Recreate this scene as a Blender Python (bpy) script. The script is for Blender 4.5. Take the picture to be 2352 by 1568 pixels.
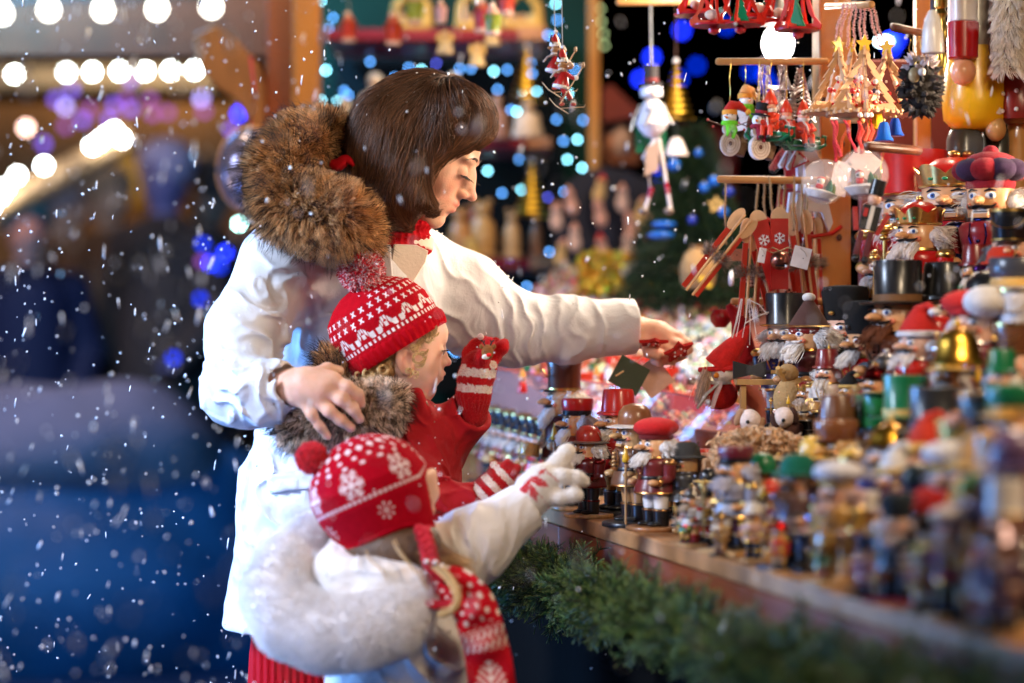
import bpy, math, random
import numpy as np
from mathutils import Vector, Matrix
RAD = math.radians
random.seed(7); rng = np.random.default_rng(7)
for o in list(bpy.data.objects): bpy.data.objects.remove(o)
scene = bpy.context.scene
COL = scene.collection
# ---------------------------------------------------------------- camera
FPX = 2352*85/36.0
CAMZ = 1.2
cam_d = bpy.data.cameras.new('camera'); cam = bpy.data.objects.new('camera', cam_d); COL.objects.link(cam)
cam.location = (0, 0, CAMZ); cam.rotation_euler = (RAD(90), 0, 0)
cam_d.lens = 85; cam_d.sensor_width = 36; cam_d.clip_end = 500; cam_d.clip_start = 0.05
cam_d.dof.use_dof = True; cam_d.dof.focus_distance = 3.79; cam_d.dof.aperture_fstop = 1.8
scene.camera = cam
# ---------------------------------------------------------------- world, sun, lamps, exposure
w = bpy.data.worlds.new('World'); scene.world = w; w.use_nodes = True
nt = w.node_tree; nt.nodes.clear()
sky = nt.nodes.new('ShaderNodeTexSky'); sky.sky_type = 'NISHITA'; sky.sun_disc = False
sky.sun_elevation = RAD(-4); sky.sun_rotation = RAD(200)
bg = nt.nodes.new('ShaderNodeBackground'); bg.inputs[1].default_value = 0.10
ow = nt.nodes.new('ShaderNodeOutputWorld')
nt.links.new(sky.outputs[0], bg.inputs[0]); nt.links.new(bg.outputs[0], ow.inputs[0])
scene.view_settings.view_transform = 'Standard'; scene.view_settings.look = 'None'
scene.view_settings.exposure = -0.18; scene.view_settings.gamma = 1.0
scene.cycles.max_bounces = 6; scene.cycles.diffuse_bounces = 3; scene.cycles.glossy_bounces = 3
scene.cycles.transmission_bounces = 6; scene.cycles.transparent_max_bounces = 12
scene.cycles.use_denoising = True; scene.cycles.caustics_reflective = False; scene.cycles.caustics_refractive = False
scene.cycles.sample_clamp_indirect = 6.0

def area_light(name, loc, target, size, power, color, spread=180):
    l = bpy.data.lights.new(name, 'AREA'); l.shape = 'DISK'; l.size = size; l.energy = power; l.color = color
    l.spread = RAD(spread)
    o = bpy.data.objects.new(name, l); COL.objects.link(o); o.location = loc
    o.rotation_euler = (Vector(target)-Vector(loc)).to_track_quat('-Z', 'Y').to_euler()
    return o
# lamps under the stall roof (warm), festoon strings of the stall opposite (cool white) and blue fairy lights, plus added fill lights
area_light('stall_roof_lamp', (0.85, 4.25, 2.25), (0.15, 3.9, 1.1), 0.35, 34, (1.0, .80, .58))
area_light('stall_front_and_fill', (0.75, 2.3, 2.1), (0.50, 3.3, 1.0), 0.3, 14, (1.0, .76, .50))
area_light('face_fill_light', (1.3, 3.55, 1.62), (-.15, 3.84, 1.42), .25, 1.9, (1.0, .78, .56), 30)  # unseen light added to brighten the woman's face
area_light('stall_counter_lamp', (0.45, 4.7, 1.95), (-0.1, 3.8, 1.2), 0.4, 10, (1.0, .82, .66))
area_light('festoon_and_fill', (-2.3, 2.9, 2.3), (-0.3, 3.8, 1.1), .7, 22, (.64, .77, 1.0), 70)
area_light('festoon_and_fill', (-1.5, 1.3, 2.0), (-0.34, 3.3, .85), .6, 1.7, (.92, .90, 1.0), 34)  # fill added near the camera to lift the girl's coat and plush
area_light('stall_front_and_fill', (1.05, 1.9, 1.9), (0.55, 2.7, 0.95), .3, 5, (1.0, .76, .5))  # warm fill added for the near figures at right
area_light('blue_lamp_and_fill', (-2.2, 4.4, 1.3), (-0.3, 3.8, 1.0), 0.9, 30, (.16, .42, 1.0), 80)
area_light('blue_lamp_and_fill', (-1.9, 3.0, 0.35), (-0.25, 3.75, 0.8), 0.8, 20, (.18, .40, 1.0))
area_light('back_stall_lamp', (-0.1, 5.6, 2.6), (-0.1, 6.4, 1.9), 0.4, 13, (1.0, .74, .45))
area_light('market_lamp', (-3.0, 9.0, 4.0), (-1.6, 11.5, 0.5), 1.2, 24, (1.0, .68, .36))
area_light('post_lamp', (-.75, 4.9, 2.3), (-.5, 5.7, 1.6), 0.2, 5, (1.0, .72, .36))
area_light('blue_lamp_and_fill', (-1.4, 5.6, 2.6), (-1.9, 9.0, 0.3), 0.6, 120, (.10, .48, 1.0))  # blue fill added to tint the ground and cart at left
area_light('far_stall_and_cart_fill', (-1.9, 12.3, 3.3), (-2.2, 13.4, 2.3), .5, 26, (1.0, .66, .26))
area_light('far_stall_and_cart_fill', (-2.3, 8.6, 2.6), (-2.0, 9.6, .9), .5, 26, (.80, .74, 1.0))  # pale fill added so the cart top stays lavender

def P(px, py, d): return np.array([(px-1176)/FPX*d, d, CAMZ-(py-784)/FPX*d])
def S(r, d): return r/FPX*d
def V(px, py, d): return Vector(P(px, py, d))
# ---------------------------------------------------------------- object helpers
def tag(o, label=None, cat=None, group=None, kind=None):
    if label: o['label'] = label
    if cat: o['category'] = cat
    if group: o['group'] = group
    if kind: o['kind'] = kind
    return o
WORLD_ROOTS = set()      # things whose parts are modelled in world coordinates
def root_of(o):
    while o.parent is not None: o = o.parent
    return o
def wmat(o):
    m = o.matrix_basis.copy()
    return m if o.parent is None else wmat(o.parent) @ o.matrix_parent_inverse @ m
def link(name, data, parent=None, loc=None, rot=None, scale=None):
    o = bpy.data.objects.new(name, data); COL.objects.link(o)
    if parent is not None: o.parent = parent
    if loc is not None: o.location = loc
    if rot is not None: o.rotation_euler = rot
    if scale is not None: o.scale = scale if hasattr(scale, '__len__') else (scale,)*3
    if parent is not None and root_of(parent).name in WORLD_ROOTS: o.matrix_parent_inverse = wmat(parent).inverted()
    return o
def thing(name, label, cat, loc=(0, 0, 0), rot=(0, 0, 0), scale=1, group=None, world=False):
    o = tag(link(name, None, None, loc, rot, scale), label, cat, group)
    if world: WORLD_ROOTS.add(o.name)
    return o

# ---------------------------------------------------------------- materials
MATS = {}
def nmat(name, base=None, rough=.5, metal=0, noise=0, nscale=20, bump=0, bscale=60, stretch=(1, 1, 1), sheen=0, coat=0,
         sss=0, attr=False, emit=None, estr=0, alpha=1, trans=0, ior=1.45, wood=0, wrinkle=0, knit=0, spec=.5, hair=None, hr=(.5, 1.4)):
    if name in MATS: return MATS[name]
    m = bpy.data.materials.new(name); m.use_nodes = True; t = m.node_tree; b = t.nodes['Principled BSDF']
    N = t.nodes.new; L = t.links.new
    b.inputs['Roughness'].default_value = rough; b.inputs['Metallic'].default_value = metal
    b.inputs['Specular IOR Level'].default_value = spec; b.inputs['IOR'].default_value = ior
    b.inputs['Sheen Weight'].default_value = sheen; b.inputs['Coat Weight'].default_value = coat
    b.inputs['Coat Roughness'].default_value = .12
    if trans: b.inputs['Transmission Weight'].default_value = trans
    if alpha < 1: b.inputs['Alpha'].default_value = alpha
    if sss:
        b.inputs['Subsurface Weight'].default_value = sss; b.inputs['Subsurface Radius'].default_value = (1, .35, .2)
        b.inputs['Subsurface Scale'].default_value = .006
    tc = N('ShaderNodeTexCoord'); mp = N('ShaderNodeMapping'); mp.inputs['Scale'].default_value = stretch
    L(tc.outputs['Object'], mp.inputs[0])
    if hair is not None:      # list of (pos, colour) along the strand, shaded randomly per strand
        hi = N('ShaderNodeHairInfo'); cr = N('ShaderNodeValToRGB'); el = cr.color_ramp.elements
        while len(el) < len(hair): el.new(.5)
        for e, (p_, c_) in zip(el, hair): e.position = p_; e.color = (*c_, 1)
        L(hi.outputs['Intercept'], cr.inputs[0])
        mx = N('ShaderNodeMix'); mx.data_type = 'RGBA'; mx.blend_type = 'MULTIPLY'; mx.inputs[0].default_value = 1
        mr = N('ShaderNodeMapRange'); mr.inputs['To Min'].default_value = hr[0]; mr.inputs['To Max'].default_value = hr[1]
        L(hi.outputs['Random'], mr.inputs[0]); L(cr.outputs[0], mx.inputs[6]); L(mr.outputs[0], mx.inputs[7])
        L(mx.outputs[2], b.inputs['Base Color'])
    else:
        if attr:
            src = N('ShaderNodeAttribute'); src.attribute_name = 'Col'; col = src.outputs['Color']
        else:
            src = N('ShaderNodeRGB'); src.outputs[0].default_value = (*base, 1); col = src.outputs[0]
        if wood:
            wv = N('ShaderNodeTexNoise'); wv.inputs['Scale'].default_value = nscale; wv.inputs['Detail'].default_value = 6
            wv.inputs['Distortion'].default_value = .6
            L(mp.outputs[0], wv.inputs['Vector'])
            rp = N('ShaderNodeMapRange'); rp.inputs['From Min'].default_value = .3; rp.inputs['From Max'].default_value = .7
            rp.inputs['To Min'].default_value = 1-wood; rp.inputs['To Max'].default_value = 1+wood*.6
            L(wv.outputs['Fac'], rp.inputs[0])
            mx = N('ShaderNodeMix'); mx.data_type = 'RGBA'; mx.blend_type = 'MULTIPLY'; mx.inputs[0].default_value = 1
            L(col, mx.inputs[6]); L(rp.outputs[0], mx.inputs[7]); col = mx.outputs[2]
        if noise:
            nz = N('ShaderNodeTexNoise'); nz.inputs['Scale'].default_value = nscale; nz.inputs['Detail'].default_value = 5
            L(mp.outputs[0], nz.inputs['Vector'])
            rp = N('ShaderNodeMapRange'); rp.inputs['From Min'].default_value = .3; rp.inputs['From Max'].default_value = .7
            rp.inputs['To Min'].default_value = 1-noise; rp.inputs['To Max'].default_value = 1+noise*.5
            L(nz.outputs['Fac'], rp.inputs[0])
            mx = N('ShaderNodeMix'); mx.data_type = 'RGBA'; mx.blend_type = 'MULTIPLY'; mx.inputs[0].default_value = 1
            L(col, mx.inputs[6]); L(rp.outputs[0], mx.inputs[7]); col = mx.outputs[2]
        L(col, b.inputs['Base Color'])
        if trans == 0 and emit is None and sss: pass
    hgt = None
    if bump:
        nb = N('ShaderNodeTexNoise'); nb.inputs['Scale'].default_value = bscale; nb.inputs['Detail'].default_value = 6
        L(mp.outputs[0], nb.inputs['Vector'])
        bp = N('ShaderNodeBump'); bp.inputs['Strength'].default_value = bump; bp.inputs['Distance'].default_value = .004
        L(nb.outputs['Fac'], bp.inputs['Height']); hgt = bp.outputs[0]; L(hgt, b.inputs['Normal'])
    if wrinkle:
        nb = N('ShaderNodeTexNoise'); nb.inputs['Scale'].default_value = 11; nb.inputs['Detail'].default_value = 3.5
        nb.inputs['Distortion'].default_value = 2.0; nb.inputs['Roughness'].default_value = .42
        L(tc.outputs['Object'], nb.inputs['Vector'])
        bp = N('ShaderNodeBump'); bp.inputs['Strength'].default_value = wrinkle; bp.inputs['Distance'].default_value = .02
        L(nb.outputs['Fac'], bp.inputs['Height'])
        if hgt: L(hgt, bp.inputs['Normal'])
        hgt = bp.outputs[0]; L(hgt, b.inputs['Normal'])
    if knit:
        wv = N('ShaderNodeTexVoronoi'); wv.inputs['Scale'].default_value = knit
        L(mp.outputs[0], wv.inputs['Vector'])
        bp = N('ShaderNodeBump'); bp.inputs['Strength'].default_value = .55; bp.inputs['Distance'].default_value = .002
        L(wv.outputs['Distance'], bp.inputs['Height']); bp.invert = True
        if hgt: L(hgt, bp.inputs['Normal'])
        L(bp.outputs[0], b.inputs['Normal'])
    if emit is not None:
        b.inputs['Emission Color'].default_value = (*emit, 1); b.inputs['Emission Strength'].default_value = estr
    MATS[name] = m; return m

PAINT = nmat('lacquer paint', rough=.30, coat=.22, attr=True, noise=.10, nscale=30)
MATTE = nmat('matte painted wood', rough=.6, attr=True, noise=.18, nscale=40, bump=.15, bscale=150)
FELT = nmat('felt', rough=.95, attr=True, sheen=.04, noise=.2, nscale=90, bump=.5, bscale=260)
GOLD = nmat('gilded metal', rough=.28, metal=1, attr=True, noise=.15, nscale=50)
WOODM = nmat('turned wood', rough=.38, attr=True, wood=.35, nscale=26, stretch=(1, 1, .14), coat=.25)
SLOT = [PAINT, MATTE, FELT, GOLD, WOODM]; KP, KM, KF, KG, KW = range(5)

# ---------------------------------------------------------------- mesh builder with a colour per face
def TR(loc=(0, 0, 0), rot=(0, 0, 0), s=(1, 1, 1)):
    from mathutils import Euler
    if not hasattr(s, '__len__'): s = (s, s, s)
    return Matrix.Translation(loc) @ Euler(rot).to_matrix().to_4x4() @ Matrix.Diagonal((*s, 1))
def ALONG(a, b):
    a = Vector(a); b = Vector(b); q = (b-a).to_track_quat('Z', 'Y')
    return Matrix.Translation(a) @ q.to_matrix().to_4x4(), (b-a).length
class MB:
    def __init__(s): s.v = []; s.f = []; s.c = []; s.m = []
    def add(s, verts, faces, col, k=KP, M=None):
        n = len(s.v)
        if M is not None: verts = [tuple(M @ Vector(p)) for p in verts]
        s.v += [tuple(p) for p in verts]; s.f += [tuple(i+n for i in f) for f in faces]
        s.c += [col]*len(faces); s.m += [k]*len(faces); return s
    def lathe(s, prof, col, k=KP, M=None, seg=20, sx=1, sy=1):
        vs = []; fs = []
        for (r, z) in prof:
            for i in range(seg):
                a = 2*math.pi*i/seg; vs.append((max(r, 1e-5)*math.cos(a)*sx, max(r, 1e-5)*math.sin(a)*sy, z))
        for j in range(len(prof)-1):
            for i in range(seg):
                a = j*seg+i; b = j*seg+(i+1) % seg; fs.append((a, b, b+seg, a+seg))
        if prof[0][0] > 1e-4: fs.append(tuple(range(seg))[::-1])
        if prof[-1][0] > 1e-4: fs.append(tuple(range((len(prof)-1)*seg, len(prof)*seg)))
        return s.add(vs, fs, col, k, M)
    def ball(s, c, r, col, k=KP, M=None, seg=14, ring=9):
        if not hasattr(r, '__len__'): r = (r, r, r)
        prof = [(math.sin(math.pi*i/ring), -math.cos(math.pi*i/ring)) for i in range(ring+1)]
        T = TR(c, s=r); return s.lathe(prof, col, k, T if M is None else M @ T, seg)
    def box(s, c, d, col, k=KM, M=None, rot=(0, 0, 0), bev=.12):
        x, y, z = d[0]/2, d[1]/2, d[2]/2; b = min(x, y, z)*bev
        vs = []; 
        for sx in (-1, 1):
            for sy in (-1, 1):
                for sz in (-1, 1):
                    vs += [(sx*x, sy*(y-b), sz*(z-b)), (sx*(x-b), sy*y, sz*(z-b)), (sx*(x-b), sy*(y-b), sz*z)]
        def I(sx, sy, sz, q): return ((sx > 0)*4+(sy > 0)*2+(sz > 0))*3+q
        fs = []
        for sg in (-1, 1):
            a = [I(sg, -1, -1, 0), I(sg, 1, -1, 0), I(sg, 1, 1, 0), I(sg, -1, 1, 0)]; fs.append(a if sg > 0 else a[::-1])
            a = [I(-1, sg, -1, 1), I(-1, sg, 1, 1), I(1, sg, 1, 1), I(1, sg, -1, 1)]; fs.append(a if sg > 0 else a[::-1])
            a = [I(-1, -1, sg, 2), I(1, -1, sg, 2), I(1, 1, sg, 2), I(-1, 1, sg, 2)]; fs.append(a if sg > 0 else a[::-1])
        for s1 in (-1, 1):
            for s2 in (-1, 1):
                fs.append((I(-1, s1, s2, 1), I(1, s1, s2, 1), I(1, s1, s2, 2), I(-1, s1, s2, 2)))
                fs.append((I(s1, -1, s2, 0), I(s1, 1, s2, 0), I(s1, 1, s2, 2), I(s1, -1, s2, 2)))
                fs.append((I(s1, s2, -1, 0), I(s1, s2, 1, 0), I(s1, s2, 1, 1), I(s1, s2, -1, 1)))
        for sx in (-1, 1):
            for sy in (-1, 1):
                for sz in (-1, 1): fs.append((I(sx, sy, sz, 0), I(sx, sy, sz, 1), I(sx, sy, sz, 2)))
        T = TR(c, rot); return s.add(vs, fs, col, k, T if M is None else M @ T)
    def rod(s, a, b, r0, col, k=KP, M=None, r1=None, seg=10):
        T, L = ALONG(a, b); r1 = r0 if r1 is None else r1
        return s.lathe([(r0, 0), (r1, L)], col, k, T if M is None else M @ T, seg)
    def tube(s, pts, r, col, k=KP, M=None, seg=8, closed=False, flat=1.0, up=(0, 0, 1)):
        pts = [Vector(p) for p in pts]; n = len(pts); rr = r if hasattr(r, '__len__') else [r]*n
        vs = []; fs = []; U = Vector(up)
        for i, p in enumerate(pts):
            if closed: t = pts[(i+1) % n]-pts[i-1]
            else: t = pts[min(i+1, n-1)]-pts[max(i-1, 0)]
            t = t.normalized() if t.length > 1e-9 else Vector((0, 0, 1))
            x = t.cross(U)
            if x.length < 1e-3: x = t.cross(Vector((1, 0, 0)))
            x.normalize(); y = x.cross(t)
            for j in range(seg):
                a = 2*math.pi*j/seg; vs.append(tuple(p+x*math.cos(a)*rr[i]+y*math.sin(a)*rr[i]*flat))
        m = n if closed else n-1
        for i in range(m):
            for j in range(seg):
                a = i*seg+j; b = i*seg+(j+1) % seg; i2 = ((i+1) % n)*seg
                fs.append((a, b, i2+(j+1) % seg, i2+j))
        if not closed: fs.append(tuple(range(seg))[::-1]); fs.append(tuple(range((n-1)*seg, n*seg)))
        return s.add(vs, fs, col, k, M)
    def plate(s, poly, th, col, k=KM, M=None, hole=None):
        """outline in local x,z with thickness along y; hole: inner outline with as many points"""
        n = len(poly); vs = [(x, -th/2, z) for x, z in poly]+[(x, th/2, z) for x, z in poly]; fs = []
        for i in range(n): j = (i+1) % n; fs.append((i, j, n+j, n+i))
        if hole is None:
            fs += [tuple(range(n))[::-1], tuple(range(n, 2*n))]
        else:
            vs += [(x, -th/2, z) for x, z in hole]+[(x, th/2, z) for x, z in hole]
            for i in range(n):
                j = (i+1) % n
                fs += [(i, 2*n+i, 2*n+j, j), (n+i, n+j, 3*n+j, 3*n+i), (2*n+i, 3*n+i, 3*n+j, 2*n+j)]
        return s.add(vs, fs, col, k, M)
    def mesh(s, name, ang=42):
        me = bpy.data.meshes.new(name); me.from_pydata(s.v, [], s.f)
        used = list(dict.fromkeys(s.m)); mp = {k: i for i, k in enumerate(used)}
        for k in used: me.materials.append(SLOT[k] if isinstance(k, int) else k)
        me.polygons.foreach_set('material_index', [mp[k] for k in s.m])
        at = me.color_attributes.new('Col', 'FLOAT_COLOR', 'CORNER')
        cols = []
        for c, f in zip(s.c, s.f): cols += [c[0], c[1], c[2], 1.0]*len(f)
        at.data.foreach_set('color', cols)
        me.polygons.foreach_set('use_smooth', [True]*len(s.f)); me.update()
        me.set_sharp_from_angle(angle=RAD(ang)); return me
    def obj(s, name, parent=None, loc=None, rot=None, scale=None, ang=42):
        return link(name, s.mesh(name, ang), parent, loc, rot, scale)

# ---------------------------------------------------------------- hair curves
def strands(name, pts, radius, material, parent=None, taper=.15):
    """pts: (N, K, 3) world points"""
    Nn, K, _ = pts.shape
    hc = bpy.data.hair_curves.new(name); hc.add_curves([K]*Nn)
    hc.points.foreach_set('position', np.ascontiguousarray(pts, dtype=np.float32).ravel())
    tt = np.linspace(0, 1, K); rr = np.asarray(radius)*np.ones(Nn)
    rad = rr[:, None]*(1-(1-taper)*tt[None, :]**1.5)
    hc.points.foreach_set('radius', rad.astype(np.float32).ravel())
    hc.materials.append(material)
    return link(name, hc, parent)
def norm(a): return a/np.maximum(np.linalg.norm(a, axis=-1, keepdims=True), 1e-9)
def fur_points(roots, nrm, length, K=5, lean=(0, 0, -.4), jit=.35, lenvar=.35, clump=0, seed=1):
    r = np.random.default_rng(seed); n = len(roots)
    L = (length*(1-lenvar+2*lenvar*r.random(n)))[:, None]
    d0 = norm(nrm+jit*r.normal(size=(n, 3))); ln = np.asarray(lean)
    if ln.ndim == 1: ln = np.tile(ln, (n, 1))
    out = np.zeros((n, K, 3)); out[:, 0] = roots; p = roots.copy(); w2 = r.normal(size=(n, 3))*.18
    for k in range(1, K):
        t = k/(K-1); d = norm(d0+ln*t*1.4+w2*t); p = p+d*L/(K-1); out[:, k] = p
    if clump:
        g = r.integers(0, n, n//clump); 
        ctr = out[g]; 
        idx = np.zeros(n, int)
        for a in range(0, n, 4000):
            dd = ((roots[a:a+4000, None, :]-roots[g][None, :, :])**2).sum(-1); idx[a:a+4000] = dd.argmin(1)
        t = np.linspace(0, 1, K)[None, :, None]**1.5*.65
        out = out*(1-t)+ctr[idx]*t
    return out
def mesh_points(me, n, seed=2, mask=None):
    me.calc_loop_triangles(); nt_ = len(me.loop_triangles)
    tri = np.zeros(nt_*3, int); me.loop_triangles.foreach_get('vertices', tri); tri = tri.reshape(-1, 3)
    co = np.zeros(len(me.vertices)*3); me.vertices.foreach_get('co', co); co = co.reshape(-1, 3)
    a, b, c = co[tri[:, 0]], co[tri[:, 1]], co[tri[:, 2]]; nn = np.cross(b-a, c-a); ar = np.linalg.norm(nn, axis=1)
    if mask is not None: ar = ar*mask((a+b+c)/3, norm(nn))
    r = np.random.default_rng(seed); k = r.choice(nt_, n, p=ar/ar.sum()); u = r.random((n, 2))
    fl = u.sum(1) > 1; u[fl] = 1-u[fl]; u1 = u[:, :1]; u2 = u[:, 1:]
    return a[k]+(b[k]-a[k])*u1+(c[k]-a[k])*u2, norm(nn[k])

# ---------------------------------------------------------------- signed distance modelling
def hash3(i, j, k):
    h = (i*73856093) ^ (j*19349663) ^ (k*83492791); h = (h ^ (h >> 13))*1274126177; return ((h ^ (h >> 16)) & 0xffff)/65535.0
def vnoise(p):
    q = np.floor(p).astype(np.int64); f = p-q; f = f*f*(3-2*f); r = 0
    for a in (0, 1):
        for b in (0, 1):
            for c in (0, 1):
                wgt = (f[:, 0] if a else 1-f[:, 0])*(f[:, 1] if b else 1-f[:, 1])*(f[:, 2] if c else 1-f[:, 2])
                r = r+wgt*hash3(q[:, 0]+a, q[:, 1]+b, q[:, 2]+c)
    return r*2-1
def smin(a, b, k):
    if k <= 0: return np.minimum(a, b)
    h = np.maximum(k-np.abs(a-b), 0)/k; return np.minimum(a, b)-h*h*k*.25
def smax(a, b, k): return -smin(-a, -b, k)
class Cone:
    def __init__(s, a, b, ra, rb, flat=False):
        s.a = np.array(a, float); s.b = np.array(b, float); s.ra = ra; s.rb = rb; s.flat = flat
        s.c = (s.a+s.b)/2; s.R = np.linalg.norm(s.b-s.a)/2+max(ra, rb)
    def __call__(s, p):
        ab = s.b-s.a; L2 = (ab*ab).sum(); t = ((p-s.a)@ab)/L2; tc = np.clip(t, 0, 1)
        if s.flat:
            L = math.sqrt(L2); q = p-s.a-t[:, None]*ab; rr = np.linalg.norm(q, axis=1)-(s.ra+(s.rb-s.ra)*tc)
            ax = np.maximum(-t*L, (t-1)*L); return smax(rr, ax, .004)
        return np.linalg.norm(p-s.a-tc[:, None]*ab, axis=1)-(s.ra+(s.rb-s.ra)*tc)
class Ell:
    def __init__(s, c, r, rot=None):
        s.c = np.array(c, float); s.r = np.array(r if hasattr(r, '__len__') else (r, r, r), float); s.R = s.r.max()
        s.rot = None
        if rot is not None:
            from mathutils import Euler
            s.rot = np.array(Euler(rot).to_matrix())
    def __call__(s, p):
        q = p-s.c
        if s.rot is not None: q = q@s.rot
        k0 = np.linalg.norm(q/s.r, axis=1); k1 = np.linalg.norm(q/(s.r*s.r), axis=1)+1e-9; return k0*(k0-1)/k1
class Half:
    """half space: negative on the side of -n"""
    def __init__(s, o, n): s.o = np.array(o, float); s.n = np.array(n, float)/np.linalg.norm(n); s.c = None; s.R = 0
    def __call__(s, p): return (p-s.o)@s.n
class Wedge:
    """intersection of half spaces"""
    def __init__(s, hs, k=.012): s.hs = hs; s.c = None; s.R = 0; s.k = k
    def __call__(s, p):
        d = s.hs[0](p)
        for h in s.hs[1:]: d = smax(d, h(p), s.k)
        return d
class Local:
    """a list of operations in a frame of its own"""
    def __init__(s, ops, O, R, H, rad=.95): s.ops = ops; s.O = np.array(O, float); s.Rm = np.array(R); s.H = H; s.c = s.O; s.R = H*rad
    def __call__(s, p): return field(s.ops, ((p-s.O)@s.Rm)/s.H, .35)*s.H
def field(ops, p, margin=.07, far=.5):
    d = np.full(len(p), far)
    for op, prim, k in ops:
        if op == 'f': d = prim(p, d); continue
        if prim.c is None: sel = slice(None)
        else:
            sel = np.nonzero(((p-prim.c)**2).sum(1) < (prim.R+margin+k)**2)[0]
            if len(sel) == 0: continue
        e = prim(p[sel])
        if op == 'u': d[sel] = smin(d[sel], e, k)
        elif op == 's': d[sel] = smax(d[sel], -e, k)
        elif op == 'i': d[sel] = smax(d[sel], e, k)
    return d
def chain(pts, k=.03, op='u', flat_end=False):
    """pts (px, py, depth, radius in px)"""
    o = []
    for i in range(len(pts)-1):
        a, b = pts[i], pts[i+1]
        o.append((op, Cone(P(*a[:3]), P(*b[:3]), S(a[3], a[2]), S(b[3], b[2]), flat_end and i == len(pts)-2), k))
    return o
def ellp(px, py, d, rx, ry, rz, rot=None): return Ell(P(px, py, d), (S(rx, d), S(ry, d), S(rz, d)), rot)
def sdf_mesh(name, ops, lo, hi, h, B=8, slack=1.5):
    lo = np.array(lo, float); hi = np.array(hi, float); nb = np.ceil((hi-lo)/(h*B)).astype(int); n = nb*B
    bc = [lo[a]+(np.arange(nb[a])+.5)*h*B for a in range(3)]
    G = np.stack(np.meshgrid(*bc, indexing='ij'), -1).reshape(-1, 3)
    dc = field(ops, G, margin=.12); act = np.abs(dc) < h*B*.87*slack+.012
    Vv = np.repeat(np.repeat(np.repeat(dc.reshape(nb).astype(np.float32), B, 0), B, 1), B, 2)
    ids = np.nonzero(act)[0]; bi, bj, bk = np.unravel_index(ids, nb)
    off = np.stack(np.meshgrid(*[np.arange(B)]*3, indexing='ij'), -1).reshape(-1, 3)
    for s0 in range(0, len(ids), 1500):
        sl = slice(s0, s0+1500); base = np.stack([bi[sl], bj[sl], bk[sl]], 1)*B
        idx = (base[:, None, :]+off[None]).reshape(-1, 3)
        Vv[idx[:, 0], idx[:, 1], idx[:, 2]] = field(ops, lo+(idx+.5)*h).astype(np.float32)
    # surface nets
    sgn = Vv < 0
    c = sgn[:-1, :-1, :-1].astype(np.int8)
    tot = np.zeros(c.shape, np.int8)
    for a in (0, 1):
        for b in (0, 1):
            for e in (0, 1): tot += sgn[a:n[0]-1+a, b:n[1]-1+b, e:n[2]-1+e]
    cells = np.argwhere((tot > 0) & (tot < 8)); vid = np.full(c.shape, -1, np.int32)
    vid[cells[:, 0], cells[:, 1], cells[:, 2]] = np.arange(len(cells))
    cor = [(a, b, e) for a in (0, 1) for b in (0, 1) for e in (0, 1)]
    val = {q: Vv[cells[:, 0]+q[0], cells[:, 1]+q[1], cells[:, 2]+q[2]] for q in cor}
    acc = np.zeros((len(cells), 3)); cnt = np.zeros(len(cells))
    for q in cor:
        for ax in range(3):
            if q[ax] == 0:
                q2 = list(q); q2[ax] = 1; q2 = tuple(q2); A, Bv = val[q], val[q2]; cr = (A < 0) != (Bv < 0)
                t = np.where(cr, A/(A-Bv+1e-12), 0); pt = np.tile(np.array(q, float), (len(cells), 1)); pt[:, ax] = t
                acc[cr] += pt[cr]; cnt[cr] += 1
    verts = lo+(cells+.5+acc/cnt[:, None])*h
    faces = []
    for ax in range(3):
        sl0 = [slice(None)]*3; sl1 = [slice(None)]*3; sl0[ax] = slice(0, -1); sl1[ax] = slice(1, None)
        A = sgn[tuple(sl0)]; Bq = sgn[tuple(sl1)]; e = np.argwhere(A != Bq)
        o1, o2 = [(1, 2), (2, 0), (0, 1)][ax]
        ok = (e[:, o1] > 0) & (e[:, o2] > 0) & (e[:, o1] < n[o1]-1) & (e[:, o2] < n[o2]-1); e = e[ok]
        st = A[e[:, 0], e[:, 1], e[:, 2]]
        def g(d1, d2):
            q = e.copy(); q[:, o1] -= d1; q[:, o2] -= d2; return vid[q[:, 0], q[:, 1], q[:, 2]]
        quad = np.stack([g(0, 0), g(1, 0), g(1, 1), g(0, 1)], 1); quad[~st] = quad[~st][:, ::-1]
        faces.append(quad)
    faces = np.concatenate(faces); faces = faces[(faces >= 0).all(1)]
    me = bpy.data.meshes.new(name); nv = len(verts); nf = len(faces)
    me.vertices.add(nv); me.vertices.foreach_set('co', verts.ravel())
    me.loops.add(nf*4); me.loops.foreach_set('vertex_index', faces.ravel().astype(np.int32))
    me.polygons.add(nf); me.polygons.foreach_set('loop_start', np.arange(nf, dtype=np.int32)*4)
    me.polygons.foreach_set('use_smooth', np.ones(nf, bool)); me.update(); me.validate()
    return me, verts
def color_verts(me, cols):
    at = me.color_attributes.new('Col', 'FLOAT_COLOR', 'POINT')
    cc = np.ones((len(me.vertices), 4), np.float32); cc[:, :3] = cols; at.data.foreach_set('color', cc.ravel())
def grid_obj(name, pts, mat, parent=None, cols=None, closed_u=False, thick=0):
    """pts (U, V, 3) surface grid"""
    U, Vn, _ = pts.shape; fs = []
    ii, jj = np.meshgrid(np.arange(U if closed_u else U-1), np.arange(Vn-1), indexing='ij'); ii = ii.ravel(); jj = jj.ravel(); i2 = (ii+1) % U
    fs = np.stack([ii*Vn+jj, i2*Vn+jj, i2*Vn+jj+1, ii*Vn+jj+1], 1)
    me = bpy.data.meshes.new(name); me.from_pydata(pts.reshape(-1, 3).tolist(), [], fs.tolist())
    me.polygons.foreach_set('use_smooth', [True]*len(me.polygons)); me.materials.append(mat)
    if cols is not None: color_verts(me, cols.reshape(-1, 3))
    o = link(name, me, parent)
    if thick: m = o.modifiers.new('thickness', 'SOLIDIFY'); m.thickness = thick; m.offset = 0
    return o
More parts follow.
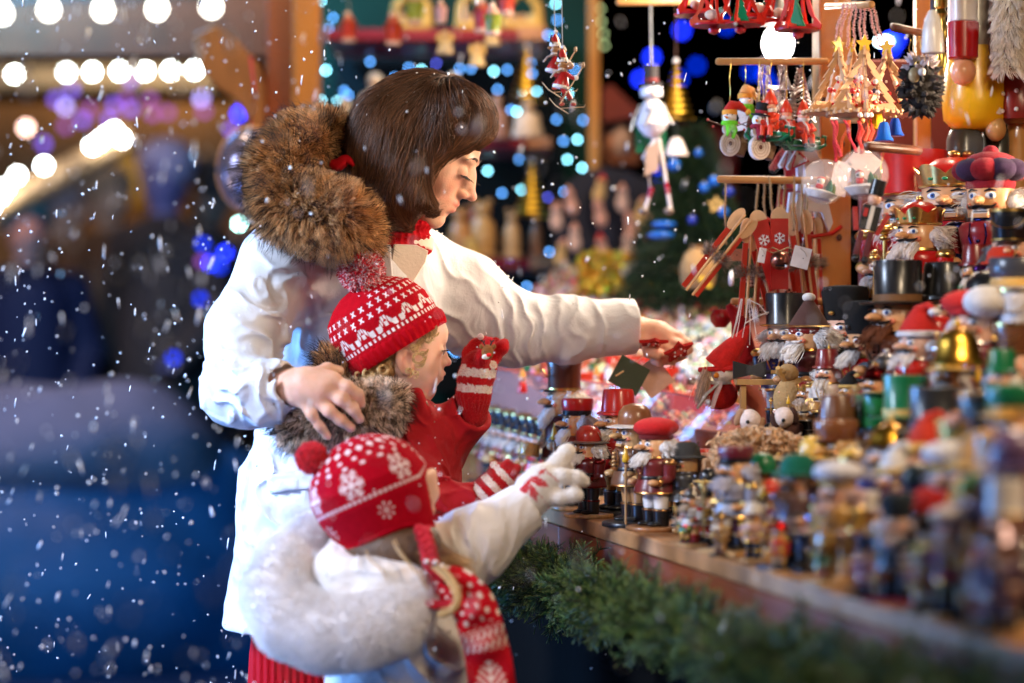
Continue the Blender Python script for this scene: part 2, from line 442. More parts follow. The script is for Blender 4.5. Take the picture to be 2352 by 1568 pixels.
# ================================================================ PEOPLE
def frame(yaw, pitch, roll=0):
    return np.array((Matrix.Rotation(RAD(yaw), 3, 'Z') @ Matrix.Rotation(RAD(pitch), 3, 'Y') @ Matrix.Rotation(RAD(roll), 3, 'X')))
def head_ops(child=False):
    o = []
    def E(op, c, r, k, rot=None): o.append((op, Ell(c, r, rot), k))
    def E2(op, c, r, k):
        for s in (-1, 1): E(op, (c[0], s*c[1], c[2]), r, k)
    def C(a, b, ra, rb, k, op='u'): o.append((op, Cone(a, b, ra, rb), k))
    if not child:
        E('u', (-.05, 0, .13), (.43, .335, .37), 0)
        E('u', (.11, 0, -.10), (.262, .265, .36), .10)
        E('u', (.14, 0, -.34), (.17, .17, .12), .10)
        for s in (-1, 1): C((-.03, s*.235, -.24), (.22, s*.07, -.43), .05, .05, .10)
        E('u', (.285, 0, -.435), (.065, .085, .062), .07)
        E2('u', (.235, .165, -.13), (.085, .09, .10), .08)
        E2('u', (.335, .12, .075), (.05, .09, .03), .05)
        E2('s', (.425, .135, -.03), (.075, .072, .05), .05)
        E2('u', (.322, .13, -.032), (.062, .062, .058), .012)
        C((.365, 0, .01), (.458, 0, -.155), .024, .030, .05)
        E('u', (.385, 0, -.10), (.055, .050, .11), .04)
        E('u', (.372, 0, -.06), (.04, .075, .07), .05)
        E('u', (.462, 0, -.168), (.040, .038, .034), .025)
        E2('u', (.405, .052, -.178), (.042, .028, .028), .022)
        E2('s', (.425, .024, -.212), (.022, .011, .018), .012)
        E('u', (.300, 0, -.29), (.09, .12, .095), .07)
        E('u', (.374, 0, -.262), (.026, .075, .018), .018)
        E('u', (.360, 0, -.322), (.030, .062, .021), .018)
        C((.392, 0, -.293), (.350, .078, -.276), .0072, .004, .008, 's'); C((.392, 0, -.293), (.350, -.078, -.276), .0072, .004, .008, 's')
        E('s', (.40, 0, -.372), (.05, .08, .018), .05)
        C((-.12, 0, -.30), (-.20, 0, -.95), .21, .22, .10)
    else:
        E('u', (-.06, 0, .12), (.47, .375, .39), 0)
        E('u', (.10, 0, -.13), (.29, .30, .35), .12)
        E('u', (.13, 0, -.35), (.20, .20, .13), .12)
        for s in (-1, 1): C((-.02, s*.24, -.26), (.20, s*.09, -.42), .07, .06, .12)
        E('u', (.285, 0, -.435), (.075, .09, .062), .07)
        E2('u', (.20, .19, -.25), (.13, .12, .12), .10)
        E2('s', (.43, .15, -.07), (.07, .08, .05), .06)
        E2('u', (.318, .145, -.075), (.066, .066, .06), .014)
        E('u', (.37, 0, .06), (.06, .16, .08), .08)
        C((.375, 0, -.04), (.445, 0, -.160), .022, .036, .06)
        E('u', (.385, 0, -.12), (.055, .055, .10), .05)
        E('u', (.462, 0, -.172), (.036, .042, .032), .022)
        E2('u', (.405, .05, -.185), (.04, .03, .028), .025)
        E2('s', (.43, .022, -.212), (.02, .011, .014), .01)
        E('u', (.33, 0, -.30), (.095, .14, .09), .07)
        E('u', (.418, 0, -.272), (.030, .062, .022), .022)
        E('u', (.402, 0, -.325), (.030, .05, .022), .018)
        E('s', (.425, 0, -.297), (.05, .05, .006), .008)
        E('s', (.40, 0, -.368), (.05, .08, .018), .05)
        for s in (-1, 1):
            E('u', (-.02, s*.355, -.17), (.085, .032, .125), .025, (0, RAD(-12), s*RAD(-18)))
            E('s', (.005, s*.385, -.155), (.045, .025, .080), .02, (0, RAD(-12), s*RAD(-18)))
            E('u', (.015, s*.335, -.275), (.035, .028, .035), .02)
        C((-.10, 0, -.35), (-.14, 0, -.8), .21, .21, .10)
    return o
def skin_cols(v, O, R, H, base, lip, child=False):
    q = ((v-O)@R)/H; c = np.tile(np.array(base, float), (len(v), 1))
    def blend(m, col): 
        m = np.clip(m, 0, 1)[:, None]; c[:] = c*(1-m)+np.array(col)*m
    g = lambda cx, cy, cz, rx, ry, rz: np.exp(-((q[:, 0]-cx)/rx)**2-((np.abs(q[:, 1])-cy)/ry)**2-((q[:, 2]-cz)/rz)**2)
    blend(.26*g(.27, .20, -.17, .16, .12, .12), (.80, .28, .20))
    blend(.5*g(.47, 0, -.17, .06, .06, .05), (.80, .30, .22))
    if child:
        blend(1.3*g(.42, 0, -.297, .035, .062, .035), lip)
        blend(.45*g(-.02, .38, -.18, .1, .08, .12), (.80, .25, .17))
    else:
        blend(1.5*g(.370, 0, -.262, .04, .075, .022)*(q[:, 2] > -.292), lip)
        blend(1.5*g(.360, 0, -.325, .04, .065, .024), lip)
        blend(.35*g(.36, .13, -.02, .08, .08, .05), (.45, .22, .15))
    return c
SKIN = nmat('skin', rough=.48, attr=True, sss=.28, bump=.18, bscale=420, noise=.12, nscale=45, spec=.4)
SKIN_C = nmat('child skin', rough=.5, attr=True, sss=.3, noise=.05, nscale=60, spec=.35)
LASH = nmat('eyelash', (.02, .012, .010), rough=.5)
def lash(parent, name, O, R, H, eye, n=26, L=.05, down=.6, mat_=None, rr=.0011):
    pts = []
    for s in (-1, 1):
        for i in range(n):
            t = i/(n-1); a = RAD(-62+124*t)
            r0 = .0655
            ex, ey, ez = eye
            p = np.array([ex+r0*math.cos(a)*.98, s*ey+r0*math.sin(a), ez-.012-.012*abs(t-.5)])
            d = np.array([math.cos(a), math.sin(a)*1.0, -down*.5]); q = [p]
            for k in range(1, 4): q.append(p+d*L*k/3*(.75+.5*random.random())+np.array([0, 0, .012*(k/3)**2]))
            pts.append([O+R@(z*H) for z in q])
    return strands(name, np.array(pts), rr, LASH, parent, .3)
def brow(parent, name, O, R, H, col, y0, z0, x0=.385, n=260, rr=.00045):
    pts = []
    for s in (-1, 1):
        for i in range(n):
            t = random.random(); yy = y0-.07+t*.15; zz = z0+.02*math.sin(t*math.pi)-.02*t+random.uniform(-.009, .009)*(1.2-t)
            xx = x0-.9*(yy)**2-.30*max(0, yy-.14)
            p = np.array([xx, s*yy, zz]); d = np.array([-.2, s*.9, .25-.5*t])
            pts.append([O+R@((p+d*.030*k/3)*H) for k in range(4)])
    return strands(name, np.array(pts), rr, col, parent, .3)
def finger_chain(pts, k=.006): return chain(pts, k)

# ---------------------------------------------------------------- mother
mO = P(978, 346, 3.85); mH = .213; mR = frame(-9, 25, 0)
mother = thing('person', 'woman with brown bob in long white coat reaching over the stall', 'person', (-.25, 3.85, 0), world=True)
mskin = (.76, .43, .30)
ops = [('u', Local(head_ops(), mO, mR, mH, 1.35), .01)]
# neck root, trunk and arms under the clothes: one continuous body
nk = mO+mR@(np.array([-.20, 0, -.9])*mH)
ops += [('u', Cone(nk, P(820, 640, 3.89), .047, .065), .04)]
ops += chain([(820, 640, 3.90, 90), (800, 900, 3.9, 120), (780, 1250, 3.9, 130), (770, 1560, 3.9, 120)], .05)
ops += chain([(700, 620, 3.84, 45), (565, 780, 3.71, 52), (560, 895, 3.64, 45), (610, 905, 3.60, 38), (680, 880, 3.57, 31)], .03)
ops += chain([(930, 640, 3.97, 60), (1080, 720, 4.0, 55), (1200, 757, 4.02, 45), (1430, 755, 4.055, 34), (1478, 762, 4.06, 30)], .03)
# near (right) hand, laid over the boy's shoulder: palm, four fingers, thumb
ops += chain([(665, 882, 3.57, 33), (705, 882, 3.555, 37), (742, 890, 3.548, 34)], .012)
ops += chain([(690, 905, 3.56, 30), (722, 912, 3.55, 26)], .02)
ops += chain([(735, 868, 3.552, 22), (767, 872, 3.545, 18)], .012)
ops += finger_chain([(757, 872, 3.546, 17), (797, 888, 3.54, 14.5), (822, 906, 3.546, 13), (829, 926, 3.556, 11.5)])
ops += finger_chain([(742, 893, 3.545, 17), (784, 917, 3.535, 14.5), (812, 940, 3.54, 13), (826, 962, 3.55, 11.5)])
ops += finger_chain([(722, 912, 3.545, 16.5), (756, 944, 3.535, 14), (783, 965, 3.54, 12.5), (806, 982, 3.55, 11)])
ops += finger_chain([(697, 920, 3.55, 15), (716, 952, 3.54, 12.5), (735, 978, 3.545, 11.5), (752, 1001, 3.553, 10)])
ops += finger_chain([(722, 860, 3.575, 17), (752, 848, 3.595, 15), (778, 852, 3.61, 13)])
# far (left) hand, thumb and fingers closing on a red ornament
ops += chain([(1475, 770, 4.06, 30), (1510, 772, 4.05, 33), (1530, 778, 4.045, 28)], .012)
ops += finger_chain([(1525, 768, 4.05, 15), (1556, 774, 4.04, 13), (1577, 790, 4.035, 12), (1583, 803, 4.035, 10.5)])
ops += finger_chain([(1530, 784, 4.035, 15), (1556, 793, 4.025, 13), (1568, 812, 4.03, 12), (1556, 822, 4.04, 11)])
ops += finger_chain([(1520, 795, 4.03, 15), (1540, 808, 4.02, 13), (1545, 824, 4.03, 12), (1530, 828, 4.04, 11)])
ops += finger_chain([(1505, 798, 4.03, 14), (1518, 816, 4.02, 12), (1516, 830, 4.03, 11), (1503, 828, 4.04, 10)])
ops += finger_chain([(1485, 785, 4.035, 17), (1492, 808, 4.02, 14), (1512, 815, 4.01, 12)])
me, vv = sdf_mesh('body', ops, (-.56, 3.47, .62), (.33, 4.17, 1.50), .0023)
cc = skin_cols(vv, mO, mR, mH, mskin, (.62, .14, .12))
# nails and knuckles
for (x, y, d) in [(754, 1004, 3.547), (809, 985, 3.543), (829, 965, 3.542)]:
    m_ = np.exp(-(np.linalg.norm(vv-P(x, y, d), axis=1)/.0048)**2)[:, None]; cc = cc*(1-m_)+np.array((.86, .42, .36))*m_
color_verts(me, cc); me.materials.append(SKIN)
link('body', me, mother)
mb = MB()   # teeth between the lips
for i in range(-3, 4):
    q = mO+mR@(np.array([.352-.0035*i*i, i*.016, -.286])*mH); mb.ball(tuple(q), (.0022, .0019, .0030), (.85, .80, .72), KP, seg=8, ring=6)
mb.obj('teeth', mother)
lash(mother, 'eyelashes', mO, mR, mH, (.322, .13, -.032), 24, .062, .9, rr=.00055)
HB = nmat('brow hair', (.06, .03, .018), rough=.6)
brow(mother, 'eyebrows', mO, mR, mH, HB, .12, .088, .404)

# hair: a bob as a mass of strands over a shaped under-layer
HAIRM = nmat('brown hair', rough=.42, hair=[(0, (.040, .015, .006)), (.5, (.085, .032, .012)), (1, (.135, .055, .021))], spec=.5, hr=(.45, 2.1))
def seg_pts(P0, P1, P2, P3, K):
    t = np.linspace(0, 1, K)[:, None]; return (1-t)**3*P0+3*(1-t)**2*t*P1+3*(1-t)*t*t*P2+t**3*P3
hu = [('u', Local([('u', Ell((-.05, 0, .15), (.475, .385, .415)), 0)], mO, mR, mH, .9), 0)]
hu += [('u', ellp(905, 395, 3.85, 98, 128, 122), .05), ('u', ellp(930, 455, 3.80, 62, 50, 55), .04), ('u', ellp(900, 440, 3.93, 80, 50, 60), .04),
       ('u', ellp(882, 345, 3.85, 66, 112, 112), .05)]
hu += [('u', ellp(1050, 256, 3.845, 64, 105, 44, (0, RAD(38), 0)), .04)]
hu += [('s', Wedge([Half(P(1150, 294, 3.8), (-.47, 0, .88)), Half(P(1002, 372, 3.8), (-.93, 0, .36))], .02), .012)]
hu += chain([(940, 428, 3.776, 20), (966, 458, 3.770, 12), (994, 476, 3.772, 5)], .012)
me, hv = sdf_mesh('hair', hu, (-.30, 3.68, 1.30), (.04, 4.02, 1.64), .004)
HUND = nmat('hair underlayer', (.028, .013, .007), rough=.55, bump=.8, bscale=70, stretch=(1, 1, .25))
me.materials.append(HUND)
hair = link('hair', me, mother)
def hair_layer():
    rp, rn = mesh_points(me, 17000, 4)
    # flow over the surface: away from the parting on top, down and back, curling under at the ends
    K = 7; out = np.zeros((len(rp), K, 3)); out[:, 0] = rp+rn*.001; p = out[:, 0].copy(); n = rn.copy()
    crown = mO+mR@(np.array([-.02, -.10, .52])*mH)
    r = np.random.default_rng(5); step = (.010+.007*r.random(len(rp)))[:, None]; w0 = r.normal(size=p.shape)*.07+np.stack([vnoise(p*38+a) for a in (0, 50, 90)], 1)*.42; lift = np.maximum(0, np.stack([vnoise(p*55+20)], 1))*.009
    for k in range(1, K):
        away = p-crown; away[:, 1] *= .8
        down = np.array([0.0, 0, -1.0]); front = np.clip((p[:, 0:1]-mO[0]-.02)/.06, 0, 1)
        d = norm(away)*1.0+down*.9+np.array([.55, 0, .15])*front*(p[:, 2:3] > mO[2]+.0)
        ab = ((p-P(1150, 294, 3.8))*np.array([-.47, 0, .88])).sum(1, keepdims=True); nr_ = np.clip(1-ab/.028, 0, 1)*(p[:, 0:1] > P(1000, 0, 3.8)[0]); d = d*(1-nr_*.9)+nr_*np.array([-.88, 0, -.47])*1.6
        low = np.clip((1.2-(430-784)/FPX*3.85-p[:, 2:3])/.05, 0, 1); d = d+low*np.array([.7, 0, -.1])
        # keep on the surface
        e = .002; g = np.stack([field(hu, p+np.eye(3)[a]*e)-field(hu, p-np.eye(3)[a]*e) for a in range(3)], 1); g = norm(g)
        d = norm(norm(d-(d*g).sum(1, keepdims=True)*g*.97)+w0)
        p = p+d*step; dist = field(hu, p)[:, None]; p = p-g*(dist-.0030-lift*math.sin(math.pi*k/K)-.0022*r.random((len(rp), 1)))*.8
        out[:, k] = p
    return out
hs = hair_layer(); strands('hair_strands', hs, .00042, HAIRM, hair, .4)
# stray hairs and the curled-in tips by the cheek
st = []
r = np.random.default_rng(9)
for i in range(420):
    t = r.random(); a = V(935+r.normal()*14, 395+r.normal()*10, 3.765+r.random()*.02); b = V(925, 455, 3.755)
    e = V(990+r.normal()*11, 474+r.normal()*9, 3.772+r.random()*.010)
    st.append(seg_pts(np.array(a), np.array(V(915+r.normal()*10, 455, 3.758)), np.array(V(945, 492+r.normal()*5, 3.76)), np.array(e), 7))
for i in range(260):
    x0 = 860+250*r.random(); y0 = 190+abs(x0-985)**1.6*.018; q = np.array(V(x0, y0+8, 3.8+.1*r.random()))
    dd = np.array([r.normal()*.4+(.5 if x0 > 985 else -.6), r.normal()*.3, .5+r.random()*.3]); L = .006+.014*r.random()
    st.append(np.array([q+dd*L*k/6+np.array([0, 0, -.25*L*(k/6)**2]) for k in range(7)]))
for i in range(900):   # side swept front hair
    u, v, q = r.random(), r.random(), r.random()
    st.append(seg_pts(P(985+45*u, 200+10*u+8*v, 3.80-.02*q), P(1065+40*u, 208+26*v, 3.775-.01*q), P(1092+42*u, 262+26*v, 3.768-.006*q), P(1000+72*u+14*v, 352-40*u+10*v, 3.770-.004*q), 7))
for i in range(260):
    u, v = r.random(), r.random(); st.append(seg_pts(P(1020+20*u, 205+8*v, 3.82), P(1095+14*u, 215+20*v, 3.81), P(1128+8*u, 262+10*v, 3.81), P(1128+10*u, 305+10*v, 3.805+.02*v), 7))
for i in range(240):   # lock falling past the temple
    u, v = r.random(), r.random(); st.append(seg_pts(P(990+30*u, 300+20*v, 3.768), P(975+14*u, 360, 3.760), P(966+12*u, 420, 3.762), P(1000+10*v, 482-14*u, 3.766), 7))
for (x, y, x2, y2) in [(985, 372, 992, 430), (988, 380, 1000, 455), (978, 385, 985, 440)]:
    st.append(seg_pts(P(x, y, 3.775), P(x+8, y+20, 3.768), P(x2+3, y2-20, 3.77), P(x2, y2, 3.77), 7))
strands('hair_ends', np.array(st), .00030, HAIRM, hair, .4)

# coat -----------------------------------------------------------------
COAT = nmat('white coat cloth', (.66, .66, .70), rough=.62, sheen=.1, bump=.12, bscale=300, wrinkle=.30, noise=.04, nscale=12)
def fold_field(spec):
    """spec: list of (centre, radius, direction u, wavelength, amplitude, warp)"""
    def f(p, d):
        near = np.abs(d) < .035
        q = p[near]; dd = d[near]; base = vnoise(q*11)*.0035+vnoise(q*26+7)*.0013
        for c, R, u, lam, amp, warp in spec:
            m = np.exp(-(((q-c)**2).sum(1))/(R*R)); u_ = np.array(u)/np.linalg.norm(u)
            x = (q@u_)/lam+warp*vnoise(q*14+3)+.5*vnoise(q*31)
            rid = (1-np.abs(np.sin(math.pi*x)))**1.7
            base = base-amp*m*(rid-.3)
        d = d.copy(); d[near] = dd+base; return d
    f.c = None; return f
co = chain([(800, 640, 3.885, 150), (790, 850, 3.90, 170), (765, 1100, 3.91, 198), (752, 1440, 3.91, 240)], .06, flat_end=True)
co += [('u', ellp(868, 670, 3.89, 142, 150, 155), .06)]
co += chain([(655, 602, 3.79, 92), (800, 560, 3.88, 88), (955, 605, 3.97, 82)], .06)
co += chain([(648, 615, 3.78, 97), (566, 762, 3.71, 84), (548, 892, 3.65, 86)], .035)
co += chain([(548, 892, 3.65, 87), (604, 905, 3.60, 80), (668, 880, 3.573, 57)], .02, flat_end=True)
co += [('s', Cone(P(652, 886, 3.58), P(700, 868, 3.556), S(49, 3.57), S(49, 3.57)), .004)]
co += chain([(965, 640, 3.97, 98), (1060, 690, 3.99, 104), (1120, 735, 4.01, 92), (1185, 756, 4.02, 79), (1290, 757, 4.04, 70), (1459, 750, 4.06, 63)], .03, flat_end=True)
co += [('s', Cone(P(1442, 751, 4.058), P(1500, 748, 4.066), S(54, 4.06), S(54, 4.06)), .004)]
co += [('s', Cone(P(905, 500, 3.86), P(880, 575, 3.86), S(92, 3.86), S(66, 3.86)), .02)]
folds = [(P(548, 880, 3.60), .075, (.25, .1, 1), .030, .0105, .9), (P(610, 905, 3.55), .06, (1, .2, .25), .026, .0075, .8),
         (P(640, 760, 3.70), .09, (.75, 0, .8), .050, .0095, .9), (P(700, 720, 3.7), .07, (-.6, 0, 1), .05, .009, .7), (P(600, 640, 3.72), .06, (1, 0, .5), .05, .005, .8),
         (P(1100, 740, 3.95), .075, (1, 0, .42), .036, .0090, .6), (P(1200, 760, 3.95), .07, (1, 0, .15), .029, .0075, .5),
         (P(1340, 760, 3.98), .09, (1, .3, -.2), .055, .0055, .9), (P(980, 640, 3.88), .08, (1, 0, .9), .045, .0085, .5),
         (P(620, 1200, 3.75), .20, (1, 0, .12), .085, .008, .5), (P(860, 640, 3.75), .08, (1, 0, -.3), .05, .004, .6)]
co += [('f', fold_field(folds), 0)]
me, cv = sdf_mesh('coat', co, (-.60, 3.45, .63), (.29, 4.20, 1.44), .003)
me.materials.append(COAT); coat = link('coat', me, mother)
# coat hem, pocket flap, seams, collar, placket, button
CREAM = nmat('coat lining', (.74, .64, .54), rough=.75, bump=.2, bscale=200)
def surf_y(ops_, px, py, d0=3.3, d1=4.1):
    ds = np.linspace(d0, d1, 90); pts = np.array([P(px, py, d) for d in ds]); f = field(ops_, pts)
    i = np.nonzero(f < 0)[0]; return ds[i[0]] if len(i) else None
def seam(name, pts, r, mat_, parent, ops_, off=.001, flat=1):
    out = []
    for i in range(len(pts)-1):
        for t in np.linspace(0, 1, 9)[:-1]:
            x = pts[i][0]*(1-t)+pts[i+1][0]*t; y = pts[i][1]*(1-t)+pts[i+1][1]*t; d = surf_y(ops_, x, y)
            if d: out.append(P(x, y, d-off))
    if len(out) < 2: return
    m = MB(); m.tube(out, r, (1, 1, 1), mat_, seg=6, flat=flat, up=(0, 1, 0)); return m.obj(name, parent)
SEAMM = nmat('seam thread', (.50, .50, .56), rough=.8)
seam('shoulder_seam', [(628, 523), (672, 560), (688, 650), (697, 700)], .0010, SEAMM, coat, co)
seam('panel_seam', [(640, 1120), (612, 1260), (600, 1440)], .0012, SEAMM, coat, co)
seam('cuff_seam', [(622, 838), (610, 880), (612, 960)], .0010, SEAMM, coat, co)
# pocket flap
pf = []
for u in np.linspace(0, 1, 12):
    row = []
    for t in np.linspace(0, 1, 6):
        x = 612+150*u+10*t; y = 1092-22*u+42*t; d = surf_y(co, x, y) or 3.7; row.append(P(x, y, d-.005-.004*t))
    pf.append(row)
grid_obj('pocket_flap', np.array(pf), COAT, coat, thick=.004)
# stand collar and front placket
cl = []
for a in np.linspace(-.25, 1.55, 40):
    th = a*math.pi
    row = []
    for t in np.linspace(0, 1, 6):
        cx, cy, cd = 905+6*t, 560-30*t, 3.86; rx = S(86-4*t, cd)
        p = P(cx, cy+8*math.cos(th)*0, cd)+np.array([rx*math.cos(th), -rx*.85*math.sin(th), .010*math.cos(th)*(-1)])
        row.append(p)
    cl.append(row)
grid_obj('collar', np.array(cl), CREAM, coat, thick=.006)
def placket(poly, d, name, matx, th=.006, tilt=0):
    m = MB(); c = P(poly[0][0], poly[0][1], d)
    m.plate([((x-poly[0][0])/FPX*d, -(y-poly[0][1])/FPX*d) for x, y in poly], th, (1, 1, 1), matx)
    o = m.obj(name, coat, tuple(c), (0, 0, tilt)); bv = o.modifiers.new('b', 'BEVEL'); bv.width = .0015; bv.segments = 2; return o
d_ = (surf_y(co, 930, 600) or 3.78)
placket([(905, 560), (958, 562), (985, 575), (978, 602), (944, 655), (925, 690), (905, 660), (898, 600)], d_-.010, 'placket', CREAM, .008, RAD(14))
placket([(862, 548), (897, 562), (903, 640), (885, 700), (860, 640)], (surf_y(co, 880, 620) or 3.77)-.007, 'placket', COAT, .006, RAD(-6))
BUT = nmat('horn button', (.10, .06, .04), rough=.35)
bd = surf_y(co, 873, 583) or 3.76
m = MB(); T = TR(tuple(P(872, 583, bd-.016)), (RAD(90), 0, RAD(-10)))
m.lathe([(0, .004), (.0055, .004), (.0085, .0045), (.0088, .002), (.0075, 0), (0, 0)], (0, 0, 0), BUT, T, 20)
for a in range(4): m.lathe([(.0009, 0), (.0009, .0052)], (.01, .01, .01), KP, T@TR((.0025*math.cos(a*1.571+.78), .0025*math.sin(a*1.571+.78), 0)), 6)
m.obj('button', coat)
ZIP = nmat('zip metal', (.5, .42, .3), rough=.35, metal=1)
m = MB()
for i in range(16):
    t = i/15; m.ball(tuple(P(897+4*t, 566+60*t, d_-.008)), (.0016, .0014, .0010), (1, 1, 1), ZIP, seg=6, ring=4)
m.obj('zip', coat)
# red turtleneck
REDK = nmat('red knit', (.42, .003, .008), rough=.9, spec=.15, bump=.3, bscale=400, stretch=(1, 1, .2))
tn = [('u', Cone(P(905, 478, 3.86), P(905, 560, 3.86), S(66, 3.86), S(82, 3.86)), 0), ('u', Cone(P(925, 508, 3.85), P(905, 545, 3.86), S(62, 3.86), S(78, 3.86)), .02),
      ('s', Local([('u', Ell((.1, 0, -.1), (.34, .30, .42)), 0)], mO, mR, mH, .8), .01)]
def rib(p, d):
    d = d.copy(); a = np.arctan2(p[:, 1]-3.86, p[:, 0]-P(905, 0, 3.86)[0]); d += .0012*np.sin(a*34)+.003*np.sin(p[:, 2]*330+vnoise(p*20)*2); return d
rib.c = None; tn.append(('f', rib, 0))
me, _ = sdf_mesh('turtleneck', tn, P(790, 640, 3.70)*[1, 1, 1]-[0, .02, 0], (P(1040, 400, 4.0)+[0, .05, 0]), .0025); me.materials.append(REDK); link('turtleneck', me, mother)
# dark fold inside the hood, with red knit toggle end
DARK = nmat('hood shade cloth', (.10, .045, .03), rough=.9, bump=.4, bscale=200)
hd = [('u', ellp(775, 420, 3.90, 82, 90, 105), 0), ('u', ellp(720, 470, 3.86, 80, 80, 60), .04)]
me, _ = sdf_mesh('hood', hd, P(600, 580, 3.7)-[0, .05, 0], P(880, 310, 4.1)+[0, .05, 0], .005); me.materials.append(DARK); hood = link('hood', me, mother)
m = MB(); cord = [P(760+4*i, 368+9*math.sin(i*.5)+i*.8, 3.765-.0008*i) for i in range(14)]
m.tube(cord, [S(r_, 3.77) for r_ in (4, 12, 14, 15, 15, 15, 14, 14, 13, 12, 10, 8, 6, 4)], (1, 1, 1), REDK, seg=14); m.obj('drawcord_end', hood)
# fur trim
FUR = nmat('racoon fur', rough=.7, hair=[(0, (.20, .09, .035)), (.45, (.46, .22, .085)), (.75, (.66, .38, .17)), (1, (.30, .16, .08))], spec=.25, hr=(.7, 1.7))
FURD = nmat('dark guard fur', rough=.7, hair=[(0, (.10, .06, .04)), (.5, (.05, .03, .022)), (1, (.012, .008, .007))], spec=.2)
FURB = nmat('fur skin', (.30, .15, .06), rough=.95)
def fur_roll(name, path, parent, n, L, mats, dark=.12, seed=3, lean=(.0, 0, -.5), base_mat=None, h=.005, rr=.00055, clump=14, dark_len=1.5, along=0):
    o_ = chain(path, .03); xs = np.array([P(*q[:3]) for q in path]); R_ = max(S(q[3], q[2]) for q in path)+.015
    me_, _ = sdf_mesh(name, o_, xs.min(0)-R_, xs.max(0)+R_, h); me_.materials.append(base_mat or FURB)
    ob = link(name, me_, parent); rp, rn = mesh_points(me_, n, seed)
    ln = np.tile(np.array(lean, float), (n, 1))
    if along:
        t = norm(np.diff(xs, axis=0, prepend=xs[:1])); t[0] = t[1]
        k_ = ((rp[:, None]-xs[None])**2).sum(-1).argmin(1); ln = ln+t[k_]*along
    f = fur_points(rp, rn, L, 5, ln, .32, .4, clump, seed)
    strands(name+'_hairs', f, rr, mats[0], ob, .2)
    if dark:
        nd = int(n*dark); f = fur_points(rp[:nd], rn[:nd], L*dark_len, 5, ln[:nd], .35, .3, 10, seed+1)
        strands(name+'_guard_hairs', f, rr*.8, mats[1], ob, .2)
    return ob
fur_roll('fur_trim', [(785, 318, 3.90, 24), (735, 322, 3.84, 34), (680, 345, 3.77, 44), (640, 400, 3.72, 48), (650, 462, 3.69, 48), (710, 490, 3.67, 46), (775, 505, 3.67, 44), (815, 535, 3.70, 32), (835, 552, 3.74, 20)],
         mother, 30000, .030, (FUR, FURD), .14, 3, (-.15, 0, -.15), along=.35)
# red knitted skirt below the coat
sk = chain([(665, 1420, 3.9, 88), (660, 1640, 3.9, 92)], 0)+chain([(760, 1420, 3.9, 120), (755, 1640, 3.9, 120)], .05)
def rib2(p, d): d = d.copy(); d += .0016*np.sin(p[:, 0]*520)*1.0; return d
rib2.c = None; sk.append(('f', rib2, 0))
me, _ = sdf_mesh('skirt', sk, (-.47, 3.75, .60), (-.12, 4.06, .80), .003); me.materials.append(REDK); link('skirt', me, mother)
# the red felt ornaments she holds: thing of their own
RF = (.55, .012, .008)
def felt_star(name, label, px, py, d, rad, rot, seed):
    m = MB(); poly = []; hp = []
    for i in range(10):
        a = math.pi*2*i/10+.3; q = rad*(1 if i % 2 == 0 else .55); poly.append((q*math.cos(a), q*math.sin(a))); hp.append((q*.5*math.cos(a), q*.5*math.sin(a)))
    m.plate(poly, .005, RF, KF); m.plate(hp, .0062, (.75, .04, .03), KP)
    for i in range(5): a = math.pi*2*i/5; m.ball((rad*.35*math.cos(a), -.004, rad*.35*math.sin(a)), .0018, (.95, .9, .85), KP, seg=8, ring=6)  # white dots stand in for glints on the star
    t = thing(name, label, 'ornament', tuple(P(px, py, d)), rot)
    m.obj('star', t)
    l = MB(); l.tube([(0, 0, 0), (-.01, 0, -.02), (-.014, 0, -.045), (-.008, 0, -.05), (-.002, 0, -.02)], .0008, (.6, .05, .03), KM, seg=5); l.obj('hanging_loop', t)
felt_star('felt_star', 'red felt star held flat in the curled fingers of the womans outstretched hand', 1500, 786, 4.0, .026, (RAD(78), 0, .1), 1)
felt_star('felt_star', 'red star with white glint dots held at the womans fingertips over the trays', 1558, 806, 4.0, .028, (RAD(55), RAD(-20), .2), 2)
m = MB()
for i, (x, y, a, c) in enumerate([(1445, 862, .5, (.05, .07, .035)), (1500, 866, .9, (.80, .50, .38))]):
    t = thing('price_card', ['dark green card tag hanging below the womans outstretched hand', 'pale pink card tag beside the dark green tag below the womans hand'][i], 'tag', tuple(P(x, y, 4.02+.03*i)), (0, a, .15))
    m = MB(); m.plate([(-.027, -.025), (.027, -.025), (.027, .025), (-.027, .025)], .0012, c, KM); m.rod((-.02, -.002, -.012), (-.012, -.002, .002), .0016, (.9, .62, .3), KM); m.obj('card', t)
    l = MB(); l.tube([(.0, 0, .025), (.006, 0, .04), (.004, .0, .055)], .0007, (.75, .6, .5), KM, seg=5); l.obj('string', t)

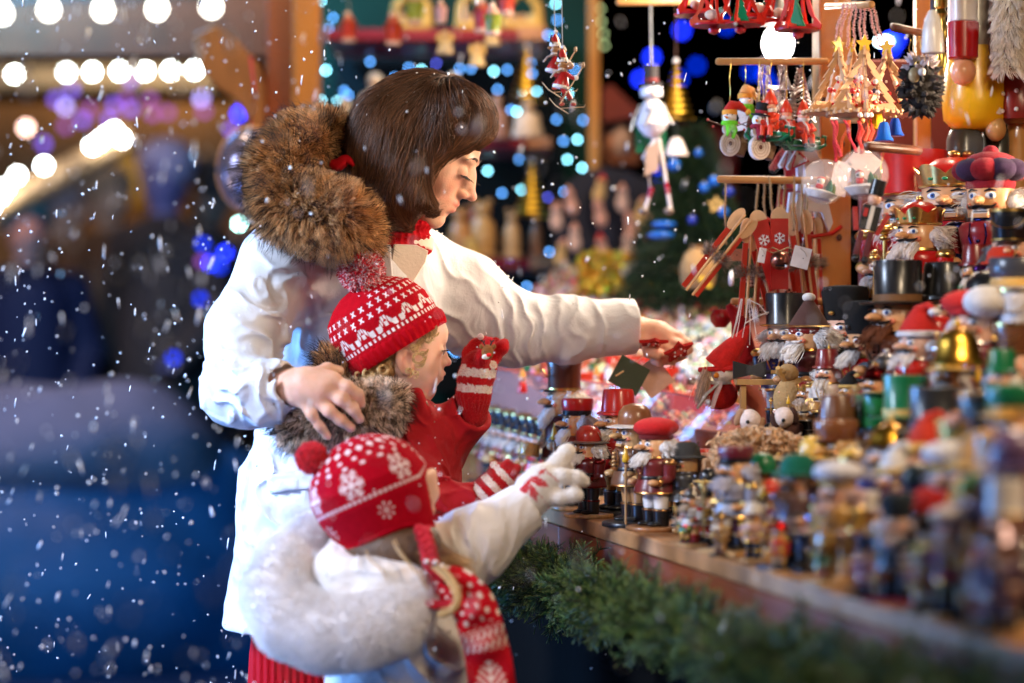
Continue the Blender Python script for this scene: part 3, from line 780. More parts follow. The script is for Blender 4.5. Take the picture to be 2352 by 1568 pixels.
# ---------------------------------------------------------------- knitted hats as lofts
def hat_surface(C, ax, fw, prof, wy, NU=380, NV=170, colf=None, ribs=46, ribh=.16, ribamp=.0012):
    """C brim centre, ax up axis, fw forward axis, prof: radius along height list (t, r_front, r_back), wy lateral factor"""
    ax = norm(np.array(ax, float)); fw = norm(np.array(fw, float)-ax*np.dot(ax, fw)); sd = np.cross(ax, fw)
    t = np.linspace(0, 1, NV); T_, RF_, RB_, H_ = [np.array(x) for x in zip(*prof)]
    rf = np.interp(t, T_, RF_); rb = np.interp(t, T_, RB_); hh = np.interp(t, T_, H_)
    ker = np.ones(9)/9
    def sm(x): y = np.convolve(np.pad(x, 4, 'edge'), ker, 'valid'); y[0] = x[0]; y[-1] = x[-1]; return y
    rf, rb, hh = sm(rf), sm(rb), sm(hh)
    u = np.linspace(0, 2*np.pi, NU, endpoint=False); cu = np.cos(u)[:, None]; su = np.sin(u)[:, None]
    rx = np.where(cu > 0, rf[None], rb[None]); ry = (rf+rb)[None]*.5*wy
    rr = np.sqrt(np.maximum((rx*cu)**2+(ry*su)**2, 1e-12))
    bump = np.where(t[None] < ribh, ribamp*np.cos(u[:, None]*ribs)+.0022*np.sin(np.pi*np.clip(t[None]/ribh, 0, 1))**.6, 0)
    bump = bump+.0004*np.cos(u[:, None]*190)*np.cos(t[None]*600)
    k = 1+bump/np.maximum(rr, .012)
    p = C+fw*(rx*cu*k)[..., None]+sd*(ry*su*k)[..., None]+ax*(hh[None]*np.ones_like(cu))[..., None]
    cols = colf(u[:, None]*np.ones_like(t[None]), t[None]*np.ones_like(u[:, None])) if colf else None
    return p, cols
KNIT = nmat('fine red knit', rough=.95, attr=True, spec=.12, knit=620, stretch=(1, 1, .6), noise=.12, nscale=140)
R1 = np.array((.46, .002, .010)); W1 = np.array((.86, .80, .82))
def boy_pattern(u, t):
    c = np.tile(R1, u.shape+(1,)); ribm = t < .16; c[ribm] = R1*np.array((1.05, 1, 1))
    # rows of little crosses
    rows = np.floor((t-.40)/.105); ft = ((t-.40)/.105) % 1-.5; nrep = 32
    fu = ((u/(2*np.pi))*nrep+.5*(rows % 2)) % 1-.5
    inr = (t > .40) & (t < .92)
    cr = (np.abs(np.abs(fu)-np.abs(ft)*.75) < .085) & (np.abs(fu) < .24) & (np.abs(ft) < .26) | ((np.abs(fu) < .11) & (np.abs(ft) < .17))
    # rows stop on the bare wedge at the back of the crown
    c[inr & cr & ~((t > .62) & (np.cos(u) < -.15))] = W1
    # leaf band
    n2 = 13; f2 = (u/(2*np.pi)*n2) % 1; tb = (t-.185)/.20
    ang = np.abs(f2-.5)*2
    leaf = (tb > .28) & (tb < 1.0) & (np.abs(ang-(1.02-tb)*1.0) < .16) & (np.sin(f2*60) > -.75)
    leaf |= (tb > .30) & (tb < .62) & (np.abs(ang-.72) < .16)
    dot = (tb > .02) & (tb < .20) & (np.sin(u*64) > .0)
    leaf |= (tb > .45) & (tb < .70) & (ang < .13)
    c[(leaf | dot) & (tb > 0) & (tb < 1)] = W1
    return c
def pompom(name, C, rad, n, parent, cols, seed=3, rr=.0009):
    r = np.random.default_rng(seed); ds = norm(r.normal(size=(n, 3))); L = rad*(.86+.14*r.random(n))
    pts = np.stack([C+ds*(L*k)[:, None]+r.normal(size=(n, 3))*.0012*(k > .3) for k in (.25, .6, .85, 1.0)], 1)
    sel = r.random(n) < .5
    base = MB(); base.ball(tuple(C), rad*.80, cols[0][1], FURB if False else KF, seg=20, ring=14); ob = base.obj(name, parent)
    ms = [nmat(name+' yarn '+str(i), rough=.85, hair=[(0, c), (1, c)]) for i, c in enumerate(c_[1] for c_ in cols)]
    if len(cols) > 1:
        strands('yarn', pts[sel], rr, ms[0], ob, .9); strands('yarn', pts[~sel], rr, ms[1], ob, .9)
    else: strands('yarn', pts, rr, ms[0], ob, .9)
    return ob

# ---------------------------------------------------------------- boy
bO = P(912, 780, 3.72); bH = .178; bR = frame(17, 3, 0)
boy = thing('person', 'small child in red pompom hat and red coat holding up a striped glove', 'person', (-.17, 3.7, 0), world=True)
ops = [('u', Local(head_ops(True), bO, bR, bH, 1.3), .01), ('i', Half(P(916, 803, 3.71)+norm(np.array([-.53, 0, .85]))*.022, (-.53, 0, .85)), .01)]
ops += [('u', Cone(bO+bR@(np.array([-.14, 0, -.75])*bH), P(900, 990, 3.72), .037, .055), .03)]
ops += chain([(900, 990, 3.72, 75), (925, 1150, 3.72, 90), (935, 1400, 3.72, 90)], .04)
ops += chain([(950, 990, 3.76, 40), (990, 1045, 3.79, 32), (1085, 940, 3.73, 24)], .02)
ops += chain([(940, 1040, 3.66, 38), (985, 1165, 3.62, 32), (1110, 1125, 3.62, 22)], .02)
me, vv = sdf_mesh('body', ops, (-.30, 3.55, .70), (.01, 3.90, 1.32), .0022)
color_verts(me, skin_cols(vv, bO, bR, bH, (.80, .50, .38), (.68, .20, .17), True)); me.materials.append(SKIN_C); link('body', me, boy)
lash(boy, 'eyelashes', bO, bR, bH, (.318, .145, -.06), 16, .05, .3, rr=.0005)
for s in (-1, 1):
    m = MB(); e = bO+bR@(np.array([.335, s*.145, -.083])*bH); m.ball(tuple(e), .0088, (.9, .88, .86), KP, seg=16, ring=10)
    e = bO+bR@(np.array([.362, s*.147, -.086])*bH); m.ball(tuple(e), .0052, (.06, .08, .10), KP, seg=12, ring=8); m.obj('eye', boy)
# hat
ux = norm(np.array([-.53, 0, .85])); fx = norm(np.array([.85, .26, .53]))
bC = P(916, 803, 3.71)
prof = [(0, S(126, 3.72), S(122, 3.72), -S(4, 3.72)), (.16, S(131, 3.72), S(129, 3.72), S(30, 3.72)), (.17, S(128, 3.72), S(127, 3.72), S(34, 3.72)), (.40, S(124, 3.72), S(128, 3.72), S(86, 3.72)), (.60, S(106, 3.72), S(114, 3.72), S(128, 3.72)),
        (.78, S(76, 3.72), S(84, 3.72), S(152, 3.72)), (.90, S(48, 3.72), S(54, 3.72), S(167, 3.72)), (.97, S(22, 3.72), S(26, 3.72), S(172, 3.72)), (1, .001, .001, S(173, 3.72))]
hp, hc_ = hat_surface(bC, ux, fx, prof, .86, 460, 210, boy_pattern)
bh = grid_obj('knitted_hat', hp, KNIT, boy, hc_, True)
pompom('pompom', P(830, 619, 3.685), S(57, 3.69), 6500, bh, [(0, (.72, .03, .05)), (1, (.95, .72, .75))], rr=.00085)
# blond curls under the brim
BLOND = nmat('blond hair', rough=.5, hair=[(0, (.50, .30, .12)), (1, (.80, .60, .34))])
st = []; r = np.random.default_rng(11)
def curl(c, rad, turns, drop, n, j=2.2, dd=.006):
    for i in range(n):
        ph = r.random()*.9; q = []; rr_ = rad*(.8+.4*r.random())
        for k in range(14):
            t = k/13; a = ph+turns*2*math.pi*t
            q.append(P(c[0]+rr_*math.cos(a)*(1-.25*t)+j*r.normal()*.15, c[1]+rr_*math.sin(a)*(1-.2*t)+drop*t, c[2]-dd*math.sin(a*.7)+.002*r.normal()*.3))
        st.append(q)
for c, rad, tu, dr, n in [((963, 818, 3.655), 15, 1.3, 14, 60), ((952, 790, 3.655), 10, 1, 18, 40), ((975, 800, 3.66), 9, .8, 20, 30), ((880, 846, 3.65), 12, 1.5, 8, 90), ((868, 862, 3.655), 11, 1.3, 10, 60), ((845, 852, 3.655), 12, 1.2, 14, 80),
                          ((825, 858, 3.66), 11, 1.2, 12, 60), ((940, 846, 3.655), 8, 1.2, 14, 40), ((955, 852, 3.655), 7, 1.3, 12, 30), ((985, 775, 3.665), 8, .6, 10, 30), ((1000, 762, 3.68), 8, .5, 6, 24)]:
    curl(c, rad, tu, dr, n)
for i in range(260):
    x = 812+190*r.random(); y = 872-(x-812)*.66+r.normal()*4; q = [P(x+r.normal()*3*k/13+5*math.sin(k*.5), y+k*2.1, 3.66+.01*abs(x-900)/90) for k in range(14)]; st.append(q)
strands('curly_hair', np.array(st), .00042, BLOND, boy, .5)
# hair mass under the hat at nape
nm_ = [('u', ellp(850, 850, 3.70, 48, 60, 30), 0), ('u', ellp(885, 850, 3.67, 26, 20, 22), .02)]
me, _ = sdf_mesh('nape_hair', nm_, P(780, 900, 3.60), P(930, 800, 3.80), .003); me.materials.append(nmat('nape hair', (.36, .19, .07), rough=.6, bump=.8, bscale=120)); link('nape_hair', me, boy)
# coat
REDC = nmat('red coat cloth', (.40, .006, .011), rough=.78, sheen=.05, bump=.12, bscale=300, wrinkle=.32, spec=.25, noise=.06, nscale=10)
bc = chain([(885, 985, 3.73, 78), (925, 1100, 3.73, 112), (932, 1300, 3.73, 125), (932, 1420, 3.73, 128)], .05)
bc += [('u', ellp(955, 1010, 3.72, 76, 90, 85), .05)]
bc += chain([(955, 1000, 3.77, 66), (992, 1042, 3.80, 64), (1084, 944, 3.735, 53)], .025, flat_end=True)
bc += [('s', Cone(P(1074, 955, 3.74), P(1110, 915, 3.71), S(42, 3.73), S(42, 3.73)), .003)]
bc += chain([(930, 1060, 3.66, 70), (975, 1170, 3.62, 56), (1098, 1146, 3.62, 40)], .03, flat_end=True)
bc += [('s', Cone(P(1086, 1148, 3.62), P(1130, 1140, 3.62), S(34, 3.62), S(34, 3.62)), .003)]
bc += [('u', Cone(P(898, 905, 3.71), P(905, 960, 3.71), S(56, 3.71), S(74, 3.71)), .03), ('s', Cone(P(895, 870, 3.72), P(898, 930, 3.71), S(50, 3.71), S(50, 3.71)), .006)]
bc += [('u', Cone(P(958, 905, 3.68), P(975, 950, 3.67), S(16, 3.68), S(20, 3.68)), .015)]
bc += [('f', fold_field([(P(930, 1010, 3.64), .06, (1, 0, .8), .030, .0085, .8), (P(1000, 1035, 3.74), .05, (1, 0, -.4), .028, .005, .8), (P(1050, 980, 3.7), .04, (1, 0, 1), .03, .002, .6),
                         (P(1020, 1150, 3.58), .06, (1, 0, .3), .03, .0055, .7), (P(960, 1100, 3.62), .07, (.3, 0, 1), .035, .008, .7), (P(1060, 960, 3.68), .05, (-.6, 0, 1), .03, .0045, .7)]), 0)]
me, _ = sdf_mesh('coat', bc, (-.31, 3.48, .76), (.01, 3.92, 1.16), .0026); me.materials.append(REDC); bcoat = link('coat', me, boy)
seam('zip', [(972, 905), (985, 935), (1000, 975)], .0012, ZIP, bcoat, bc)
seam('seam', [(1040, 1010), (1055, 1060), (1062, 1120)], .0010, REDC, bcoat, bc)
seam('yoke_seam', [(925, 950), (985, 1000), (1040, 1015)], .0012, REDC, bcoat, bc)
fur_roll('fur_trim', [(905, 918, 3.66, 20), (880, 940, 3.63, 30), (840, 950, 3.61, 36), (790, 945, 3.60, 36), (740, 955, 3.60, 34), (690, 975, 3.61, 32), (668, 962, 3.64, 26)],
         boy, 15000, .020, (nmat('grey brown fur', rough=.7, hair=[(0, (.26, .17, .11)), (.5, (.52, .37, .26)), (.85, (.68, .52, .40)), (1, (.40, .30, .22))], spec=.25, hr=(.9, 1.9)), FURD), .22, 8, (-.25, 0, -.35))
fur_roll('fur_trim', [(752, 815, 3.68, 6), (755, 842, 3.68, 12), (775, 868, 3.68, 18)], boy, 2200, .018, (FUR, FURD), .3, 9, (-.5, 0, .5), dark_len=1.7)
# gloves
def stripe_cols(v, a, b, edges, c0=(.46, .004, .008), c1=(.84, .72, .62)):
    a = np.array(a); b = np.array(b); L = np.linalg.norm(b-a); t = ((v-a)@((b-a)/L))/L+.03*vnoise(v*300)*.5
    c = np.tile(np.array(c0), (len(v), 1))
    for e0, e1 in edges: c[(t > e0) & (t < e1)] = c1
    return c
WOOL = nmat('wool knit', rough=.95, attr=True, sheen=.1, spec=.15, knit=520, bump=.3, bscale=500, noise=.1, nscale=200)
def glove(name, ops_, lo, hi, colf, parent, fuzzcol, n=5000, h=.0018):
    me_, v_ = sdf_mesh(name, ops_, lo, hi, h); cl_ = colf(v_); color_verts(me_, cl_); me_.materials.append(WOOL); ob = link(name, me_, parent)
    rp, rn = mesh_points(me_, n, 5); f = fur_points(rp, rn, .0022, 4, (0, 0, 0), .8, .5, 0, 6)
    strands('fuzz', f, .00016, nmat('fuzz '+name+str(fuzzcol), rough=.9, hair=[(0, fuzzcol), (1, fuzzcol)]), ob, .5); return ob
g = chain([(1086, 950, 3.735, 33), (1088, 905, 3.725, 36), (1092, 868, 3.72, 37), (1098, 838, 3.715, 35)], .012)
g += finger_chain([(1078, 842, 3.735, 18), (1080, 812, 3.745, 17), (1094, 795, 3.74, 16), (1112, 785, 3.73, 14)], .007)
g += finger_chain([(1102, 850, 3.70, 17), (1107, 822, 3.69, 16), (1118, 800, 3.688, 16), (1124, 786, 3.69, 13)], .005)
g += finger_chain([(1118, 842, 3.72, 16), (1136, 815, 3.715, 16), (1152, 798, 3.71, 15), (1158, 788, 3.715, 11)], .006)
g += finger_chain([(1112, 838, 3.745, 15), (1126, 800, 3.75, 14), (1138, 786, 3.74, 12)], .006)
g += finger_chain([(1122, 862, 3.715, 15), (1130, 840, 3.705, 13)], .008)
def rib3(p, d):
    d = d.copy(); m = np.clip((P(0, 895, 3.73)[2]-p[:, 2])/.01, 0, 1); a = np.arctan2(p[:, 1]-3.73, p[:, 0]-P(1087, 0, 3.73)[0]); d += m*.0010*np.sin(a*26); return d
rib3.c = None; g.append(('f', rib3, 0))
def gc(v):
    c = stripe_cols(v, P(1084, 960, 3.73), P(1100, 780, 3.73), [(.33, .43), (.53, .64)])
    m = (v[:, 0] < P(1072, 0, 3.73)[0]) & (v[:, 2] > P(0, 850, 3.73)[2]) & (v[:, 2] < P(0, 836, 3.73)[2]); c[m] = (.84, .72, .62)
    m = np.linalg.norm(v-P(1132, 838, 3.70), axis=1) < .007; c[m] = (.84, .72, .62)
    return c
gl = glove('striped_glove', g, P(1030, 985, 3.66), P(1185, 760, 3.79), gc, boy, (.60, .05, .04))
m = MB()   # felt reindeer face sewn on the finger
RD = P(1120, 808, 3.672)
m.ball(tuple(RD), (.0095, .004, .0115), (.24, .085, .02), KF)
m.ball(tuple(RD+[-.003, -.003, -.0075]), (.0058, .003, .0042), (.86, .78, .68), KF)
m.ball(tuple(RD+[.002, -.0055, -.0045]), (.0040, .0030, .0032), (.75, .01, .01), KF)
for s in (-1, 1):
    m.ball(tuple(RD+[s*.0095, 0, .008]), (.0035, .002, .004), (.24, .085, .02), KF)
    m.tube([RD+[s*.004, 0, .010], RD+[s*.007, -.001, .016], RD+[s*.010, -.001, .018]], .0012, (.03, .015, .01), KM, seg=6)
    m.tube([RD+[s*.006, -.001, .014], RD+[s*.004, -.001, .018]], .0010, (.03, .015, .01), KM, seg=6)
m.ball(tuple(RD+[-.0045, -.004, .001]), .0010, (.01, .01, .01), KP); m.obj('reindeer_patch', gl)
m = MB(); m.ball(tuple(P(1104, 773, 3.72)), .0052, (.82, .62, .62), KF); m.obj('bobble', gl)
g = chain([(1092, 1148, 3.62, 31), (1125, 1125, 3.62, 33), (1155, 1098, 3.63, 33)], .012)
g += finger_chain([(1138, 1090, 3.625, 15), (1136, 1070, 3.63, 12)], .006)+finger_chain([(1155, 1082, 3.62, 14), (1166, 1066, 3.62, 12)], .006)
g += finger_chain([(1172, 1088, 3.62, 14), (1186, 1076, 3.62, 11)], .006)+finger_chain([(1178, 1108, 3.63, 15), (1198, 1102, 3.64, 13)], .006)
def gc2(v): return stripe_cols(v, P(1088, 1160, 3.62), P(1190, 1060, 3.62), [(.17, .28), (.40, .51), (.63, .74)])
glove('striped_glove', g, P(1050, 1195, 3.55), P(1215, 1040, 3.70), gc2, boy, (.62, .06, .05), 4000)

# ---------------------------------------------------------------- girl
gO = P(882, 1135, 3.36); gH = .182; gR = frame(38, 10, 0)
girl = thing('person', 'little girl in red earflap hat and white coat reaching with a white glove', 'person', (-.18, 3.4, 0), world=True)
ops = [('u', Local(head_ops(True), gO, gR, gH, 1.3), .01), ('i', Half(P(900, 1120, 3.36), (-.45, 0, .9)), .01)]
ops += [('u', Cone(gO+gR@(np.array([-.06, 0, -.75])*gH), P(905, 1400, 3.38), .032, .05), .03)]
ops += chain([(890, 1380, 3.38, 80), (900, 1560, 3.38, 90), (900, 1750, 3.38, 90)], .04)
ops += chain([(960, 1370, 3.40, 45), (1040, 1285, 3.42, 40), (1215, 1160, 3.45, 26)], .02)
me, vv = sdf_mesh('body', ops, (-.31, 3.22, .60), (.03, 3.62, 1.14), .0026)
color_verts(me, skin_cols(vv, gO, gR, gH, (.80, .46, .33), (.68, .20, .17), True)); me.materials.append(SKIN_C); link('body', me, girl)
lash(girl, 'eyelashes', gO, gR, gH, (.318, .145, -.06), 14, .055, .3, rr=.0006)
R2 = np.array((.42, .001, .012)); W2 = np.array((.82, .66, .68))
def girl_pattern(u, t):
    c = np.tile(R2, u.shape+(1,))
    cu = (u/(2*np.pi))
    band = np.abs(t-.36) < .016; c[band & (np.sin(u*70) > -.3)] = W2*.9
    band = np.abs(t-.80) < .05; c[band & (np.abs(((u/(2*np.pi)*22) % 1)-.5) < .5-np.abs(t-.80)/.05*.5-.16)] = W2
    for rt, nn in ((.66, 18), (.72, 20), (.88, 14), (.94, 10)):
        f = ((cu*nn+.5*(int(rt*100) % 2)) % 1-.5); c[(np.abs(f) < .13) & (np.abs(t-rt) < .014)] = W2
    # large snowflakes between
    nfl = 7; f = (cu*nfl) % 1-.5; x = f*2*np.pi/nfl*.62; z = (t-.515)*1.15
    z = t-.515; rr_ = np.sqrt(x*x+z*z); a = np.arctan2(z, x); a2 = ((a+np.pi/6) % (np.pi/3))-np.pi/6; lx = rr_*np.cos(a2); ly = np.abs(rr_*np.sin(a2))
    arm = (ly < .010) & (lx < .135); br = (np.abs(ly-(lx-.055)) < .012) & (lx > .055) & (lx < .095)
    dots = (np.abs(ly-(lx-.095)) < .010) & (lx > .095) & (lx < .125)
    c[arm | br | dots] = W2
    # ear flap ornament low
    f = (cu*5) % 1-.5; x = f*2*np.pi/5*.62; z = (t-.19)*1.2; rr_ = np.sqrt(x*x+z*z); a = np.arctan2(z, x)
    c[((np.abs(np.sin(a*4))*rr_ < .012) & (rr_ < .10)) | ((np.abs(rr_-.08) < .012) & (np.abs(np.sin(a*4)) < .5))] = W2
    return c
ux = norm(np.array([-.40, .06, .92])); fx = norm(np.array([.80, .50, .35])); gC = P(895, 1218, 3.345); D_ = 3.345
prof = [(0, S(118, D_), S(112, D_), -S(8, D_)), (.05, S(126, D_), S(120, D_), S(10, D_)), (.30, S(138, D_), S(142, D_), S(72, D_)), (.50, S(134, D_), S(146, D_), S(120, D_)), (.66, S(118, D_), S(130, D_), S(164, D_)),
        (.80, S(88, D_), S(98, D_), S(198, D_)), (.91, S(52, D_), S(58, D_), S(219, D_)), (.97, S(24, D_), S(26, D_), S(226, D_)), (1, .001, .001, S(228, D_))]
hp, hc_ = hat_surface(gC, ux, fx, prof, .90, 420, 220, girl_pattern, ribs=60, ribh=.03, ribamp=.0004)
# open the front over the face and let the ear flaps hang
AX, FW = norm(ux), norm(fx-ux*np.dot(ux, fx)); SD = np.cross(AX, FW)
uu = np.linspace(0, 2*np.pi, 420, endpoint=False); tt = np.linspace(0, 1, 220)
lift = np.clip((np.cos(uu)-.50)/.4, 0, 1)[:, None]*np.clip(1-tt/.5, 0, 1)[None]*S(88, D_)
flap = np.exp(-((np.abs(((uu+np.pi) % (2*np.pi))-np.pi)-1.15)/.30)**2)[:, None]*np.clip(1-tt/.22, 0, 1)[None]*S(34, D_)
hp = hp+AX*(lift-flap)[..., None]
gh = grid_obj('earflap_hat', hp, KNIT, girl, hc_, True, thick=.003)
pompom('pompom', P(716, 1052, 3.33), S(38, 3.33), 2600, gh, [(0, (.55, .012, .025))], rr=.0009)
# plaited red cord with tassel
m = MB()
def braid(pts, r0, col, k=KF, turns=2.2, mat_=None):
    pts = [Vector(P(*p)) for p in pts]; n = len(pts); fine = []
    for i in range(n-1):
        for t in np.linspace(0, 1, 14)[:-1]: fine.append(pts[i].lerp(pts[i+1], t))
    for ph in range(3):
        q = []
        for j, p in enumerate(fine):
            a = j*.42+ph*2.094; q.append(p+Vector((math.cos(a)*r0*.75, math.sin(2*a)*r0*.4, 0)))
        m.tube(q, r0*.62, col, k, seg=8)
braid([(968, 1212, 3.27), (982, 1255, 3.25), (990, 1295, 3.24), (1010, 1322, 3.235), (1036, 1330, 3.235)], .0095, (.50, .006, .018))
braid([(985, 1385, 3.235), (1015, 1392, 3.23), (1040, 1388, 3.23)], .009, (.50, .006, .018))
for (x, y) in [(980, 1290), (1000, 1292), (1015, 1300)]: m.ball(tuple(P(x, y, 3.222)), .0038, (.85, .75, .72), KF)
m.obj('plaited_cord', gh)
# hair below the hat
GH = nmat('dark blond hair', rough=.5, hair=[(0, (.16, .08, .035)), (.6, (.34, .19, .08)), (1, (.62, .42, .2))])
gu = [('u', ellp(885, 1262, 3.35, 108, 120, 74), 0), ('u', ellp(930, 1270, 3.31, 70, 70, 60), .03), ('u', ellp(985, 1265, 3.31, 24, 50, 50), .03)]
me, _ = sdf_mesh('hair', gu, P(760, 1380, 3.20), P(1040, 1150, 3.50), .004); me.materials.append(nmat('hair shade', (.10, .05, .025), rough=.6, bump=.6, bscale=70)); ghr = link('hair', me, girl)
st = []; r = np.random.default_rng(21)
for i in range(1500):
    x = 795+205*r.random(); y = 1268-(x-820)*.20; d = 3.268+.05*abs(x-930)/100+.01*r.random(); e = 50+45*r.random()
    st.append(seg_pts(P(x, y-20, d+.01), P(x+15, y+20, d-.004), P(x+40+10*r.normal(), y+e*.6, d-.008), P(x+75+14*r.normal(), y+e, d+.004), 9))
st2 = []
for i in range(520):   # the loose blond lock that curls by the scarf
    j = r.normal(size=2)*3.2
    st2.append(seg_pts(P(1000+j[0], 1300+j[1], 3.225), P(1052+j[0], 1335+j[1], 3.20), P(1078+j[0]*.7, 1398+j[1]*.7, 3.20), P(1012+j[0], 1412+j[1], 3.205+.006*r.random()), 9))
for (x0, y0, x1, y1) in [(905, 1240, 985, 1355), (842, 1262, 890, 1330)]:
    for q in range(5): a_ = r.normal(size=2)*2; st2.append(seg_pts(P(x0+a_[0], y0+a_[1], 3.26), P(x0+15+a_[0], y0+45, 3.225), P(x1-20+a_[0], y1-45, 3.215), P(x1+a_[0], y1+a_[1], 3.22), 9))
for i in range(14):
    x0 = 990+20*r.random(); st.append(seg_pts(P(x0, 1250+40*r.random(), 3.27), P(x0+30, 1262, 3.26), P(x0+50, 1272, 3.26), P(x0+80, 1285+30*r.random(), 3.26), 9))
strands('hair_strands', np.array(st), .00045, GH, ghr, .5); strands('blond_lock', np.array(st2), .0005, nmat('gold blond hair', rough=.45, hair=[(0, (.55, .32, .12)), (1, (.80, .55, .26))]), ghr, .6)
# coat with quilted collar and plush hood edge
WCOAT = nmat('white padded cloth', (.78, .74, .74), rough=.50, sheen=.1, bump=.10, bscale=300, wrinkle=.34, noise=.04, nscale=10)
gc_ = chain([(885, 1400, 3.40, 95), (915, 1480, 3.39, 128), (925, 1600, 3.39, 158), (925, 1800, 3.39, 160)], .05)
gc_ += chain([(965, 1375, 3.40, 78), (1040, 1285, 3.42, 82), (1090, 1250, 3.43, 78), (1214, 1162, 3.46, 60)], .03, flat_end=True)
gc_ += [('s', Cone(P(1206, 1167, 3.455), P(1250, 1136, 3.47), S(44, 3.46), S(44, 3.46)), .003)]
gc_ += chain([(860, 1290, 3.40, 60), (800, 1280, 3.36, 50), (765, 1310, 3.32, 44), (800, 1325, 3.275, 42), (880, 1340, 3.265, 46), (950, 1352, 3.27, 40), (1000, 1350, 3.30, 36)], .03)
gc_ += chain([(790, 1370, 3.28, 44), (880, 1385, 3.27, 50), (960, 1390, 3.27, 45)], .02)
gc_ += [('u', ellp(1000, 1500, 3.33, 85, 90, 80), .04)]
gc_ += [('f', fold_field([(P(1110, 1230, 3.38), .06, (1, 0, -.35), .026, .0045, .8), (P(1050, 1300, 3.36), .05, (1, 0, .2), .024, .007, .8), (P(1010, 1490, 3.27), .08, (.7, 0, 1), .040, .008, .9),
                          (P(830, 1350, 3.27), .07, (.6, 0, 1), .045, .006, .9), (P(1190, 1170, 3.42), .03, (1, 0, -.5), .014, .0015, .5)]), 0)]
me, _ = sdf_mesh('coat', gc_, (-.33, 3.18, .63), (.07, 3.62, 1.02), .0028); me.materials.append(WCOAT); gcoat = link('coat', me, girl)
PLUSH = nmat('white plush', rough=.85, hair=[(0, (.92, .88, .89)), (1, (1, .98, 1))], spec=.2, hr=(.9, 1.1))
fur_roll('plush_trim', [(775, 1228, 3.40, 42), (715, 1252, 3.38, 54), (660, 1302, 3.34, 62), (632, 1365, 3.30, 66), (665, 1425, 3.27, 70), (745, 1455, 3.25, 70), (830, 1450, 3.24, 68), (905, 1425, 3.24, 60), (955, 1395, 3.25, 42)],
         girl, 34000, .008, (PLUSH, PLUSH), 0, 13, (0, 0, -.15), nmat('plush base', (.90, .86, .88), rough=.95, sheen=.5, bump=.5, bscale=90), rr=.00035, clump=0)
# scarf
SCK = nmat('scarf knit', rough=.95, attr=True, spec=.12, knit=420, noise=.1, nscale=120)
path = [(985, 1345, 3.27, 40), (1045, 1345, 3.25, 48), (1085, 1385, 3.235, 52), (1108, 1450, 3.23, 52), (1125, 1530, 3.23, 54), (1135, 1620, 3.23, 56)]
NU, NV = 60, 330; pts = np.zeros((NU, NV, 3)); cols = np.tile(np.array((.52, .006, .015)), (NU, NV, 1))
pa = np.array(path, float); tpar = np.linspace(0, len(path)-1, NV)
cen = np.stack([np.interp(tpar, np.arange(len(path)), pa[:, i]) for i in range(4)], 1)
for a in range(4): cen[:, a] = np.convolve(np.pad(cen[:, a], 20, 'edge'), np.ones(41)/41, 'valid')
C3 = np.array([P(*c[:3]) for c in cen]); tg = norm(np.gradient(C3, axis=0)); sdv = norm(np.cross(tg, np.array([0, 1.0, 0])))
uu = np.linspace(0, 2*np.pi, NU, endpoint=False)
for i, u_ in enumerate(uu):
    wv = np.array([S(c[3], c[2]) for c in cen])[:, None]
    pts[i] = C3+sdv*np.cos(u_)*wv+np.array([0, 1.0, 0])*np.sin(u_)*.014*(1+.25*np.sin(tpar*3))[:, None]+np.array([0, -1.0, 0])*.006*np.cos(2*u_)*np.sin(tpar*5)[:, None]
s_ = np.cumsum(np.r_[0, np.linalg.norm(np.diff(C3, axis=0), axis=1)]); X_ = np.cos(uu)[:, None]*.032; Z_ = s_[None]
def tree_mark(x, z, z0, h):
    t = (z-z0)/h; return (t > 0) & (t < 1) & ((np.abs(x) < .0022) | ((((np.abs(x)*1.1+z) % .011) < .0042) & (np.abs(x) < .021*np.sin(np.clip(t, 0, 1)*3.14159)**.7)))
mk = tree_mark(X_, Z_, .150, .06) | tree_mark(X_, Z_, .225, .05)
mk |= (((Z_ > .105) & (Z_ < .138)) & (np.abs(((X_*1.6+Z_) % .014)-.007) < .0025+.002*np.sin(X_*700)))
mk |= (Z_ < .10) & (np.abs((X_ % .012)-.006) < .0022) & (np.abs(((Z_+.008*(np.floor(X_/.012) % 2)) % .017)-.0085) < .0034)
cols[mk] = (.80, .66, .58)
grid_obj('scarf', pts, SCK, girl, cols, True)
# white glove
g = chain([(1208, 1165, 3.455, 40), (1228, 1130, 3.455, 42), (1250, 1108, 3.455, 38)], .012)+chain([(1225, 1120, 3.45, 34), (1240, 1095, 3.45, 28)], .012)
g += finger_chain([(1252, 1090, 3.46, 21), (1282, 1062, 3.475, 20), (1300, 1040, 3.485, 18), (1306, 1034, 3.49, 15)], .007)
g += finger_chain([(1262, 1098, 3.445, 18), (1292, 1094, 3.445, 17.5), (1325, 1099, 3.45, 17), (1340, 1105, 3.455, 14)], .007)
g += finger_chain([(1250, 1140, 3.445, 18), (1285, 1143, 3.44, 16.5), (1318, 1137, 3.44, 16), (1327, 1137, 3.44, 13)], .007)
g += finger_chain([(1237, 1095, 3.445, 15), (1246, 1086, 3.442, 12)], .008)+finger_chain([(1268, 1078, 3.475, 15), (1296, 1068, 3.49, 14), (1306, 1075, 3.495, 12)], .006)
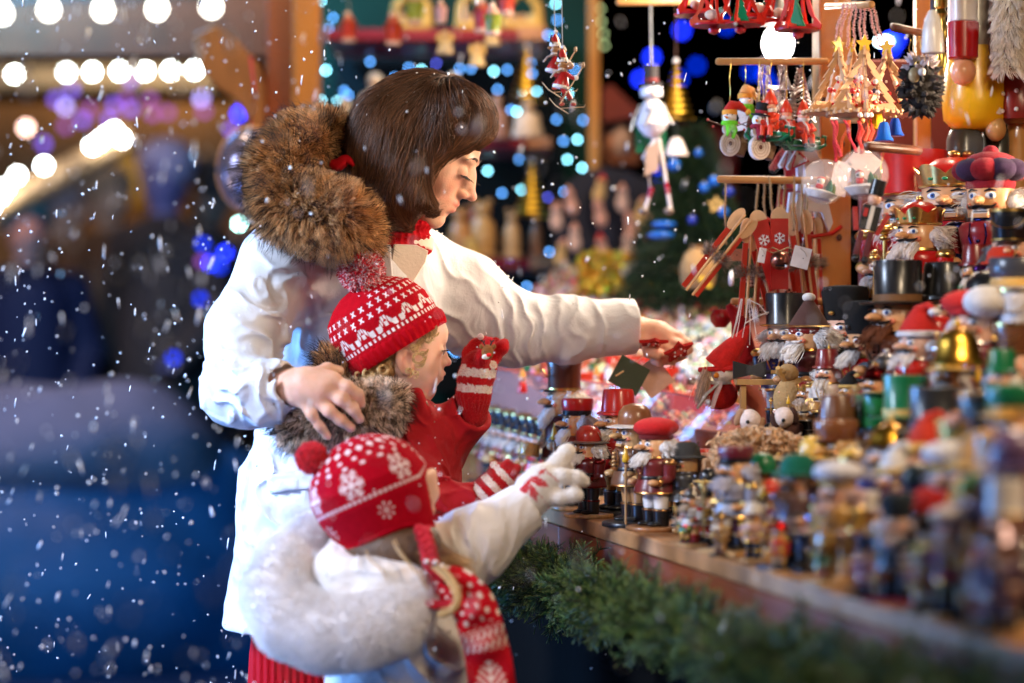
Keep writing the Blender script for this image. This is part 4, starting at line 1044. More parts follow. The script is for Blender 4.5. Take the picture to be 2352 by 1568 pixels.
def gc3(v):
    x = v[:, 0]/v[:, 1]*FPX+1176; y = 784-(v[:, 2]-CAMZ)/v[:, 1]*FPX; nearf = v[:, 1] < 3.466
    c = np.tile(np.array((.82, .76, .72)), (len(v), 1)); Rr = np.array((.60, .03, .04)); jag = 2.2*np.sign(np.sin(x*1.3))
    def leaf(cx, cy, ang, L, W_):
        ca, sa = math.cos(ang), math.sin(ang); a = ((x-cx)*ca+(y-cy)*sa)/L; b = (-(x-cx)*sa+(y-cy)*ca+jag*.5)/W_; return (np.abs(a) < 1) & (np.abs(b) < (1-np.abs(a))**.7)
    mk = leaf(1205, 1124, -1.0, 26, 10) | leaf(1224, 1130, 1.15, 26, 10) | leaf(1241, 1108, .35, 22, 10) | leaf(1224, 1100, -.4, 18, 7) | leaf(1245, 1083, -.5, 12, 5)
    mk |= (np.abs((x-1268)*.8-(y-1093)) < 3.2) & (np.sin(x*1.05) > -.2) & (x > 1256) & (x < 1286)
    mk |= (np.abs((x-1244)*1.3-(y-1142)) < 1.6) & (np.sin(y*1.6) > .2) & (x > 1235) & (x < 1262)
    c[mk & nearf] = Rr; return c
glove('white_glove', g, P(1150, 1215, 3.37), P(1375, 1005, 3.56), gc3, girl, (.85, .8, .76), 5200)
# ================================================================ SETTING
GRND = nmat('wet paving', (.018, .040, .115), rough=.42, noise=.5, nscale=.9, bump=.35, bscale=7, spec=.5)
def sheet(name, pts, mat_, kind='structure'):
    me = bpy.data.meshes.new(name); me.from_pydata(pts, [], [tuple(range(len(pts)))]); me.materials.append(mat_)
    return tag(link(name, me), kind=kind)
sheet('ground', [(-80, -5, 0), (80, -5, 0), (80, 160, 0), (-80, 160, 0)], GRND)
PINE = nmat('honey pine', (.60, .25, .05), rough=.42, wood=.35, nscale=14, stretch=(1, 1, .09), coat=.2)
PINEH = nmat('honey pine dowel', (.52, .24, .07), rough=.4, wood=.25, nscale=24, stretch=(.1, 1, 1), coat=.2)
RBRN = nmat('red brown board', (.25, .052, .014), rough=.5, wood=.4, nscale=16, stretch=(.15, .15, 1), coat=.15, bump=.2, bscale=60)
DBRN = nmat('dark timber', (.15, .036, .006), rough=.6, wood=.4, nscale=9, stretch=(.12, 1, 1), bump=.2, bscale=40)
TOPW = nmat('worn counter wood', (.42, .20, .08), rough=.5, wood=.45, nscale=12, stretch=(1, .12, 1), bump=.25, bscale=80)
def bevel(o, w_=.003, s=2):
    b = o.modifiers.new('bevel', 'BEVEL'); b.width = w_; b.segments = s; return o
def boxo(name, c, d, mat_, parent=None, rot=None, bev=.003):
    m = MB(); x, y, z = [q/2 for q in d]
    m.add([(-x, -y, -z), (x, -y, -z), (x, y, -z), (-x, y, -z), (-x, -y, z), (x, -y, z), (x, y, z), (-x, y, z)],
          [(0, 3, 2, 1), (4, 5, 6, 7), (0, 1, 5, 4), (1, 2, 6, 5), (2, 3, 7, 6), (3, 0, 4, 7)], (1, 1, 1), mat_)
    o = m.obj(name, parent, tuple(c), rot); return bevel(o, bev) if bev else o
# counter running towards the camera: edge line through E0 along T
E0 = np.array([.073, 4.02]); T = norm(np.array([.2120, -.9773])); Nn = np.array([.9773, .2120])
def edge(s, n): q = E0+T*s+Nn*n; return q
def at_row(px, n): return (n+.9236)/(.977*(px-1176)/FPX+.212)
ANG = math.atan2(T[1], T[0])
stall = thing('market_stall', 'open fronted wooden stall with honey coloured post heaped with christmas figures', 'market stall', (0, 0, 0), world=True)
def bar(name, s0, s1, n0, n1, z0, z1, mat_, parent=stall, bev=.003):
    c = edge((s0+s1)/2, (n0+n1)/2); return boxo(name, (c[0], c[1], (z0+z1)/2), (s1-s0, n1-n0, z1-z0), mat_, parent, (0, 0, ANG), bev)
for i, (n0, n1) in enumerate([(0, .088), (.09, .178), (.18, .268)]): bar('counter_plank', -2.6, 2.9, n0, n1, .895, .92, TOPW)
bar('fascia_board', -2.6, 0.003, .004, .026, .80, .893, RBRN); bar('fascia_board', .006, 2.9, .004, .026, .80, .893, RBRN)
bar('counter_front', -2.6, 2.9, .05, .065, .0, .80, nmat('black cloth', (.004, .004, .004), rough=1, bump=.3, bscale=30, spec=.05))
bar('shelf_tier', -.55, 2.9, .27, 1.3, .90, 1.05, RBRN); bar('shelf_tier', -.55, 2.9, .46, 1.3, 1.052, 1.19, RBRN)
# sloped display bed behind, with raised rims
def slopez(d): return 1.055+(d-4.4)*.235
bed = [(.12, 4.42), (.60, 4.42), (.78, 5.75), (.12, 5.75), (-.07, 4.95)]
m = MB(); vs = [(x, y, slopez(y)) for x, y in bed]+[(x, y, .93) for x, y in bed]
m.add(vs, [(0, 1, 2, 3, 4), (0, 5, 6, 1), (1, 6, 7, 2), (2, 7, 8, 3), (3, 8, 9, 4), (4, 9, 5, 0)], (1, 1, 1), nmat('pink lined display cloth', (.34, .12, .09), rough=.8, noise=.3, nscale=9)); m.obj('display_bed', stall)
# main post, knots, roof beam
pc = P(1913, 300, 4.05); post = boxo('post', (pc[0], 4.07, 1.75), (S(74, 4.05), .058, 1.7), PINE, stall, (0, 0, RAD(6)), .004)
for (x, y) in [(1928, 545), (1893, 230), (1935, 330)]: m = MB(); m.ball(tuple(P(x, y, 4.036)), (.0045, .002, .006), (.10, .035, .012), KM); m.obj('knot', stall)
pc2 = P(2118, 300, 4.15); boxo('post', (pc2[0], 4.15, 1.62), (S(34, 4.15), .03, .55), PINE, stall, (0, 0, 0), .003)
boxo('roof_beam', (.4, 4.3, 2.62), (2.4, .09, .12), DBRN, stall); boxo('plank', (pc[0]+.075, 4.02, 1.31), (.014, .05, .34), nmat('pale plank', (.62, .38, .2), rough=.5, wood=.2), stall, (0, RAD(9), 0))
boxo('side_board', (pc[0]+.16, 4.30, 1.40), (.16, .02, .6), nmat('dark red board', (.12, .015, .012), rough=.5), stall)
# ---- stall behind: green wall with fairy lights and red shelves
GREEN = nmat('dark green felt', (.002, .030, .016), rough=.95, noise=.3, nscale=3, bump=.3, bscale=80)
back = thing('back_display', 'dark green display wall with red edged shelves behind the woman', 'display wall', (0, 0, 0), world=True)
def pbox(name, x0, x1, y0, y1, d, th, mat_, parent, bev=.003):
    a, b = P(x0, y1, d), P(x1, y0, d); return boxo(name, ((a[0]+b[0])/2, d+th/2, (a[2]+b[2])/2), (b[0]-a[0], th, b[2]-a[2]), mat_, parent, None, bev)
pbox('wall_panel', 690, 1362, -260, 1200, 6.6, .03, GREEN, back); 
pbox('batten', 1352, 1377, -260, 640, 6.35, .06, PINE, back)
REDP = nmat('red shelf paint', (.26, .005, .014), rough=.5); TAN = nmat('tan shelf end', (.50, .22, .10), rough=.5, wood=.2)
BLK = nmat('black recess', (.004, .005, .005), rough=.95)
pbox('backing', 770, 1290, 92, 470, 6.56, .03, BLK, back, 0); pbox('backing', 1000, 1292, 330, 900, 6.55, .03, BLK, back, 0)  # flat black sheets in front of the green wall
for (x0, x1, y0, y1) in [(742, 1190, 66, 92), (1085, 1210, 320, 340), (1075, 1218, 594, 618)]:
    pbox('shelf', x0, x1, y0, y1, 6.15, .36, REDP, back)
for (x0, x1, y0, y1) in [(1190, 1254, 60, 92), (1210, 1266, 314, 340), (1218, 1274, 588, 618)]:
    pbox('shelf_end', x0, x1, y0, y1, 6.12, .36, TAN, back)
# ---- timber frame of the neighbouring stall, upper left
frame_ = thing('timber_frame', 'glossy brown timber post with curved brace and beam at upper left', 'stall frame', (0, 0, 0), world=True)
LITW = nmat('orange lit timber', (.62, .22, .03), rough=.45, wood=.35, nscale=10, stretch=(1, 1, .1))  # orange tone puts the light on this half of the post into its colour
RDW = nmat('red varnished timber', (.34, .066, .012), rough=.45, wood=.35, nscale=10, stretch=(1, 1, .1))
pbox('post', 612, 672, -260, 1950, 5.7, .09, RDW, frame_); pbox('post', 672, 730, -260, 1950, 5.66, .10, LITW, frame_)
pbox('beam', -700, 612, -60, 128, 5.95, .12, DBRN, frame_)
m = MB(); d = 5.72
out = [(448, 80), (500, 60), (545, 95), (600, 150), (612, 200), (612, 345), (596, 330), (575, 285), (548, 235), (500, 205), (462, 160)]
c0 = P(530, 200, d)
m.plate([((x-530)/FPX*d, -(y-200)/FPX*d) for x, y in out], .06, (1, 1, 1), nmat('brown orange brace', (.36, .11, .014), rough=.5, wood=.4, nscale=10, stretch=(1, 1, .3))); bevel(m.obj('brace', frame_, tuple(c0)), .006)
# ---- far stall and the crowd
far = thing('far_stall', 'far blurred wooden stall with warm lit boards left of the frame', 'market stall', (0, 0, 0), world=True)
WARM = nmat('warm lit boards', (.26, .12, .035), rough=.7, wood=.4, nscale=5, stretch=(1, 1, .1)); YEL = nmat('yellow awning', (.62, .34, .03), rough=.7, noise=.2, nscale=6)
pbox('back_wall', -260, 560, 235, 655, 13.4, .1, WARM, far); pbox('fascia', -300, 600, 150, 200, 12.9, .12, nmat('cream fascia', (.36, .29, .2), rough=.6), far)
pbox('counter', -260, 560, 640, 700, 12.8, .5, nmat('dark counter', (.02, .015, .015), rough=.8), far); pbox('counter_front', -260, 560, 700, 1050, 12.85, .05, nmat('black drape', (.008, .008, .012), rough=.95), far)
pbox('awning', 260, 395, 360, 470, 12.6, .12, YEL, far); 
a = P(-60, 500, 10); b = P(300, 312, 10); m = MB(); m.tube([a, (a+b)/2+[0, 0, -.02], b], .06, (.30, .17, .07), KM, seg=10); m.obj('roof_edge', far)
# low lavender cover and blue tarpaulin by the aisle
def person_far(name, label, px, pyh, d, coat, hat, skin, hair, trousers=(.01, .012, .03), pose=0):
    H = 1.70; k = FPX/d; x = (px-1176)/k; ztop = CAMZ-(pyh-784)/k; s = ztop/H
    o = []
    def U(a, b, ra, rb, k_=.04): o.append(('u', Cone(a, b, ra, rb), k_))
    t = thing(name, label, 'person', (x, d, 0), (0, 0, pose), s)
    U((0, 0, 1.36), (0, 0, 1.48), .055, .05); o.append(('u', Ell((0, 0, 1.60), (.078, .098, .118)), .02)); o.append(('u', Ell((0, -.10, 1.585), (.014, .02, .02)), .01))
    for s_ in (-1, 1):
        U((s_*.09, 0, .92), (s_*.10, .01, .48), .085, .06); U((s_*.10, .01, .48), (s_*.10, .03, .09), .055, .04); U((s_*.10, .02, .05), (s_*.10, -.12, .04), .042, .035)
        U((s_*.19, 0, 1.38), (s_*.25, .02, 1.10), .05, .042); U((s_*.25, .02, 1.10), (s_*.20, -.14, .92), .04, .03); U((s_*.20, -.14, .92), (s_*.19, -.21, .90), .032, .026, .01)
    U((0, 0, .95), (0, 0, 1.30), .14, .15, .06)
    me, v = sdf_mesh('body', o, (-.40, -.35, -.02), (.40, .25, 1.76), .014)
    c = np.tile(np.array(skin, float), (len(v), 1)); c[v[:, 2] < .9] = trousers; color_verts(me, c); me.materials.append(nmat('far skin', rough=.6, attr=True)); link('body', me, t)
    o = []
    U((0, 0, .80), (0, 0, 1.30), .19, .18, .06); U((-.17, 0, 1.36), (.17, 0, 1.36), .07, .07, .05)
    for s_ in (-1, 1): U((s_*.19, 0, 1.36), (s_*.26, .02, 1.10), .075, .065); U((s_*.26, .02, 1.10), (s_*.20, -.13, .93), .062, .05)
    me, v = sdf_mesh('coat', o, (-.42, -.28, .55), (.42, .28, 1.50), .014); me.materials.append(nmat(f'coat {coat}', coat, rough=.8, bump=.2)); link('coat', me, t)
    o = [('u', Ell((0, .015, 1.66), (.105, .12, .10)), 0)]
    me, v = sdf_mesh('hat', o+[('s', Ell((0, -.12, 1.58), (.08, .10, .09)), .01)], (-.15, -.15, 1.5), (.15, .2, 1.80), .010); me.materials.append(nmat(f'hat {hat}', hat, rough=.85, bump=.3)); link('hat', me, t)
    return t
person_far('person', 'far blurred shopper in blue coat and teal hat at the left edge', 62, 478, 10.5, (.006, .012, .05), (.02, .14, .20), (.70, .36, .28), 0, pose=.3)
person_far('person', 'far blurred shopper with pale lilac hat in front of the warm stall', 378, 352, 10.8, (.05, .035, .03), (.40, .34, .46), (.16, .14, .28), 0, pose=-.6)
person_far('person', 'far blurred figure in brown coat beside the yellow awning', 250, 400, 11.8, (.16, .09, .05), (.30, .20, .12), (.45, .28, .18), 0, pose=.9)
person_far('person', 'far blurred shopper in black coat left of the timber post', 480, 395, 11.3, (.012, .012, .015), (.03, .03, .035), (.30, .18, .13), 0, pose=-1.2)
person_far('person', 'far blurred shopper in grey coat at the dark stall counter', 150, 430, 12.0, (.07, .06, .06), (.20, .18, .20), (.5, .3, .2), 0, pose=1.5)
# ---------------------------------------------------------------- lamps that show as soft discs
def emis(name, col, s): return nmat(name, (0, 0, 0), rough=.5, emit=col, estr=s)
def bulb_string(name, label, pts, r, mat_, cord=True, group=None, part='bulb', pear=False, cordr=.003):
    t = thing(name, label, 'string lights', (0, 0, 0), world=True, group=group)
    if cord:
        m = MB(); q = [P(x, y-(10 if pear else 3), d)+[0, 0, .012] for x, y, d in pts]
        if len(q) > 1: m.tube(q, cordr, (.02, .03, .02), KM, seg=6); m.obj('cord', t)
    cache = {}
    for i, pt in enumerate(pts):
        x, y, d = pt[:3]; mt = mat_ if not isinstance(mat_, list) else mat_[pt[3]]
        if mt.name not in cache:
            b = MB()
            if pear: b.lathe([(0, -1), (.45, -.92), (.85, -.55), (1, -.05), (.85, .5), (.5, 1.0), (.32, 1.45), (.30, 1.7), (0, 1.7)], (1, 1, 1), mt, None, 16)
            else: b.ball((0, 0, 0), 1, (1, 1, 1), mt, seg=12, ring=8)
            cache[mt.name] = b.mesh('bulb')
        link('bulb', cache[mt.name], t, tuple(P(x, y, d)), None, r)
    return t
WH = emis('white bulb', (.93, 1.0, .95), 26)
bulb_string('festoon_lights', 'row of large pear shaped white bulbs along the top left beam', [(4, 30, 5.8), (112, 22, 5.8), (237, 22, 5.8), (361, 20, 5.8), (485, 15, 5.8)], .026, emis('warm white bulb', (1, .97, .86), 9), pear=True)
bulb_string('festoon_lights', 'row of round blurred white bulbs below the brown beam', [(33, 170, 12.4), (153, 166, 12.4), (212, 165, 12.4), (275, 163, 12.4), (333, 163, 12.4), (392, 162, 12.4), (447, 160, 12.4)], .017, emis('cool bulb', (.9, 1, .96), 75))
bulb_string('festoon_lights', 'blurred white bulbs climbing the roof edge at far left', [(-20, 475, 9.9), (0, 450, 9.9), (14, 430, 9.9), (40, 403, 9.9), (101, 380, 9.9), (212, 335, 9.9), (228, 325, 9.9), (245, 310, 9.9), (262, 300, 9.9), (280, 318, 9.9)], .018, emis('cool bulb b', (.95, 1, .97), 60))
PU = [emis('violet lamp', (.22, .12, .9), 3.5), emis('magenta lamp', (.36, .08, .52), 2.4), emis('lilac lamp', (.45, .38, 1.0), 6), emis('peach lamp', (1, .62, .5), 17), emis('blue lamp', (.01, .03, 1.0), 13), emis('deep blue lamp', (.0, .02, .55), 8)]
r_ = np.random.default_rng(3)
bulb_string('fairy_lights', 'blurred violet and lilac fairy lights under the far festoon', [(150, 245, 12, 2), (128, 228, 12, 0), (165, 205, 12, 0), (205, 250, 12, 1), (290, 225, 12, 1), (300, 250, 12, 0), (345, 228, 12, 1), (262, 240, 12, 0), (350, 262, 12, 1), (385, 258, 12, 1), (462, 226, 12, 2), (468, 255, 12, 1), (190, 275, 12, 0), (150, 290, 12, 1), (300, 182, 12, 0), (60, 293, 12.5, 3), (100, 330, 12, 0), (250, 275, 12, 0)], .021, PU, cord=False)
bulb_string('fairy_lights', 'blurred deep blue fairy lights between the post and the white coat', [(570, 132, 10, 5), (548, 262, 10, 4), (560, 250, 10, 4), (530, 297, 10, 0), (517, 580, 10, 4), (483, 604, 10, 4), (505, 612, 10, 5), (466, 560, 10, 5), (460, 686, 10, 5), (463, 600, 10, 1), (398, 822, 10, 5), (520, 730, 10, 5), (545, 690, 10, 5)], .016, PU, cord=False)
bulb_string('fairy_lights', 'large blurred blue lights in the dark gap behind the snowman', [(1566, 70, 12, 4), (1497, 131, 12, 4), (1471, 181, 12, 4), (1561, 180, 12, 5), (1600, 150, 12, 5), (1725, 165, 12, 5), (1754, 170, 12, 5), (1768, 195, 12, 5), (1440, 270, 12, 5), (1530, 640, 12, 5), (1523, 400, 12, 5), (1555, 350, 12, 5), (2060, 90, 11, 4), (2048, 110, 11, 4), (1535, 455, 12, 5), (1668, 60, 12, 5)], .018, PU, cord=False)
bulb_string('lamp', 'single turquoise blurred light beside the coat shoulder', [(549, 514, 8.5)], .010, emis('teal bulb', (.5, 1, .9), 55), cord=False)
bulb_string('lamp', 'amber blurred light below the red toy roof', [(1407, 583, 6.8)], .008, emis('amber bulb', (1, .5, .03), 9), cord=False)
bulb_string('lamp', 'yellow green blurred light beside the green wall batten', [(1379, 20, 7.2), (1381, 50, 7.2), (1386, 78, 7.2), (1388, 104, 7.2)], .0055, emis('lime bulb', (.6, .8, .35), 4), cord=False)
CY = [emis('ice light', (.28, .82, 1.0), 22), emis('sky light', (.12, .40, 1.0), 13), emis('indigo light', (.12, .14, .95), 8)]
fl = [(756, 66, 1), (737, 2, 0), (765, 40, 1), (775, 108, 0), (724, 97, 2), (749, 160, 0), (722, 256, 2), (800, 218, 1), (850, 141, 1), (738, 230, 0), (775, 232, 0), (790, 208, 1), (781, 281, 0), (748, 162, 0), (748, 361, 0), (732, 280, 0), (744, 362, 0),
      (906, 178, 1), (939, 155, 1), (968, 160, 0), (1002, 145, 2), (967, 192, 1), (1056, 157, 1), (1082, 157, 1), (1134, 163, 0), (1165, 160, 1), (1143, 205, 1), (1200, 206, 0), (1077, 208, 1), (1232, 90, 1), (1276, 8, 0), (1240, 22, 1), (1280, 46, 1), (1258, 80, 1),
      (1220, 146, 1), (1232, 208, 0), (1272, 84, 1), (1287, 120, 1), (1305, 213, 0), (1174, 252, 1), (1187, 256, 0), (1120, 392, 0), (1326, 320, 0), (1278, 274, 1), (1337, 385, 0), (1303, 366, 0), (1294, 324, 1), (1198, 435, 0), (1296, 440, 1), (1153, 443, 1), (1258, 453, 2),
      (1225, 541, 1), (1262, 578, 1), (1210, 658, 1), (1250, 682, 1), (1137, 652, 1), (1192, 365, 1), (1222, 168, 1), (790, 310, 1), (1339, 276, 1), (1320, 160, 1), (885, 118, 2), (1170, 590, 2), (1332, 500, 1)]
bulb_string('fairy_lights', 'net of ice blue fairy lights on the green display wall', [(x, y, 6.5, k) for x, y, k in fl], .0044, CY, cord=False)
bulb_string('lamp', 'two small blue lights by the childs raised glove', [(1040, 796, 6.0), (1048, 805, 6.0), (1030, 790, 6.0)], .008, CY[1], cord=False)
# stall lamp beside the post and the far blue-white one
lt = thing('stall_lamp', 'glaring white bulb hanging beside the wooden post under red ornaments', 'lamp', tuple(P(1787, 100, 4.5)))
m = MB(); m.ball((0, 0, 0), (.029, .029, .034), (1, 1, 1), emis('stall bulb', (1, .96, .93), 32), seg=24, ring=16); m.obj('bulb', lt)
m = MB(); m.lathe([(.018, .025), (.020, .075), (.012, .10), (0, .10)], (.25, .25, .25), KG); m.rod((0, 0, .10), (0, 0, 1.0), .003, (.02, .02, .02), KM); m.obj('lamp_holder', lt)
pl = bpy.data.lights.new('stall_bulb_light', 'POINT'); pl.energy = 9; pl.color = (1, .9, .8); pl.shadow_soft_size = .04
po = bpy.data.objects.new('stall_bulb_light', pl); COL.objects.link(po); po.location = tuple(P(1787, 100, 4.42))
lt = thing('stall_lamp', 'blue white lamp glowing behind the wooden tree ornaments', 'lamp', tuple(P(2030, 95, 5.5)))
m = MB(); m.ball((0, 0, 0), (.020, .02, .010), (1, 1, 1), emis('blue white bulb', (.6, .85, 1), 26)); m.ball((.018, .01, .004), (.018, .02, .018), (1, 1, 1), PU[4]); m.obj('bulb', lt)
# ================================================================ MERCHANDISE
WHT = (.80, .74, .70); SKN = (.72, .36, .16); SKP = (.80, .46, .32); RED = (.52, .012, .010); DRED = (.18, .010, .010); BLK_ = (.010, .010, .012); GLD = (.80, .52, .16)
GRN = (.01, .16, .06); NAVY = (.012, .016, .09); WOODC = (.62, .34, .13); BRN = (.16, .06, .025); YELC = (.75, .42, .02); GRY = (.10, .10, .12); PUR = (.10, .03, .16)
BEARD = {}
def beard_mat(col):
    k = 'fluff %s' % (col,); return nmat(k, rough=.8, hair=[(0, tuple(c*.9 for c in col)), (1, tuple(min(1, c*1.15) for c in col))], spec=.25, hr=(.8, 1.15))
def fluff(kind, col, n):
    key = (kind, col, n)
    if key in BEARD: return BEARD[key]
    r = np.random.default_rng(len(BEARD)+5)
    if kind == 'hair':     # side and back hair of a head of radius .085 around z .60-.75
        a = r.uniform(-.05*np.pi, 1.05*np.pi, n); z = r.uniform(.625, .745, n); rt = np.stack([.085*np.cos(a), .085*np.sin(a), z], 1)
        nr = np.stack([np.cos(a), np.sin(a)*.8, r.normal(size=n)*.3], 1); p = fur_points(rt, norm(nr), .075, 5, (0, 0, -.55), .45, .35, 12, 4)
    else:                  # beard below the mouth
        x = r.uniform(-.055, .055, n); z = r.uniform(.595, .655, n); rt = np.stack([x, -np.sqrt(np.maximum(.0072-x*x, 0)), z], 1)
        nr = np.stack([x*3, -np.ones(n), -.3*np.ones(n)], 1); p = fur_points(rt, norm(nr), .095, 5, (0, -.1, -1.3), .25, .35, 10, 6)
    hc = bpy.data.hair_curves.new(kind); hc.add_curves([5]*n); hc.points.foreach_set('position', p.astype(np.float32).ravel())
    hc.points.foreach_set('radius', np.tile(np.array([.0030, .0028, .0024, .0016, .0006], np.float32), n)); hc.materials.append(beard_mat(col)); BEARD[key] = hc; return hc
PARTC = {}
def part(key, fn, name, parent, loc=None, rot=None, scale=None):
    if key not in PARTC:
        m = MB(); fn(m); PARTC[key] = m.mesh(name)
    return link(name, PARTC[key], parent, loc, rot, scale)
def hat_mesh(m, kind, c, c2, z=.765):
    if kind == 'shako':
        m.lathe([(.086, z-.012), (.090, z), (.092, z+.15), (.104, z+.225), (.10, z+.235), (0, z+.238)], c, KP); m.lathe([(.094, z), (.094, z+.018)], c2, KG)
        m.lathe([(.106, z+.21), (.106, z+.23)], c2, KG); m.ball((0, -.07, z), (.075, .075, .012), BLK_, KP)
        m.tube([(.075*math.cos(a)*1.25, -.098+.006*math.sin(a*9), z+.19-.10*math.sin(a)) for a in np.linspace(.3, 2.6, 12)], .0045, c2, KG, seg=6)
    elif kind == 'top':
        m.lathe([(.14, z-.006), (.145, z+.004), (.095, z+.010), (.088, z+.02), (.092, z+.22), (.090, z+.235), (0, z+.237)], c, KP); m.lathe([(.093, z+.012), (.094, z+.05)], c2, KM)
    elif kind == 'cyl':
        m.lathe([(.118, z-.002), (.12, z+.012), (.095, z+.014), (.093, z+.02), (.097, z+.225), (.093, z+.236), (0, z+.238)], c, KP); m.lathe([(.121, z), (.124, z+.006), (.121, z+.012)], c2, KG)
    elif kind == 'bearskin':
        m.lathe([(.085, z-.01), (.098, z+.03), (.105, z+.12), (.112, z+.19), (.100, z+.228), (.05, z+.238), (0, z+.238)], c, KF); m.ball((0, -.105, z+.05), .015, c2, KG)
    elif kind == 'crown':
        m.lathe([(.09, z-.01), (.094, z+.045), (.085, z+.09), (.05, z+.13), (.0, z+.145)], c, KP); m.lathe([(.094, z-.008), (.100, z), (.094, z+.008)], c2, KG)
        n = 40; vs = []; fs = []
        for i in range(n):
            a = 2*math.pi*i/n; h = .055+.045*abs(math.cos(a*3)); ro = .094+.02*abs(math.cos(a*3))
            vs += [(.095*math.cos(a), .095*math.sin(a), z), (ro*math.cos(a), ro*math.sin(a), z+h), (.091*math.cos(a), .091*math.sin(a), z), ((ro-.005)*math.cos(a), (ro-.005)*math.sin(a), z+h)]
        for i in range(n):
            j = (i+1) % n; fs += [(4*i, 4*j, 4*j+1, 4*i+1), (4*i+2, 4*i+3, 4*j+3, 4*j+2), (4*i+1, 4*j+1, 4*j+3, 4*i+3)]
        m.add(vs, fs, c2, KG); m.ball((0, 0, z+.155), .018, c2, KG)
        for a in (-2.0, -1.57+.0, -1.1): m.ball((.098*math.cos(a), .098*math.sin(a), z+.03), .009, (.01, .25, .1), KP)
    elif kind == 'santa':
        m.lathe([(.092, z-.01), (.090, z+.05), (.07, z+.10), (.045, z+.15)], c, KF)
        m.tube([(0, 0, z+.13), (.015, 0, z+.175), (.05, .01, z+.195), (.085, .01, z+.17)], [.05, .036, .026, .016], c, KF, seg=12)
        m.lathe([(.088, z-.02), (.108, z-.005), (.108, z+.018), (.088, z+.03)], c2, KF); m.ball((.095, .01, z+.15), .03, c2, KF)
    elif kind == 'cone':
        m.lathe([(.10, z), (.075, z+.06), (.045, z+.13), (.018, z+.19)], c, KF); m.ball((0, 0, z+.205), .032, WHT, KF); m.lathe([(.098, z-.005), (.112, z+.002), (.10, z+.012)], c2, KG)
        m.lathe([(.088, z-.05), (.093, z-.04), (.093, z-.008), (.088, z-.002)], DRED, KP)
        for i in range(12): a = i*.5236; m.ball((.093*math.cos(a), .093*math.sin(a), z-.022-.008*(i % 2)), .006, WHT, KP, seg=8, ring=6)
    elif kind == 'dome':
        m.lathe([(.088, z-.01), (.092, z+.05), (.085, z+.11), (.06, z+.155), (.02, z+.172), (0, z+.173)], c, KP); m.lathe([(.09, z-.01), (.15, z-.012), (.152, z-.004), (.10, z+.012)], c2, KP, sy=1)
    elif kind == 'fez':
        m.lathe([(.095, z-.01), (.115, z-.006), (.112, z+.012), (.092, z+.02), (.082, z+.17), (.075, z+.19), (0, z+.195)], c, KP)
    elif kind == 'kepi':
        m.lathe([(.088, z-.01), (.094, z), (.096, z+.035)], c2, KP); m.lathe([(.096, z+.035), (.100, z+.05), (.104, z+.12), (.098, z+.13), (0, z+.132)], c, KP); m.ball((0, -.075, z-.004), (.07, .06, .01), c2, KP)
    elif kind == 'pom':
        m.ball((0, 0, z+.085), (.135, .13, .085), c, KF, seg=24, ring=14); m.lathe([(.09, z-.015), (.10, z), (.10, z+.02), (.09, z+.03)], c2, KF)
    elif kind == 'alpine':
        m.lathe([(.13, z-.012), (.128, z+.002), (.098, z+.010), (.085, z+.10), (.055, z+.145), (0, z+.15)], c, KF, sy=1.15); m.lathe([(.10, z+.006), (.099, z+.028)], c2, KM)
        m.tube([(.09, 0, z+.02), (.11, .01, z+.10), (.13, .02, z+.17)], [.010, .014, .002], c2, KM, seg=6, flat=.3)
    elif kind == 'tartan':
        for i in range(9): a = i*.698; m.ball((.085*math.cos(a), .085*math.sin(a), z+.075), (.062, .062, .055), (c if i % 2 else c2), KF)
        m.ball((0, 0, z+.11), (.10, .10, .055), c, KF); m.lathe([(.088, z-.015), (.095, z), (.092, z+.04)], c, KF); m.ball((0, 0, z+.165), .03, c, KF)
    elif kind == 'bobble':
        m.ball((-.03, 0, z+.055), (.105, .10, .075), c, KF, seg=20, ring=12); m.lathe([(.09, z-.015), (.10, z), (.09, z+.03)], c2, KF); m.ball((.075, -.05, z+.06), .088, WHT, KF, seg=20, ring=12)
    elif kind == 'helmet':
        m.lathe([(.088, z-.01), (.12, z-.004), (.10, z+.012), (.09, z+.06), (.06, z+.115), (.02, z+.14), (0, z+.141)], c, KG); m.ball((0, 0, z+.16), .022, c2, KG)
HTOP = dict(shako=.238, top=.237, cyl=.238, bearskin=.238, crown=.173, santa=.22, cone=.237, dome=.173, fez=.195, kepi=.132, pom=.17, bobble=.13, alpine=.17, tartan=.195, helmet=.182)
